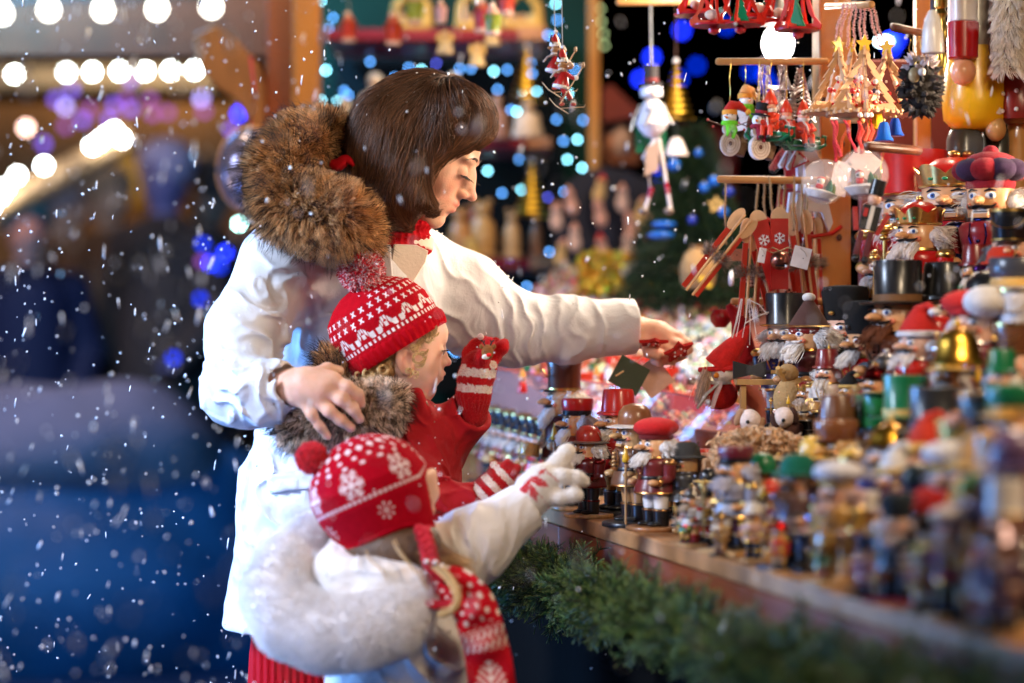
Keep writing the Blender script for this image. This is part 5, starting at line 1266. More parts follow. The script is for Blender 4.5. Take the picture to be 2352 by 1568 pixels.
def nutcracker(label, px, ytop, n, hat='shako', hc=BLK_, hc2=GLD, coat=RED, trim=GLD, legs=WHT, boots=BLK_, skin=SKN, hair=WHT, beard=True, rot=-60, acc=None, base=BLK_, detail=1, group='nutcrackers and smokers on the stall', z0=None, d=None, seat=False, name='nutcracker', fluffn=None, tilt=0, fat=1.45, mous=BLK_):
    d = at_row(px, n) if d is None else d
    if z0 is None: z0 = .9203 if n < .27 else (1.0503 if n < .46 else 1.1903)
    ztop = CAMZ-(ytop-784)/FPX*d; total = .765+HTOP[hat]; s = (ztop-z0)/total; x = (px-1176)/FPX*d
    t = thing(name, label, 'figurine', (x, d, z0), (tilt, 0, RAD(rot)), (s*fat, s*fat, s), group)
    bs = len(label) % 3
    part(('base', base, bs), lambda m: m.lathe([(.17, 0), (.175, .006), (.175, .030), (.168, .038), (0, .038)], base, KP if base == BLK_ else KW, None, 24) if bs else m.box((0, 0, .019), (.34, .30, .038), base, KP if base == BLK_ else KW), 'base', t)
    def fl_(m):
        m.lathe([(.042, 0), (.045, .02), (.047, .10), (.051, .13), (.049, .145), (0, .147)], boots, KP); m.ball((0, -.035, .018), (.040, .060, .024), boots, KP); m.lathe([(.050, .125), (.053, .132), (.050, .14)], trim, KG)
        m.lathe([(.041, .145), (.047, .22), (.050, .30)], legs, KP)
    for sx in (-1, 1): part(('leg', boots, legs, trim), fl_, 'leg', t, (sx*.054, 0, .038))
    def fb(m):
        m.lathe([(.105, .30), (.128, .31), (.124, .36), (.108, .42), (.106, .45), (.116, .52), (.122, .565), (.105, .592), (.06, .603), (0, .605)], coat, KP, None, 24)
        m.lathe([(.109, .425), (.112, .43), (.111, .452), (.108, .456)], BLK_ if coat != BLK_ else trim, KP); m.box((0, -.110, .441), (.030, .012, .026), trim, KG)
        for k in range(4): m.ball((0, -.108-.004*(k == 1), .475+.026*k), .0085, trim, KG, seg=8, ring=6)
        m.lathe([(.127, .306), (.131, .312), (.128, .322)], trim, KG)
        for sx in (-1, 1): m.tube([(sx*.03, -.119, .585), (sx*.035, -.118, .52), (sx*.02, -.112, .46)], .004, trim, KG, seg=5)
        m.lathe([(.07, .595), (.088, .600), (.085, .615), (.07, .62)], trim, KG)
    part(('tunic', coat, trim), fb, 'tunic', t)
    def fa(m):
        m.ball((0, 0, 0), (.046, .042, .036), trim, KG); m.lathe([(.036, -.02), (.038, -.05), (.034, -.13)], coat, KP)
        m.tube([(0, 0, -.12), (0, -.01, -.145), (0, -.05, -.165)], [.035, .036, .034], coat, KP, seg=10); m.lathe([(.038, 0), (.041, .01), (.038, .022)], trim, KG, TR((0, -.05, -.165), (RAD(82), 0, 0)))
        m.ball((0, -.095, -.172), (.030, .034, .030), skin if skin != WHT else WOODC, KW)
    for sx in (-1, 1): part(('arm', coat, trim, skin), fa, 'arm', t, (sx*.142, 0, .572), (0, sx*RAD(4), sx*RAD(-14)))
    h = None
    def fh(m):
        m.lathe([(.070, .600), (.084, .612), (.088, .66), (.088, .765), (.083, .772), (0, .773)], skin, KW if skin == WOODC else KP, None, 24)
        m.box((0, -.086, .640), (.062, .016, .034), WHT, KP); m.box((0, -.090, .622), (.062, .018, .020), skin, KP); m.box((0, -.0955, .640), (.058, .002, .004), BLK_, KP)
        m.ball((0, -.112, .692), (.022, .034, .024), skin, KP); m.ball((0, -.140, .688), .013, tuple(min(1, c*1.2) for c in skin), KP)
        for sx in (-1, 1):
            m.tube([(0, -.097, .668), (sx*.022, -.102, .660), (sx*.045, -.090, .662), (sx*.058, -.078, .676)], [.010, .011, .008, .002], mous, KP, seg=8)
            m.ball((sx*.050, -.068, .668), (.018, .012, .018), (.75, .20, .10), KP, seg=10, ring=6)
    h = part(('head', skin, mous), fh, 'head', t)
    def fe(m):
        m.ball((0, 0, 0), (.021, .009, .018), (.88, .86, .84), KP, seg=12, ring=8); m.ball((.002, -.005, 0), (.010, .006, .012), (.03, .10, .35), KP, seg=10, ring=6); m.ball((.002, -.008, 0), (.005, .004, .006), BLK_, KP, seg=8, ring=6)
        m.tube([(-.024, .002, .020), (-.004, -.004, .030), (.022, .002, .024)], [.003, .006, .002], BLK_, KM, seg=6)
    for sx in (-1, 1): part(('eye',), fe, 'eye', h, (sx*.036, -.080, .716), (0, 0, sx*RAD(22)))
    part(('hat', hat, hc, hc2), lambda m: hat_mesh(m, hat, hc, hc2), 'hat', t)
    fn = fluffn or (420 if detail else 200)
    if hair:
        def pad(m): [m.ball((sx*.088, .02, .685), (.036, .055, .055), hair, KF) for sx in (-1, 1)]; m.ball((0, .075, .685), (.075, .035, .055), hair, KF); beard and m.ball((0, -.085, .595), (.048, .020, .040), hair, KF)
        part(('pad', hair, beard), pad, 'hair_padding', t)
        link('hair', fluff('hair', hair, fn), t)
    if hair and beard: link('beard', fluff('beard', hair, fn//2), t)
    if acc == 'drum':
        def fd(m):
            m.lathe([(.055, 0), (.058, .004), (.055, .012), (.052, .015), (.052, .075), (.055, .078), (.058, .086), (.055, .09), (0, .09)], WOODC, KW)
            for k in range(16): a = k*.3927; m.rod((.054*math.cos(a), .054*math.sin(a), .012+.066*(k % 2)), (.054*math.cos(a+.39), .054*math.sin(a+.39), .078-.066*(k % 2)), .0022, GLD, KG)
        part(('drum',), fd, 'drum', t, (0, -.20, .33), (RAD(-8), 0, 0))
        def fs(m): m.rod((0, 0, -.05), (0, .02, .08), .005, WOODC, KW); m.ball((0, .02, .085), .014, (.25, .12, .05), KP)
        for sx in (-1, 1): part(('stick',), fs, 'drumstick', t, (sx*.105, -.12, .44), (RAD(-18), sx*RAD(20), 0))
    elif acc == 'staff':
        def fs(m): m.rod((0, 0, 0), (0, 0, .52), .007, WOODC, KW); m.lathe([(0, .50), (.020, .52), (.022, .55), (.012, .60), (0, .66)], YELC, KP); m.lathe([(.012, .505), (.018, .51), (.012, .52)], BLK_, KP)
        part(('staff',), fs, 'staff', t, (-.165, -.10, .04))
    elif acc == 'sceptre':
        def fs(m): m.rod((0, 0, .1), (0, 0, .50), .007, GLD, KG); m.ball((0, 0, .52), .026, GLD, KG); m.ball((0, 0, .555), .014, GLD, KG); m.ball((0, 0, .48), .016, GLD, KG)
        part(('sceptre',), fs, 'sceptre', t, (-.165, -.10, .04))
    elif acc == 'sword':
        def fs(m): m.box((0, 0, .16), (.016, .005, .30), (.6, .6, .62), KG); m.ball((0, 0, 0), .016, GLD, KG); m.box((0, 0, .02), (.06, .014, .01), GLD, KG)
        part(('sword',), fs, 'sword', t, (.16, -.10, .36), (RAD(25), 0, 0))
    elif acc == 'tray':
        def fs(m): m.box((0, -.02, 0), (.20, .12, .012), WOODC, KW); [m.ball((-.06+.04*k, -.02, .018), .015, [RED, WHT, GRN, YELC][k % 4], KP, seg=8, ring=6) for k in range(4)]
        part(('tray',), fs, 'tray', t, (0, -.18, .42))
    elif acc == 'buttons':
        part(('buttons',), lambda m: [m.ball((0, -.124, .47+.03*k), .012, WOODC, KW) for k in range(4)], 'buttons', t)
    return t
G0 = 'nutcrackers and smokers on the stall'
# front row along the counter edge, far to near
nutcracker('tall nutcracker in brown hat with gold chain and wooden drum at the counter edge', 1296, 815, .040, 'shako', (.13, .035, .015), GLD, (.10, .012, .012), (.5, .3, .12), (.15, .02, .015), BLK_, SKN, WHT, True, -78, 'drum', WOODC, fluffn=900, fat=1.22)
nutcracker('nutcracker in red cap with black band holding a yellow tipped staff', 1326, 914, .035, 'kepi', RED, BLK_, (.16, .02, .02), GLD, BLK_, BLK_, SKN, WHT, True, -72, 'staff', WOODC, fluffn=900, fat=1.25)
nutcracker('short nutcracker with shiny red dome hat and grey brim by the white glove', 1352, 976, .012, 'dome', (.40, .03, .02), (.10, .10, .09), (.12, .012, .012), (.2, .02, .02), BLK_, BLK_, SKN, WHT, True, -60, 'sceptre', WOODC, fluffn=700)
nutcracker('nutcracker in tall glossy red fez hat right of the red dome hat', 1420, 892, .075, 'fez', (.60, .02, .012), RED, (.45, .02, .02), (.2, .2, .25), (.5, .25, .05), BLK_, SKN, WHT, True, -60, 'sword', BLK_, fluffn=600)
nutcracker('wooden smoker with brown cap and studded white band beside the red fez', 1458, 926, .035, 'dome', (.22, .08, .03), (.78, .70, .60), (.14, .06, .03), (.6, .3, .1), (.45, .22, .08), BLK_, WOODC, None, False, -65, 'buttons', BLK_)
nutcracker('nutcracker in fluffy round red hat with long white beard at the counter edge', 1507, 958, .045, 'pom', (.62, .012, .012), DRED, (.16, .02, .02), WOODC, WHT, BLK_, SKN, WHT, True, -60, 'staff', (.30, .12, .04), fluffn=700)
nutcracker('smoker in dark grey felt hat and cloak behind the fluffy red hat', 1576, 1010, .085, 'alpine', (.035, .032, .028), (.06, .06, .05), (.05, .045, .04), GRY, BLK_, BLK_, WOODC, None, False, -60, None, WOODC)
nutcracker('nutcracker holding up a white baton with striped drum at the counter edge', 1590, 1112, .02, 'helmet', (.5, .45, .42), GLD, (.5, .45, .42), RED, WOODC, DRED, SKN, (.50, .38, .28), True, -55, 'sceptre', WOODC)
nutcracker('nutcracker in maroon beret with grey beard near the middle of the counter edge', 1690, 1024, .04, 'kepi', (.14, .015, .025), BLK_, (.30, .28, .33), GLD, (.15, .02, .04), BLK_, SKN, (.55, .50, .54), True, -55, 'sceptre', WOODC)
nutcracker('small nutcracker in flat green hat with white pompom and striped scarf', 1752, 1040, .085, 'dome', (.01, .16, .06), (.01, .12, .05), (.10, .02, .08), WHT, (.35, .28, .26), BLK_, SKN, WHT, True, -50, None, WOODC)
nutcracker('gingerbread coloured smoker kneeling at the counter edge before the maroon beret', 1655, 1170, .012, 'helmet', (.45, .28, .12), GLD, (.40, .22, .09), GLD, (.4, .2, .08), BRN, WOODC, WHT, True, -50, 'tray', BLK_)
nutcracker('big blurred nutcracker in teal green felt hat and brown coat', 1832, 1036, .045, 'alpine', (.0, .14, .09), (.01, .08, .05), (.12, .045, .03), (.2, .2, .35), (.03, .05, .12), BLK_, SKN, (.14, .06, .03), True, -50, 'staff', BLK_, detail=0)
nutcracker('blurred nutcracker in white puffy hat and mustard coat near the edge', 1926, 1058, .03, 'pom', (.78, .74, .78), YELC, (.55, .28, .04), GLD, (.50, .24, .03), WOODC, SKP, (.72, .48, .42), True, -50, 'tray', WOODC, detail=0)
nutcracker('blurred nutcracker in black hat and pink coat low at the counter edge', 1988, 1225, .015, 'shako', (.02, .01, .02), PUR, (.50, .06, .12), WHT, (.4, .05, .1), BLK_, SKP, (.70, .50, .52), True, -40, 'staff', BLK_, detail=0)
nutcracker('blurred nutcracker in dark blue coat with drooping white hair near the edge', 2060, 1130, .03, 'bearskin', (.020, .03, .04), GRY, (.015, .03, .08), GRY, (.03, .04, .06), BLK_, SKP, (.70, .58, .60), True, -40, None, (.35, .02, .05), detail=0)
nutcracker('blurred nutcracker in broad pale hat lowest at the right of the counter', 2190, 1160, .03, 'pom', (.78, .62, .50), RED, (.28, .03, .08), GLD, (.2, .25, .15), BLK_, SKP, (.75, .60, .55), True, -35, 'sceptre', WOODC, detail=0)
nutcracker('blurred nutcracker in purple coat at the lower right corner of the photo', 2300, 1190, .02, 'helmet', (.45, .32, .35), GLD, (.20, .12, .24), WHT, (.16, .10, .2), BLK_, SKP, (.62, .50, .54), True, -35, 'staff', WOODC, detail=0)
# second row
nutcracker('blurred smoker with brown felt hat behind the white puffy hat', 1920, 962, .17, 'kepi', (.22, .07, .02), (.20, .06, .02), (.03, .04, .09), GLD, (.3, .15, .05), BRN, WOODC, (.7, .6, .5), True, -45, 'tray', WOODC, detail=0)
nutcracker('blurred nutcracker in golden bell shaped helmet with grey arms', 2045, 956, .15, 'helmet', (.80, .42, .05), GLD, (.14, .13, .15), YELC, (.2, .15, .1), BLK_, SKP, (.62, .5, .45), True, -45, None, WOODC, detail=0)
nutcracker('blurred nutcracker in bright green bucket hat with black coat', 2033, 900, .25, 'shako', (.01, .15, .03), BLK_, (.02, .02, .02), RED, BLK_, BLK_, SKP, WHT, True, -45, 'staff', WOODC, detail=0)
nutcracker('blurred nutcracker in wide charcoal grey cylinder hat and pale fluffy beard', 2148, 888, .18, 'top', (.028, .030, .036), (.04, .04, .05), (.30, .12, .10), YELC, BRN, BLK_, SKP, (.80, .60, .52), True, -45, 'sceptre', WOODC, detail=0)
nutcracker('blurred nutcracker in dark teal round hat with blue brim', 2108, 1064, .10, 'dome', (.008, .022, .028), (.02, .02, .10), (.06, .05, .16), WHT, (.04, .04, .1), BLK_, SKP, (.74, .62, .64), True, -40, None, BLK_, detail=0)
nutcracker('blurred smoker with white frothy hair and yellow collar at the right', 2190, 1010, .12, 'pom', (.80, .74, .72), YELC, (.10, .09, .11), YELC, (.4, .3, .1), BLK_, SKP, (.80, .70, .66), True, -40, None, BLK_, detail=0)
nutcracker('blurred nutcracker in grey green hat with orange brim at the right edge', 2270, 900, .16, 'shako', (.05, .07, .07), (.45, .12, .02), (.26, .10, .10), GLD, BRN, BLK_, SKP, (.7, .5, .45), True, -40, None, WOODC, detail=0)
nutcracker('blurred nutcracker in lavender coat cut by the right edge', 2335, 985, .08, 'dome', (.18, .10, .20), (.12, .08, .2), (.18, .10, .20), (.5, .35, .35), (.15, .1, .2), BLK_, SKP, (.55, .42, .50), True, -40, None, BLK_, detail=0)
nutcracker('blurred blue capped nutcracker between the teal hat and white hair', 2000, 1098, .09, 'kepi', (.02, .025, .16), (.02, .02, .09), (.03, .03, .08), (.5, .45, .6), BLK_, BLK_, SKP, (.6, .55, .65), True, -40, None, BLK_, detail=0)
# middle tier: bearskins, dwarf smoker, chef, santa with bell
nutcracker('nutcracker in black top hat with gold brim and navy coat near the post', 1803, 672, .345, 'cyl', BLK_, GLD, NAVY, GLD, WHT, BLK_, SKN, WHT, True, -35, None, BLK_, fluffn=800)
nutcracker('smiling smoker in glittery cone hat with white pompom and dark red robe', 1858, 672, .33, 'cone', (.10, .04, .03), GLD, (.06, .008, .008), (.45, .2, .05), (.06, .01, .01), BLK_, SKN, WHT, True, -62, None, BLK_, fluffn=900, fat=1.5, mous=WHT)
nutcracker('guardsman nutcracker in furry black bearskin left of the post', 1941, 655, .44, 'bearskin', (.006, .006, .007), GLD, BLK_, GLD, RED, BLK_, SKP, (.02, .02, .02), True, -45, 'tray', BLK_)
nutcracker('guardsman nutcracker in wide black bearskin with white hair and red coat', 1988, 690, .35, 'bearskin', (.006, .006, .007), GRY, (.55, .01, .01), GLD, (.55, .01, .01), BLK_, SKN, WHT, True, -62, 'staff', WOODC, fluffn=700)
nutcracker('brown bearded smoker in black wide brimmed top hat below the crowned king', 2062, 597, .37, 'top', (.012, .012, .014), (.20, .09, .03), (.12, .04, .02), BLK_, BRN, BLK_, SKN, (.14, .045, .02), True, -60, None, BLK_)
nutcracker('santa smoker with red hat and white beard leaning beside a big brass bell', 2112, 693, .33, 'santa', (.62, .02, .012), (.82, .76, .74), (.62, .02, .012), WHT, RED, BLK_, SKP, (.82, .76, .74), True, -60, None, BLK_, detail=0)
nutcracker('santa nutcracker in red bobble hat with huge white pompom at the right', 2240, 664, .36, 'bobble', (.68, .02, .012), RED, (.20, .02, .03), WHT, (.1, .1, .12), BLK_, SKP, (.78, .66, .62), True, -40, 'tray', BLK_, detail=0)
nutcracker('white coated figure with raised arm left of the santa with the bell', 2036, 800, .30, 'helmet', (.75, .70, .70), WHT, (.78, .72, .70), WHT, (.7, .65, .65), WOODC, SKP, WHT, True, -45, 'sceptre', WOODC, detail=0)
nutcracker('soldier nutcracker in black shako with gold rim and white coat at right edge', 2320, 478, .50, 'shako', (.008, .008, .010), GLD, (.60, .52, .56), PUR, (.5, .05, .08), BLK_, SKP, (.16, .17, .20), False, -20, 'sword', BLK_, detail=0)
nutcracker('nutcracker with pink face and grey hair right below the black shako', 2345, 590, .44, 'kepi', (.05, .05, .06), GLD, (.35, .25, .35), GLD, NAVY, BLK_, SKP, (.5, .4, .4), True, -20, None, BLK_, detail=0)
# top tier: kings
nutcracker('king nutcracker with smooth red cylinder hat and gold brim', 2099, 345, .56, 'cyl', (.56, .012, .008), GLD, (.50, .01, .01), GLD, WHT, BLK_, SKN, (.80, .68, .62), True, -35, None, BLK_, fat=1.75)
nutcracker('small king nutcracker with jewelled gold crown over a red dome', 2112, 450, .475, 'crown', (.55, .012, .010), GLD, (.50, .008, .008), GLD, WHT, BLK_, SKN, (.74, .66, .64), True, -50, 'sceptre', BLK_, fluffn=800)
nutcracker('king nutcracker with square red and gold crown and curled moustache', 2192, 345, .585, 'crown', (.55, .012, .010), GLD, (.42, .01, .02), GLD, BLK_, BLK_, SKN, WHT, False, -25, 'sceptre', BLK_, fat=1.75)
nutcracker('nutcracker in dark red tartan beret with blue eyes', 2275, 333, .57, 'tartan', (.30, .008, .02), (.035, .012, .05), (.30, .02, .03), NAVY, BLK_, BLK_, SKN, WHT, False, -35, None, BLK_, fat=1.25)
nutcracker('guardsman nutcracker partly hidden between the square crown and tartan beret', 2225, 345, .64, 'crown', (.6, .02, .01), GLD, (.42, .01, .02), GLD, BLK_, BLK_, SKN, WHT, False, -25, None, BLK_, fat=1.75)
# little black hatted soldiers in a line at the back of the counter
lab = ['first', 'second', 'third', 'fourth', 'fifth', 'sixth', 'seventh', 'eighth']
for i in range(8):
    px = 1122+i*18.5; nutcracker('little black hatted soldier, %s from the left in the line behind the gloves' % lab[i], px, 930+i*4.5+(i % 2)*3, .045+.012*(i % 2), 'shako', (.008, .008, .014), GLD, [DRED, NAVY, RED, BLK_][i % 4], GLD, WHT if i % 2 else BLK_, BLK_, SKP, WHT, True, -65+8*(i % 3), ['sceptre', None, 'drum'][i % 3], BLK_, fluffn=260, group='line of little soldiers', fat=1.3)
# figures filling the second and third rows so that the stall reads as crowded
fill = [(1240, 1000, .10), (1388, 985, .15), (1484, 1000, .15), (1545, 1035, .14), (1620, 1040, .12), (1790, 1070, .12), (1870, 1000, .14), (1730, 1150, .03), (1790, 1190, .015), (1890, 1230, .015), (1770, 985, .20), (1705, 985, .22), (2120, 1240, .012), (2085, 985, .21), (2240, 1080, .06), (2180, 800, .28), (2300, 800, .30), (2330, 740, .36), (2240, 560, .47), (2170, 600, .44), (2010, 830, .28), (1950, 850, .30), (1850, 870, .28), (2260, 1250, .012), (1575, 1160, .012), (1960, 1150, .06), (2150, 1120, .07),
        (1810, 860, .28), (1900, 800, .30), (1925, 905, .2), (1985, 905, .24), (2080, 860, .24), (2130, 940, .16), (2215, 930, .14), (2290, 1000, .10), (2230, 985, .12), (2335, 880, .18), (2150, 720, .36), (2195, 740, .34), (2345, 660, .40), (2270, 620, .44), (2300, 560, .48), (2020, 560, .50), (2060, 1010, .12), (1860, 1110, .06), (2310, 1100, .05), (2140, 1180, .035), (2030, 1230, .02), (1960, 1020, .14), (1770, 1100, .08), (1620, 1110, .05)]
HATS = ['shako', 'kepi', 'santa', 'dome', 'top', 'alpine', 'fez', 'crown', 'helmet', 'cyl']
hn = dict(shako='tall hat', kepi='peaked cap', santa='stocking hat', dome='round hat', top='brimmed hat', alpine='felt hat', fez='fez', crown='crown', helmet='helmet', cyl='cylinder hat')
CL = [('red', RED), ('black', BLK_), ('green', GRN), ('scarlet', (.62, .04, .015)), ('golden', (.75, .45, .08)), ('white', WHT), ('brown', BRN), ('tan', (.6, .36, .16)), ('pink', (.7, .4, .32)), ('maroon', DRED)]
rr = random.Random(12)
where = lambda px: 'near the little soldiers' if px < 1400 else 'behind the red fez' if px < 1560 else 'in the middle of the counter' if px < 1760 else 'before the dwarf smoker' if px < 1930 else 'among the blurred figures' if px < 2150 else 'at the right edge'
used = set()
for (px, yt, n) in fill:
    for _ in range(60):
        hk = rr.choice(HATS); (cn, cc_) = rr.choice(CL); (kn, kc) = rr.choice(CL); l_ = 'figurine with %s %s and %s coat %s' % (cn, hn[hk], kn, where(px))
        if l_ not in used: break
    used.add(l_)
    nutcracker(l_, px, yt, n, hk, cc_, GLD, kc, rr.choice([GLD, WHT, YELC]), rr.choice([WHT, BLK_, RED, WOODC]), BLK_, rr.choice([SKN, SKP, WOODC]), rr.choice([WHT, WHT, (.6, .5, .45), None]), True, -60+rr.random()*30, rr.choice([None, None, 'staff', 'tray', 'drum', 'sceptre']), rr.choice([WOODC, BLK_]), detail=0, fat=1.35)
for k in range(46):
    px = rr.choice([1460, 1600, 1700, 1800, 1900, 2000, 2080, 2160, 2240, 2320])+rr.randint(-40, 40); n = rr.uniform(.06, .25); d_ = at_row(px, n); yt = 784+(.28-rr.uniform(.085, .13))/d_*FPX
    for _ in range(200):
        hk = rr.choice(HATS); (cn, cc_) = rr.choice(CL); (kn, kc) = rr.choice(CL); l_ = 'little figurine with %s %s and %s coat %s' % (cn, hn[hk], kn, where(px))
        if l_ not in used: break
    used.add(l_); nutcracker(l_, px, yt, n, hk, cc_, GLD, kc, rr.choice([GLD, WHT, YELC]), rr.choice([WHT, BLK_, RED, WOODC]), BLK_, rr.choice([SKN, SKP, WOODC]), rr.choice([WHT, WHT, None]), True, -60+rr.random()*30, rr.choice([None, None, 'tray', 'drum']), rr.choice([WOODC, BLK_]), detail=0, fluffn=120, group='little figurines crowded on the counter')
# big brass bell held beside the santa
t = thing('brass_bell', 'large blurred brass bell in front of the red santa coat', 'bell', tuple(P(2200, 838, 3.02)))
m = MB(); m.lathe([(.036, 0), (.037, .003), (.030, .010), (.026, .028), (.021, .040), (.010, .046), (0, .047)], (.78, .42, .06), KG, seg=28); m.ball((0, 0, .052), .006, (.78, .42, .06), KG); m.obj('bell', t)
# two giant nutcrackers hanging into the frame at upper right
def big(label, px, parts_, d):
    t = thing('giant_nutcracker', label, 'figurine', (0, 0, 0), world=True, group='giant nutcrackers at the upper right'); 
    for nm, fn in parts_: m = MB(); fn(m, d); m.obj(nm, t)
def pl_lathe(m, px, d, prof, col, k=KP, M2=None, seg=32):      # prof: (radius px, y px)
    c = P(px, 784, d); m.lathe([(S(r, d), CAMZ-(y-784)/FPX*d) for r, y in prof[::-1]], col, k, TR((c[0], c[1], 0)), seg)
big('giant nutcracker with yellow skirt white sleeve and gold baton', 2210, [
    ('arm', lambda m, d: (pl_lathe(m, 2212, d-.06, [(34, -300), (33, 48), (30, 51)], WHT), pl_lathe(m, 2211, d-.06, [(33, 50), (37, 52), (35, 132), (30, 136)], (.45, .008, .008)))),
    ('hand', lambda m, d: m.ball(tuple(P(2212, 164, d-.06)), (S(29, d), S(29, d), S(32, d)), (.80, .38, .20), KP, seg=24, ring=16)),
    ('skirt', lambda m, d: pl_lathe(m, 2240, d, [(55, 60), (68, 150), (76, 230), (72, 275), (50, 298), (0, 302)], (.80, .46, .01))),
    ('tunic', lambda m, d: pl_lathe(m, 2240, d, [(60, -400), (62, 40), (66, 90), (60, 118), (55, 125)], (.30, .28, .25))),
    ('boot', lambda m, d: pl_lathe(m, 2216, d, [(34, 299), (42, 320), (43, 400), (40, 470)], (.045, .045, .035), KP)),
    ('boot', lambda m, d: pl_lathe(m, 2292, d+.03, [(34, 299), (42, 320), (43, 400), (40, 470)], (.045, .045, .035), KP)),
    ('baton', lambda m, d: (pl_lathe(m, 2161, d-.10, [(12, -40), (14, 15), (10, 20), (15, 32), (10, 43), (15, 60), (15, 85), (9, 98), (15, 108), (9, 119), (13, 122), (16, 140), (6, 175), (1, 202)], (.66, .45, .10), KG)))], 3.98)
big('giant nutcracker with white fur hair and red polka dot tunic at the right edge', 2320, [
    ('arm', lambda m, d: (pl_lathe(m, 2275, d, [(20, -300), (18, 38)], (.55, .5, .5)), pl_lathe(m, 2277, d, [(17, 38), (20, 40), (22, 206)], (.22, .010, .008)), pl_lathe(m, 2280, d, [(17, 207), (20, 210), (22, 262), (18, 266)], (.78, .70, .66)))),
    ('hand', lambda m, d: m.ball(tuple(P(2287, 296, d)), (S(24, d), S(24, d), S(29, d)), (.62, .34, .12), KW, seg=20, ring=14)),
    ('tunic', lambda m, d: (pl_lathe(m, 2340, d+.02, [(30, -300), (34, 160), (50, 190), (58, 240), (52, 275), (30, 284)], (.20, .012, .008)),
        [m.ball(tuple(P(2340+57*math.sin(a)*k2, y, d+.02-S(57*math.cos(a)*k2, d))), S(5.5, d), (.85, .8, .78), KP, seg=8, ring=6) for a, y, k2 in [(-.75, 215, .95), (-.1, 208, .93), (.5, 212, .95), (-.75, 255, .98), (-.1, 250, 1), (.45, 256, .97), (-1.2, 232, 1)]])),
    ('leg', lambda m, d: pl_lathe(m, 2338, d+.04, [(24, 280), (24, 620)], (.62, .32, .10), KW)),], 3.95)
r = np.random.default_rng(31); n = 2600; a = r.uniform(-3.3, .3, n); y = r.uniform(-60, 165, n); d0 = 3.89
rt = np.stack([P(2318, 0, d0)[0]+S(20, d0)*np.cos(a), d0+.012*np.sin(a), CAMZ-(y-784)/FPX*d0], 1); nr = np.stack([np.cos(a), np.sin(a), -.2+0*a], 1)
hb = bpy.data.objects['giant_nutcracker.001']
strands('beard', fur_points(rt, norm(nr), .026, 5, (0, 0, -1.1), .3, .3, 14, 3), .00055, beard_mat((.85, .76, .66)), hb, .3)
t = thing('ornament', 'glossy white wooden bell hanging left of the gold baton', 'ornament', tuple(P(2142, 122, 3.5)))
m = MB(); m.lathe([(.016, 0), (.0165, .003), (.015, .03), (.012, .048), (.005, .062), (0, .064)], WHT, KP); m.rod((0, 0, .06), (0, 0, .3), .003, (.05, .05, .08), KM); m.obj('bell', t)
# ================================================================ HANGING ORNAMENTS, TRAYS, GARLAND, SNOW
def dup(root, loc, rot=None, label=None, scale=None):
    c = root.copy(); COL.objects.link(c); c.location = loc
    if rot is not None: c.rotation_euler = rot
    if scale is not None: c.scale = (scale,)*3
    if label: c['label'] = label
    for ch in list(root.children):
        k = ch.copy(); COL.objects.link(k); k.parent = c
        for g in ch.children: q = g.copy(); COL.objects.link(q); q.parent = k
    return c
def cordp(a, b, n=8, sag=.0, wob=.0008):
    a, b = np.array(a), np.array(b); return [tuple(a+(b-a)*t+np.array([wob*math.sin(9*t), wob*math.cos(7*t), -sag*math.sin(math.pi*t)])) for t in np.linspace(0, 1, n)]
def dowel(x0, y0, x1, y1, d0, d1, rp, label, mat_=PINEH):
    a, b = P(x0, y0, d0), P(x1, y1, d1); r = S(rp, d0); L = float(np.linalg.norm(b-a)); Tm, _ = ALONG(a, b)
    t = thing('dowel', label, 'peg', (0, 0, 0), world=True); m = MB(); m.lathe([(0, -r*.6), (r*.6, -r*.5), (r, 0), (r, L), (r*.6, L+r*.4), (0, L+r*.5)], (1, 1, 1), mat_, Tm, 20); m.obj('rod', t); return t
dowel(1648, 141, 1900, 141, 4.0, 4.02, 8, 'wooden dowel with snowmen and gnomes hanging below the bright lamp')
dowel(1651, 411, 1900, 415, 3.98, 4.0, 8.5, 'wooden dowel with twine cords holding the red sledges')
dowel(1683, 692, 1900, 692, 4.0, 4.02, 8, 'lowest wooden dowel above the black top hat')
dowel(1900, 14, 2002, 10, 3.95, 3.75, 8, 'wooden peg carrying the three wooden tree ornaments')
dowel(1912, 276, 1980, 276, 3.95, 3.7, 7, 'wooden peg with red ribbons of the clear globes')
dowel(1992, 336, 2110, 346, 3.5, 3.62, 11, 'dark brown dowel above the red cylinder hat', nmat('dark dowel', (.14, .04, .015), rough=.35, wood=.3, nscale=20, stretch=(.1, 1, 1)))
dowel(2053, 62, 2128, 78, 3.5, 3.62, 9, 'brown dowel with bunch of golden strings at upper right', nmat('dark dowel', (.14, .04, .015)))
dowel(1420, 4, 1600, 2, 4.5, 4.6, 8, 'wooden bar at the top edge holding the long legged snowman')
GOLDT = (.75, .50, .12)
def string(t, a, b, r=.0008, col=GOLDT, k=KG, nm='cord', n=9, wob=.001):
    m = MB(); m.tube(cordp(a, b, n, 0, wob), r, col, k, seg=6); return m.obj(nm, t)
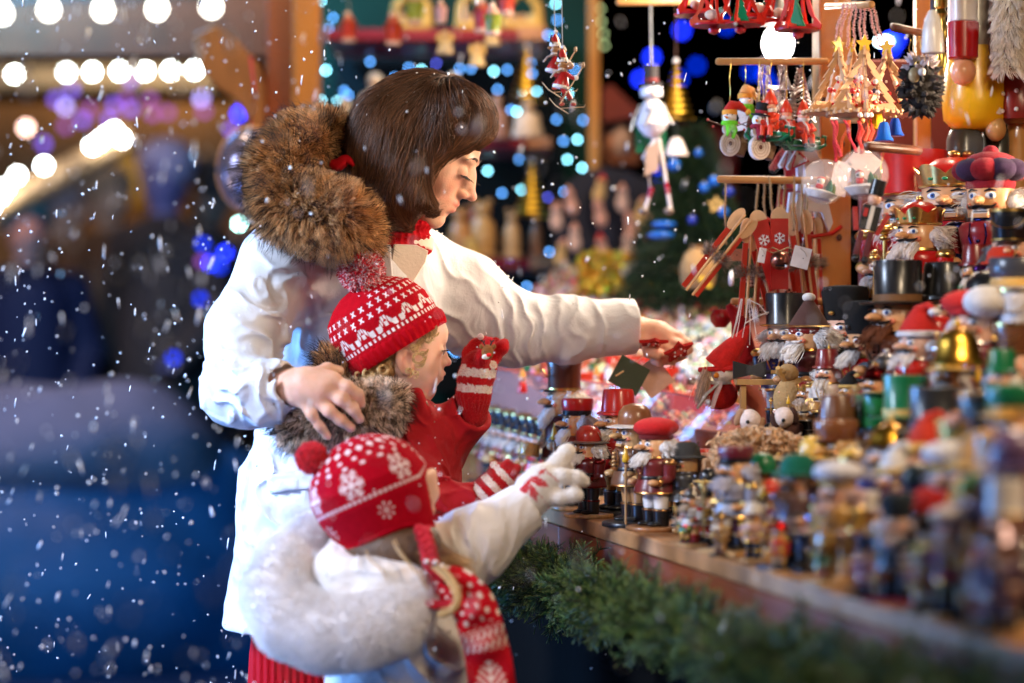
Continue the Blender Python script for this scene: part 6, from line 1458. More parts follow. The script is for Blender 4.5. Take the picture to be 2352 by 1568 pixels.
# --- wooden slice snowmen
def slice_snowman(label, px, py, d, hat, scarf, topy, rot=0, s=1):
    t = thing('snowman_ornament', label, 'ornament', tuple(P(px, py, d)), (0, 0, rot), s, 'snowman ornaments on the upper dowel')
    m = MB(); m.lathe([(.0, -.009), (.016, -.009), (.0165, .009), (0, .009)], (.62, .50, .44), KM, TR((0, -.004, -.022), (RAD(90), 0, 0), (1, 1.25, 1)), 20)
    for q in (.013, .009, .005): m.tube([(q*math.cos(a), -.0135, -.022+q*1.25*math.sin(a)) for a in np.linspace(0, 6.283, 20)], .0006, (.42, .30, .22), KM, seg=4)
    m.ball((0, -.0135, -.022), (.003, .001, .004), (.08, .02, .01), KM); m.lathe([(.0, -.008), (.012, -.008), (.0122, .008), (0, .008)], (.60, .50, .45), KM, TR((0, 0, .004), (RAD(90), 0, 0)), 18); m.obj('wood_slices', t)
    m = MB(); m.tube([(.0150, 0, -.040), (.022, .003, -.02), (.018, .003, 0)], [.009, .010, .009], (.16, .09, .05), KF, seg=10); m.obj('bark_log', t)
    m = MB(); m.ball((0, -.002, .022), .0115, (.85, .80, .78), KP); m.lathe([(.0026, 0), (0, .012)], (.9, .28, .02), KP, TR((-.006, -.011, .021), (RAD(80), 0, RAD(-30)))); [m.ball((x, -.0122, .0255), .0012, BLK_, KP, seg=6, ring=5) for x in (-.005, .003)]; m.obj('head', t)
    m = MB(); m.lathe([(.0125, .010), (.0145, .013), (.013, .018)], scarf, KF, TR((0, 0, -.002))); m.tube([(.004, -.012, .010), (.006, -.0145, 0), (.004, -.015, -.014)], [.005, .006, .005], scarf, KF, flat=.4); m.tube([(-.003, -.012, .010), (-.003, -.0145, -.002), (-.006, -.015, -.010)], [.005, .005, .004], scarf, KF, flat=.4); m.obj('scarf', t)
    m = MB()
    if hat == 'top': m.lathe([(.017, .030), (.0175, .032), (.0105, .033), (.011, .052), (0, .053)], (.012, .012, .014), KF, TR((0, 0, 0), (RAD(4), RAD(8), 0))); m.lathe([(.0112, .034), (.0112, .039)], (.3, .02, .03), KF, TR((0, 0, 0), (RAD(4), RAD(8), 0)))
    else: m.lathe([(.0122, .026), (.013, .030), (.0122, .034)], (.85, .36, .05), KF); m.tube([(0, 0, .032), (.004, 0, .042), (.018, 0, .040), (.028, 0, .032)], [.0115, .009, .007, .003], hat, KF, seg=10); m.ball((.030, 0, .031), .005, (.85, .4, .06), KF)
    m.obj('hat', t)
    m = MB()
    for sx in (-1, 1): m.tube([(sx*.008, -.006, .006), (sx*.024, -.012, .012), (sx*.036, -.013, .016)], .0009, (.14, .04, .02), KM, seg=5); m.ball((sx*.037, -.013, .017), .0022, (.45, .02, .01), KP, seg=8, ring=6); m.ball((sx*.028, -.012, .006), .0022, (.45, .02, .01), KP, seg=8, ring=6)
    m.obj('twig_arms', t); a = P(px, py, d); b = P(px+2, topy, d); string(t, (0, 0, .05), (b-a)/s, .0007); return t
LIME = (.16, .62, .02)
slice_snowman('snowman ornament with lime scarf and red orange cap, lowest at left', 1676, 300, 3.98, (.55, .02, .01), LIME, 134)
slice_snowman('snowman ornament with orange cap hanging on its side behind the others', 1712, 262, 4.03, (.80, .35, .10), LIME, 134, .9)
slice_snowman('snowman ornament with black top hat and dark red scarf', 1742, 308, 3.96, 'top', (.28, .01, .03), 134, .2)
# --- red gnomes on green sledges
def gnome(label, px, py, d, rot, topy, s=1):
    t = thing('gnome_ornament', label, 'ornament', tuple(P(px, py, d)), (0, 0, rot), s, 'gnome ornaments on the upper dowel'); OR = (.72, .045, .012)
    m = MB(); m.lathe([(.010, 0), (.0125, .004), (.012, .016), (.007, .026), (.004, .029)], OR, KP)
    for sx in (-1, 1): m.tube([(sx*.005, -.004, .004), (sx*.006, -.016, .004), (sx*.006, -.018, -.008)], [.0048, .0045, .004], OR, KP, seg=10); m.ball((sx*.006, -.020, -.010), (.004, .006, .003), BLK_, KP)
    m.tube([(-.011, -.002, .022), (-.013, -.010, .014), (-.006, -.015, .012)], .0036, OR, KP, seg=8); m.tube([(.011, -.002, .022), (.013, -.010, .014), (.006, -.015, .012)], .0036, OR, KP, seg=8)
    m.tube([(-.006, -.0115, .026), (0, -.013, .018), (.002, -.013, .006)], .0022, WHT, KP, seg=6, flat=.6); m.obj('body', t)
    m = MB(); m.ball((0, -.001, .034), .0085, (.85, .42, .26), KP); m.ball((0, -.009, .033), .0024, (.85, .3, .2), KP); m.lathe([(.0085, .029), (.0095, .032), (.0085, .035)], WHT, KP, TR((0, 0, -.003))); m.obj('head', t)
    m = MB(); m.lathe([(.0098, .037), (.0102, .039), (.0085, .046), (.004, .056), (0, .060)], OR, KP); m.obj('hat', t)
    m = MB()
    for sy in (-.010, .010): m.tube([(-.026, sy, -.004), (-.030, sy, .006), (-.034, sy, -.004), (-.026, sy, -.014), (.02, sy, -.014), (.032, sy, -.008), (.032, sy, .004), (.026, sy, .004)], .0028, (.0, .13, .06), KP, seg=8)
    m.box((0, 0, -.006), (.046, .026, .006), (.0, .14, .06), KP); m.obj('sledge', t); a = P(px, py, d); string(t, (0, 0, .058), (P(px, topy, d)-a)/s, .0007); return t
gnome('gnome with red pointed cap on green sledge, highest of the cluster', 1770, 300, 3.96, -.5, 134, 1.15); gnome('gnome on green sledge half hidden behind the highest gnome', 1752, 312, 4.02, -.2, 134)
gnome('gnome on green sledge in the middle of the gnome cluster', 1806, 310, 4.02, .2, 134); gnome('gnome with gold bell on green sledge right of the cluster', 1845, 320, 3.97, .35, 134, 1.1)
# --- rocking horse heads
def horse(label, px, py, d, col, rot, s=1):
    t = thing('rocking_horse', label, 'ornament', tuple(P(px, py, d)), (0, 0, rot), s, 'rocking horse ornaments'); H = (.50, .02, .015) if col != RED else WHT
    m = MB(); m.plate([(-.022, .006), (-.019, .001), (-.012, .003), (-.002, .014), (.004, .010), (.006, -.014), (.004, -.032), (.030, -.032), (.034, -.010), (.030, .012), (.020, .028), (.010, .036), (.004, .040), (.003, .045), (-.001, .038), (-.008, .030)], .012, col, KP); m.obj('head', t)
    m = MB()
    for a, b in [((-.016, .0, -.001), (-.010, 0, .022)), ((-.008, 0, .030), (.010, 0, .012)), ((.006, 0, -.016), (.033, 0, -.012)), ((-.016, 0, .002), (.010, 0, .014))]: m.tube([(a[0], -.0072, a[2]), (b[0], -.0072, b[2])], .0014, H, KM, seg=6)
    m.ball((-.004, -.0065, .024), .0016, BLK_, KP, seg=8, ring=6); m.obj('bridle', t)
    m = MB(); m.plate([(-.006, -.034), (.036, -.034), (.046, -.075), (.040, -.088), (.030, -.060), (.010, -.058), (-.004, -.088), (-.012, -.086)], .010, col, KP)
    m.tube([(-.030, 0, -.084), (-.012, 0, -.092), (.018, 0, -.095), (.046, 0, -.090), (.060, 0, -.080)], .003, RED, KP, seg=8); m.obj('body', t); return t
hr = horse('white rocking horse ornament with red bridle facing left', 1840, 392, 4.02, WHT, .1, 1.15); horse('white rocking horse ornament just behind the front white one', 1822, 388, 4.05, WHT, .15, 1.15)
horse('red rocking horse ornament with white bridle left of the white ones', 1796, 392, 4.07, (.42, .012, .015), .1, .95); horse('small white rocking horse behind the twine cords', 1858, 440, 4.09, WHT, .3, 1.0)
# --- silver wicker star and tree
SILV = (.62, .55, .50)
t = thing('star_ornament', 'silver wicker star ornament hanging behind the gnomes', 'ornament', tuple(P(1805, 215, 4.08)), (0, 0, .3)); m = MB()
for k in range(3):
    q = .036-.007*k; m.tube([(q*(1 if i % 2 == 0 else .42)*math.sin(i*math.pi/5), 0, q*(1 if i % 2 == 0 else .42)*math.cos(i*math.pi/5)) for i in range(10)], .0016, SILV, KG, seg=6, closed=True, up=(0, 1, 0))
m.obj('star', t); string(t, (0, 0, .036), P(1805, 134, 4.08)-P(1805, 215, 4.08), .0006, SILV)
t = thing('tree_ornament', 'silver wire tree ornament beside the post', 'ornament', tuple(P(1838, 215, 4.05)), (0, 0, .2)); m = MB()
for k in range(14): z = -.045+k*.0065; q = .024*(1-k/15)+.002; m.tube([(q*math.cos(a), q*math.sin(a), z+.004*math.sin(3*a)) for a in np.linspace(0, 6.28, 14)], .0011, SILV, KG, seg=5)
m.obj('wire_tree', t); string(t, (0, 0, .045), P(1838, 134, 4.05)-P(1838, 215, 4.05), .0006, SILV)
for i, (x, y2) in enumerate([(1748, 300), (1762, 290), (1790, 330), (1800, 300)]):
    t = thing('tinsel_cord', ['silver tinsel cord left of the highest gnome', 'silver tinsel cord over the highest gnome', 'silver tinsel cord under the lamp', 'silver tinsel cord by the wicker star'][i], 'cord', tuple(P(x, 134, 4.03)), group='tinsel cords'); q = np.array([cordp((0, 0, 0), P(x+6*i-9, y2, 4.03)-P(x, 134, 4.03), 60)])[0]
    m = MB(); m.tube(q, .0006, SILV, KG, seg=5); m.obj('thread', t); r = np.random.default_rng(i); rr_ = np.repeat(q, 8, 0); dd = norm(r.normal(size=rr_.shape)); strands('tinsel', np.stack([rr_, rr_+dd*.003, rr_+dd*.0055], 1), .00035, nmat('tinsel', rough=.25, metal=.8, hair=[(0, (.8, .7, .7)), (1, (.9, .75, .72))]), t, .8)
# --- laser cut wooden trees
def zig(w_, h, n, s=1.0):
    L = []; R = []
    for i in range(n): 
        t0 = i/n; t1 = (i+1)/n; L += [(-w_*t1*s, h*(1-t1)), (-w_*(t1-.45/n)*s, h*(1-t1)-.0005)]; 
    L = [(-w_*.03, h)]+L; Rr = [(-x, z) for x, z in L][::-1]; return Rr+L
def wood_tree(label, px, py, d, rot, s=1, first=None):
    if first is not None: return dup(first, tuple(P(px, py, d)), (0, 0, rot), label, s)
    t = thing('wooden_tree_ornament', label, 'ornament', tuple(P(px, py, d)), (0, 0, rot), s, 'wooden tree ornaments'); PW = (.72, .42, .22)
    o_ = zig(.052, .094, 6); i_ = [(x*.66, .014+(z)*.68) for x, z in o_]
    m = MB(); m.plate(o_, .0035, PW, KM, TR((0, 0, -.044)), i_); m.obj('frame', t); m = MB(); m.plate(o_, .0035, PW, KM, TR((0, 0, -.044), (0, 0, RAD(78))), i_); m.obj('frame', t)
    m = MB(); m.lathe([(.048, 0), (.049, .003), (0, .0035)], PW, KM, TR((0, 0, -.046)), 28); [m.ball((.049*math.cos(a), .049*math.sin(a), -.0445), .0035, PW, KM, seg=6, ring=4) for a in np.linspace(0, 6.28, 26)]; m.obj('base', t)
    st_ = [(.0125*(1 if k % 2 == 0 else .5)*math.sin(k*math.pi/5), .0125*(1 if k % 2 == 0 else .5)*math.cos(k*math.pi/5)) for k in range(10)]
    m = MB(); m.plate(st_, .003, (.82, .48, .02), KP, TR((0, -.001, .050))); m.obj('star', t)
    m = MB(); rr2 = random.Random(4)
    for k in range(16): x = rr2.uniform(-.024, .024); z = rr2.uniform(-.038, .005); m.ball((x*(1-(z+.04)*9), -.003+rr2.uniform(-.006, .006), z), rr2.uniform(.002, .0042), rr2.choice([RED, WHT, WHT, GRN, (.02, .02, .05), RED]), KP, seg=8, ring=6)
    m.obj('painted_figures', t); return t
w1 = wood_tree('wooden fretwork tree ornament, front left of the three', 1925, 185, 3.80, .5, 1.12); wood_tree('wooden fretwork tree ornament in the middle of the three', 1985, 185, 3.77, .15, 1.15, w1); wood_tree('wooden fretwork tree ornament with narrow side, right of the three', 2038, 190, 3.80, -.55, 1.1, w1)
wood_tree('wooden fretwork tree ornament hidden behind the front three', 1958, 180, 3.90, 1.1, 1.05, w1)
CORDM = nmat('pink silver cord', rough=.6, hair=[(0, (.80, .35, .30)), (1, (.85, .70, .66))])
for i in range(8):
    x0 = 1938+i*9; x1 = [1915, 1925, 1945, 1960, 1978, 1990, 2020, 2034][i]; t = thing('twisted_cord', 'pink and silver twisted hanging cord above the wooden trees', 'cord', tuple(P(x0, 8, 3.8)), group='pink and silver cords of the wooden trees'); q = np.array(cordp((0, 0, 0), P(x1, 108, 3.8)-P(x0, 8, 3.8), 40, 0, .0015))
    m = MB(); m.tube(q, .0011, (.70, .30, .27), KM, seg=6); m.obj('cord', t); r = np.random.default_rng(i); rp_ = np.repeat(q, 7, 0); dd = norm(r.normal(size=rp_.shape)); strands('tinsel', np.stack([rp_, rp_+dd*.002, rp_+dd*.0038], 1), .0003, CORDM, t, .8)
# --- red open bells and trees at the top
def red_bell(label, px, py, d, rot, inner, s=1):
    t = thing('red_bell_ornament', label, 'ornament', tuple(P(px, py, d)), (0, 0, rot), s, 'red cut out bell ornaments')
    L = [(-.012, .10), (-.016, .075), (-.022, .04), (-.030, .016), (-.042, .002), (-.040, -.006)]; o_ = L+[(-x, z) for x, z in L[::-1]]; i_ = [(x*.68, z*.82+.009) for x, z in o_]; RB = (.66, .025, .012)
    for k in (0, 1): m = MB(); m.plate(o_, .004, RB, KP, TR((0, 0, 0), (0, 0, k*RAD(85))), i_); m.obj('frame', t)
    m = MB(); m.lathe([(.036, -.006), (.037, -.003), (0, -.0025)], (.45, .01, .02), KP, None, 28); m.lathe([(0, -.020), (.009, -.016), (.010, -.010), (.005, -.006), (0, -.006)], (.45, .01, .03), KP); m.obj('base', t)
    m = MB()
    if inner == 'tree': m.plate(zig(.016, .055, 4), .003, (.0, .22, .09), KP, TR((0, -.006, .0)))
    else: m.ball((-.004, -.006, .012), (.014, .006, .009), WHT, KP); m.ball((.010, -.006, .020), .005, (.0, .2, .1), KP)
    m.obj('inner_figure', t); return t
for i, (x, y, d, rt, inn, lb) in enumerate([(1598, 28, 4.02, .7, 'x', 'leftmost red cut out bell at the top edge'), (1640, 52, 3.98, .2, 'snow', 'red cut out bell with white figure inside, second from left'), (1700, 50, 3.97, -.2, 'tree', 'red cut out bell with green tree, left of the lamp'), (1742, 36, 4.04, .6, 'x', 'red cut out bell behind the one above the lamp'), (1790, 48, 4.02, .5, 'snow', 'red cut out bell above the glaring lamp'), (1832, 62, 3.96, -.5, 'tree', 'red cut out bell with green tree, rightmost by the post')]):
    red_bell(lb, x, y, d, rt, inn, 1.0)
# --- twine, sledges, mittens, tags on the middle dowel
TW = nmat('jute twine', rough=.9, hair=[(0, (.42, .27, .13)), (1, (.55, .38, .2))])
def twine(label, x0, y0, x1, y1, d, r=.0016):
    t = thing('twine_cord', label, 'cord', tuple(P(x0, y0, d)), group='jute twine cords on the middle dowel'); q = np.array(cordp((0, 0, 0), P(x1, y1, d)-P(x0, y0, d), 50, 0, .001)); m = MB(); m.tube(q, r, (.42, .27, .13), KF, seg=7); m.obj('twine', t)
    r_2 = np.random.default_rng(int(x0)); rp_ = np.repeat(q, 5, 0)+r_2.normal(size=(250, 3))*.0008; dd = norm(r_2.normal(size=rp_.shape)); strands('fibres', np.stack([rp_, rp_+dd*.002, rp_+dd*.004], 1), .00018, TW, t, .6)
for i, (x0, x1, y1) in enumerate([(1665, 1667, 560), (1740, 1735, 540), (1754, 1758, 520), (1766, 1778, 520), (1790, 1790, 510), (1802, 1800, 520), (1824, 1822, 530), (1838, 1850, 540), (1853, 1856, 560)]):
    twine('jute twine cord knotted on the middle dowel' if i else 'jute twine cord at the left end of the middle dowel', x0, 405, x1, y1, 3.98+.012*(i % 3))
bpy.data.objects['twine_cord'].pop('group', None) if 'group' in bpy.data.objects['twine_cord'] else None
def sledge(label, px, py, d, rot, s=1):
    t = thing('sledge_ornament', label, 'ornament', tuple(P(px, py, d)), rot, s, 'red ski and sledge ornaments'); m = MB()
    for x in (-.010, .010):
        m.box((x, 0, -.03), (.007, .004, .095), (.52, .03, .012), KP); m.lathe([(.0, -.0015), (.011, -.0015), (.011, .0015), (0, .0015)], (.72, .44, .24), KM, TR((x, 0, .034), (RAD(90), 0, 0), (.75, 1.5, 1)), 18)
    m.obj('runners', t); m = MB(); [m.rod((x, -.006, -.08), (x*1.1, -.004, .045), .0019, (.70, .38, .17), KM) for x in (-.004, .006)]; m.obj('poles', t)
    r = np.random.default_rng(3); a = r.uniform(0, 6.28, 500); rt = np.stack([.014*np.cos(a), .006*np.sin(a), -.02+r.uniform(-.007, .007, 500)], 1); nr = np.stack([np.cos(a), np.sin(a), 0*a], 1)
    strands('fur_wrap', fur_points(rt, nr, .010, 4, (0, 0, .3), .5, .4, 0, 5), .0003, nmat('grey rabbit fur', rough=.8, hair=[(0, (.18, .12, .09)), (1, (.42, .32, .26))]), t, .3); return t
s1 = sledge('red skis tied with fur and poles, tilted far left below the twine', 1668, 560, 3.93, (0, RAD(38), 0), 1.25)
dup(s1, tuple(P(1727, 590, 3.95)), (0, RAD(4), .2), 'upright red skis with fur wrap beside the white tag', 1.25); dup(s1, tuple(P(1752, 600, 4.0)), (0, RAD(-14), .2), 'red skis crossing behind the bell with snowflakes', 1.15)
dup(s1, tuple(P(1842, 570, 3.99)), (0, RAD(-6), -.1), 'red skis with wooden poles at the right by the post', 1.25); dup(s1, tuple(P(1820, 545, 4.02)), (0, RAD(-10), -.1), 'red skis half hidden behind the square white tag', 1.15); dup(s1, tuple(P(1866, 575, 4.03)), (0, RAD(-3), -.2), 'thin red skis touching the post', 1.1)
def snowflake_marks(m, c, r, col):
    for k in range(6): a = k*math.pi/3; m.tube([(c[0], c[1], c[2]), (c[0]+r*math.sin(a), c[1], c[2]+r*math.cos(a))], r*.09, col, KM, seg=5); [m.tube([(c[0]+r*.6*math.sin(a), c[1], c[2]+r*.6*math.cos(a)), (c[0]+r*.9*math.sin(a+q), c[1], c[2]+r*.9*math.cos(a+q))], r*.07, col, KM, seg=5) for q in (-.35, .35)]
def ski_board(label, px, py, d, rot):
    t = thing('ski_ornament', label, 'ornament', tuple(P(px, py, d)), rot, 1, 'red ski boards with snowflakes'); m = MB(); top = [(.0145*math.cos(a), .040+.018*math.sin(a)) for a in np.linspace(0, math.pi, 12)]; m.plate([(.0145, -.075)]+top+[(-.0145, -.075)], .004, (.50, .018, .012), KP); m.obj('board', t)
    m = MB(); m.plate([(.0143, .040)]+[(.0143*math.cos(a), .0405+.018*math.sin(a)) for a in np.linspace(0, math.pi, 12)]+[(-.0143, .040)], .0050, (.70, .42, .22), KM); m.obj('wood_tip', t); m = MB(); snowflake_marks(m, (0, -.0032, .008), .0095, (.88, .84, .82)); m.obj('snowflake', t)
ski_board('red ski board with white snowflake standing upright', 1790, 558, 3.93, (0, 0, .05)); ski_board('red ski board with white snowflake leaning left', 1758, 562, 3.935, (0, RAD(-16), 0))
t = thing('bell', 'dark copper bell with twine bow under the snowflake boards', 'bell', tuple(P(1791, 598, 3.90))); m = MB(); m.ball((0, 0, 0), .0155, (.30, .12, .09), KG, seg=24, ring=16); m.box((0, -.010, -.009), (.018, .012, .002), BLK_, KP); m.obj('bell', t)
m = MB(); [m.tube([(0, -.004, .015), (sx*.012, -.006, .021), (sx*.022, -.006, .017), (sx*.012, -.006, .012), (0, -.004, .015)], .0012, (.42, .27, .13), KF, seg=6) for sx in (-1, 1)]; m.obj('twine_bow', t)
for i, (x, y, d, a, w_, h, lb) in enumerate([(1840, 591, 3.88, .25, .029, .034, 'square white price tag hanging over the skis by the post'), (1750, 586, 3.90, .18, .012, .024, 'narrow white tag beside the leaning ski board'), (1688, 585, 4.0, .0, .026, .020, 'pale peach tag behind the tilted red skis'), (1873, 600, 4.0, .2, .010, .026, 'translucent tag edge touching the post')]):
    t = thing('price_tag', lb, 'tag', tuple(P(x, y, d)), (0, a, .1)); m = MB(); m.plate([(-w_/2, -h/2), (w_/2, -h/2), (w_/2, h/2), (-w_/2, h/2)], .0007, (.86, .78, .76) if i != 2 else (.75, .45, .32), KM); m.obj('card', t)
    m = MB(); m.tube([(w_*.3, -.001, h*.1), (w_*.1, -.001, h*.3), (-w_*.2, -.001, h*.4), (-.002, 0, h*.5), (-.004, .004, h*.5+.02)], .0004, (.5, .4, .35), KM, seg=4); m.ball((w_*.12, -.001, -h*.02), .0009, BLK_, KP, seg=6, ring=4); m.obj('thread', t)
# checked ribbon ends
for i, (x, y, a, lb) in enumerate([(1738, 708, .3, 'brown checked ribbon hanging above the lowest dowel'), (1720, 640, -.8, 'checked ribbon end left of the skis'), (1815, 690, .2, 'brown checked ribbon right of the black hat')]):
    t = thing('checked_ribbon', lb, 'ribbon', tuple(P(x, y-6, 4.03)), (0, a, 0)); m = MB()
    for u in range(5):
        for v in range(8): m.box(((u-2)*.0042, 0, (v-4)*.0042), (.0041, .0012, .0041), (.75, .6, .5) if (u+v) % 2 else (.10, .03, .02), KF, bev=.05)
    m.obj('ribbon', t)
# --- clear globes with little scenes
CLR = nmat('clear plastic', (.9, .85, .85), rough=.04, alpha=.13, spec=1.0, coat=1)
def globe(label, px, py, d, rp, tilt, s=1):
    t = thing('clear_globe', label, 'ornament', tuple(P(px, py, d)), (0, tilt, 0)); R_ = S(rp, d)
    m = MB(); m.ball((0, 0, 0), R_, (1, 1, 1), CLR, seg=40, ring=24); m.obj('globe', t)
    m = MB(); m.lathe([(R_*1.0, -.001), (R_*1.05, -.001), (R_*1.05, .001), (R_*1.0, .001)], (1, 1, 1), CLR, TR((0, 0, 0), (RAD(90), 0, 0)), 48); m.obj('rim', t)
    m = MB(); m.lathe([(0, -R_*.85), (R_*.55, -R_*.80), (R_*.80, -R_*.50), (R_*.5, -R_*.40), (0, -R_*.36)], (.82, .78, .78), KF); m.obj('snow_bed', t)
    m = MB(); x = R_*.3; m.lathe([(.006, 0), (.004, .005), (.0055, .005), (.003, .011), (.004, .011), (0, .018)], (.01, .12, .09), KF, TR((x, -.004, -R_*.45), (0, 0, 0), 1.15), 10); m.lathe([(.006, 0), (.004, .005), (.0055, .005), (.003, .011), (.004, .011), (0, .018)], (.10, .16, .04), KF, TR((x*1.7, .002, -R_*.42), (0, 0, 0), .9), 10); m.obj('tiny_trees', t)
    m = MB(); m.ball((-R_*.15, -.004, -R_*.25), .006, RED, KP); m.ball((-R_*.15, -.006, -R_*.02), .0058, (.85, .75, .68), KP); m.ball((-R_*.15-.004, -.011, -R_*.04), .002, BLK_, KP); m.ball((-R_*.15, -.004, R_*.08), (.006, .006, .004), RED, KP); m.obj('tiny_figure', t)
    return t
globe('clear plastic globe with red capped figure and green trees, left of two', 1892, 417, 3.62, 50, .25); globe('clear plastic globe with snowman scene, right of two', 1982, 400, 3.58, 57, -.05)
for i, (x0, y0, x1, y1, c, lb) in enumerate([(1920, 276, 1918, 372, (.45, .015, .03), 'red checked ribbon loop of the left globe'), (1950, 276, 1925, 362, (.75, .10, .02), 'orange ribbon crossing above the globes'), (1940, 276, 1965, 350, (.40, .01, .03), 'dark red ribbon of the right globe'), (1972, 276, 1978, 352, (.55, .02, .02), 'bright red ribbon beside the wooden peg'), (1910, 276, 1930, 360, (.50, .03, .05), 'red dotted ribbon beside the post')]):
    t = thing('ribbon', lb, 'ribbon', tuple(P(x0, y0, 3.68))); m = MB(); m.tube(cordp((0, 0, 0), P(x1, y1, 3.62)-P(x0, y0, 3.68), 12, 0, .002), .0028, c, KF, seg=8, flat=.3); m.obj('ribbon', t)
for i, (x, y, a, w_, h, lb) in enumerate([(1930, 410, .22, .026, .052, 'pale pink card between the two clear globes'), (1985, 372, .7, .044, .036, 'white card behind the right clear globe')]):
    t = thing('card_tag', lb, 'tag', tuple(P(x, y, 3.66)), (0, a, 0)); m = MB(); m.plate([(-w_/2, -h/2), (w_/2, -h/2), (w_/2, h/2), (-w_/2, h/2)], .0008, (.80, .60, .55), KM); m.obj('card', t)
# --- pinecone, small bells, hanging soldier
t = thing('pinecone', 'dark bristly pinecone ornament with snowy top at upper right', 'ornament', tuple(P(2115, 195, 3.62))); m = MB(); rr3 = random.Random(5)
for k in range(150):
    z = rr3.uniform(-1, 1); a = k*2.4; q = math.sqrt(1-z*z*.8); c = (.026*q*math.cos(a), .026*q*math.sin(a), .042*z); m.lathe([(.0055, 0), (.003, .006), (0, .012)], (.025, .02, .018) if z < .55 else (.62, .52, .55), KF, TR(c)@(Vector((c[0], c[1], c[2]*.4))).to_track_quat('Z', 'Y').to_matrix().to_4x4(), 5)
m.ball((0, 0, 0), (.024, .024, .038), (.02, .015, .012), KF); m.obj('scales', t); m = MB(); m.ball((-.014, -.028, .012), (.009, .006, .012), (.55, .40, .2), KP); m.ball((-.004, -.034, .016), .006, WHT, KP); m.obj('owl', t)
def bell(label, px, py, d, col, s, topy):
    t = thing('bell_ornament', label, 'ornament', tuple(P(px, py, d)), (0, 0, 0), s, 'small painted bells'); m = MB(); m.lathe([(.020, -.022), (.021, -.020), (.015, -.010), (.012, .008), (.008, .018), (0, .020)], col, KP); m.ball((0, 0, .022), .0035, GLD, KG); m.obj('bell', t); string(t, (0, 0, .022), (P(px, topy, d)-P(px, py, d))/s, .0007, (.55, .04, .02), KM)
bell('small glossy blue bell below the wooden trees', 2030, 300, 3.66, (.01, .09, .42), .72, 245); bell('second dark blue bell behind the glossy blue bell', 2056, 290, 3.72, (.01, .06, .33), .68, 245); bell('yellow bell peeping over the blue bell', 2012, 272, 3.76, (.85, .5, .02), .8, 245)
for i, (x, c, lb) in enumerate([(1975, (.45, .03, .02), 'thin red wooden ski figure below the wooden trees'), (1990, (.40, .06, .03), 'red and white stick figure beside the blue bell'), (2000, (.55, .04, .02), 'red stick figure touching the blue bell')]):
    t = thing('stick_figure', lb, 'ornament', tuple(P(x, 300, 3.68+.01*i))); m = MB(); m.tube([(0, 0, .02), (.002, 0, 0), (-.004, -.004, -.016)], [.003, .005, .004], c, KP, seg=8); m.ball((0, -.002, .024), .004, (.85, .7, .6), KP); m.obj('figure', t); string(t, (0, 0, .026), P(x+4, 245, 3.68)-P(x, 300, 3.68), .0006, (.6, .05, .02), KM)
t = thing('marionette_soldier', 'black and red jointed soldier ornament hanging left of the kings', 'ornament', tuple(P(1998, 500, 3.52)), (0, .25, 0), 1.0)
m = MB(); m.box((0, 0, 0), (.026, .012, .036), BLK_, KM); m.box((0, -.006, 0), (.006, .003, .036), (.75, .7, .65), KM); m.box((-.009, -.003, .006), (.006, .010, .012), (.5, .02, .02), KM); m.obj('body', t)
m = MB(); m.ball((0, 0, .028), .010, SKP, KP); m.lathe([(.011, .034), (.011, .056), (0, .057)], BLK_, KP); m.obj('head', t)
for sx, sy in ((-1, -.040), (1, -.040)): m = MB(); m.box((sx*.007, 0, sy), (.008, .008, .040), (.12, .01, .02), KM); m.ball((sx*.007, -.004, sy-.022), (.006, .009, .006), BLK_, KP); m.obj('leg', t)
for sx in (-1, 1): m = MB(); m.box((sx*.020, 0, -.006), (.007, .007, .034), (.45, .02, .02), KM, None, (0, sx*.3, 0)); m.obj('arm', t)
string(t, (0, 0, .058), P(1990, 345, 3.52)-P(1998, 500, 3.52), .0006)
for i in range(9):
    x = 2085+i*6; t = thing('gold_thread', 'thin golden thread in the bunch below the brown dowel', 'cord', tuple(P(x, 74, 3.58)), group='golden threads at upper right'); m = MB(); m.tube(cordp((0, 0, 0), P(2098+(i % 4)*12, 150, 3.6)-P(x, 74, 3.58), 10, 0, .003), .0006, GOLDT, KG, seg=5); m.obj('thread', t)
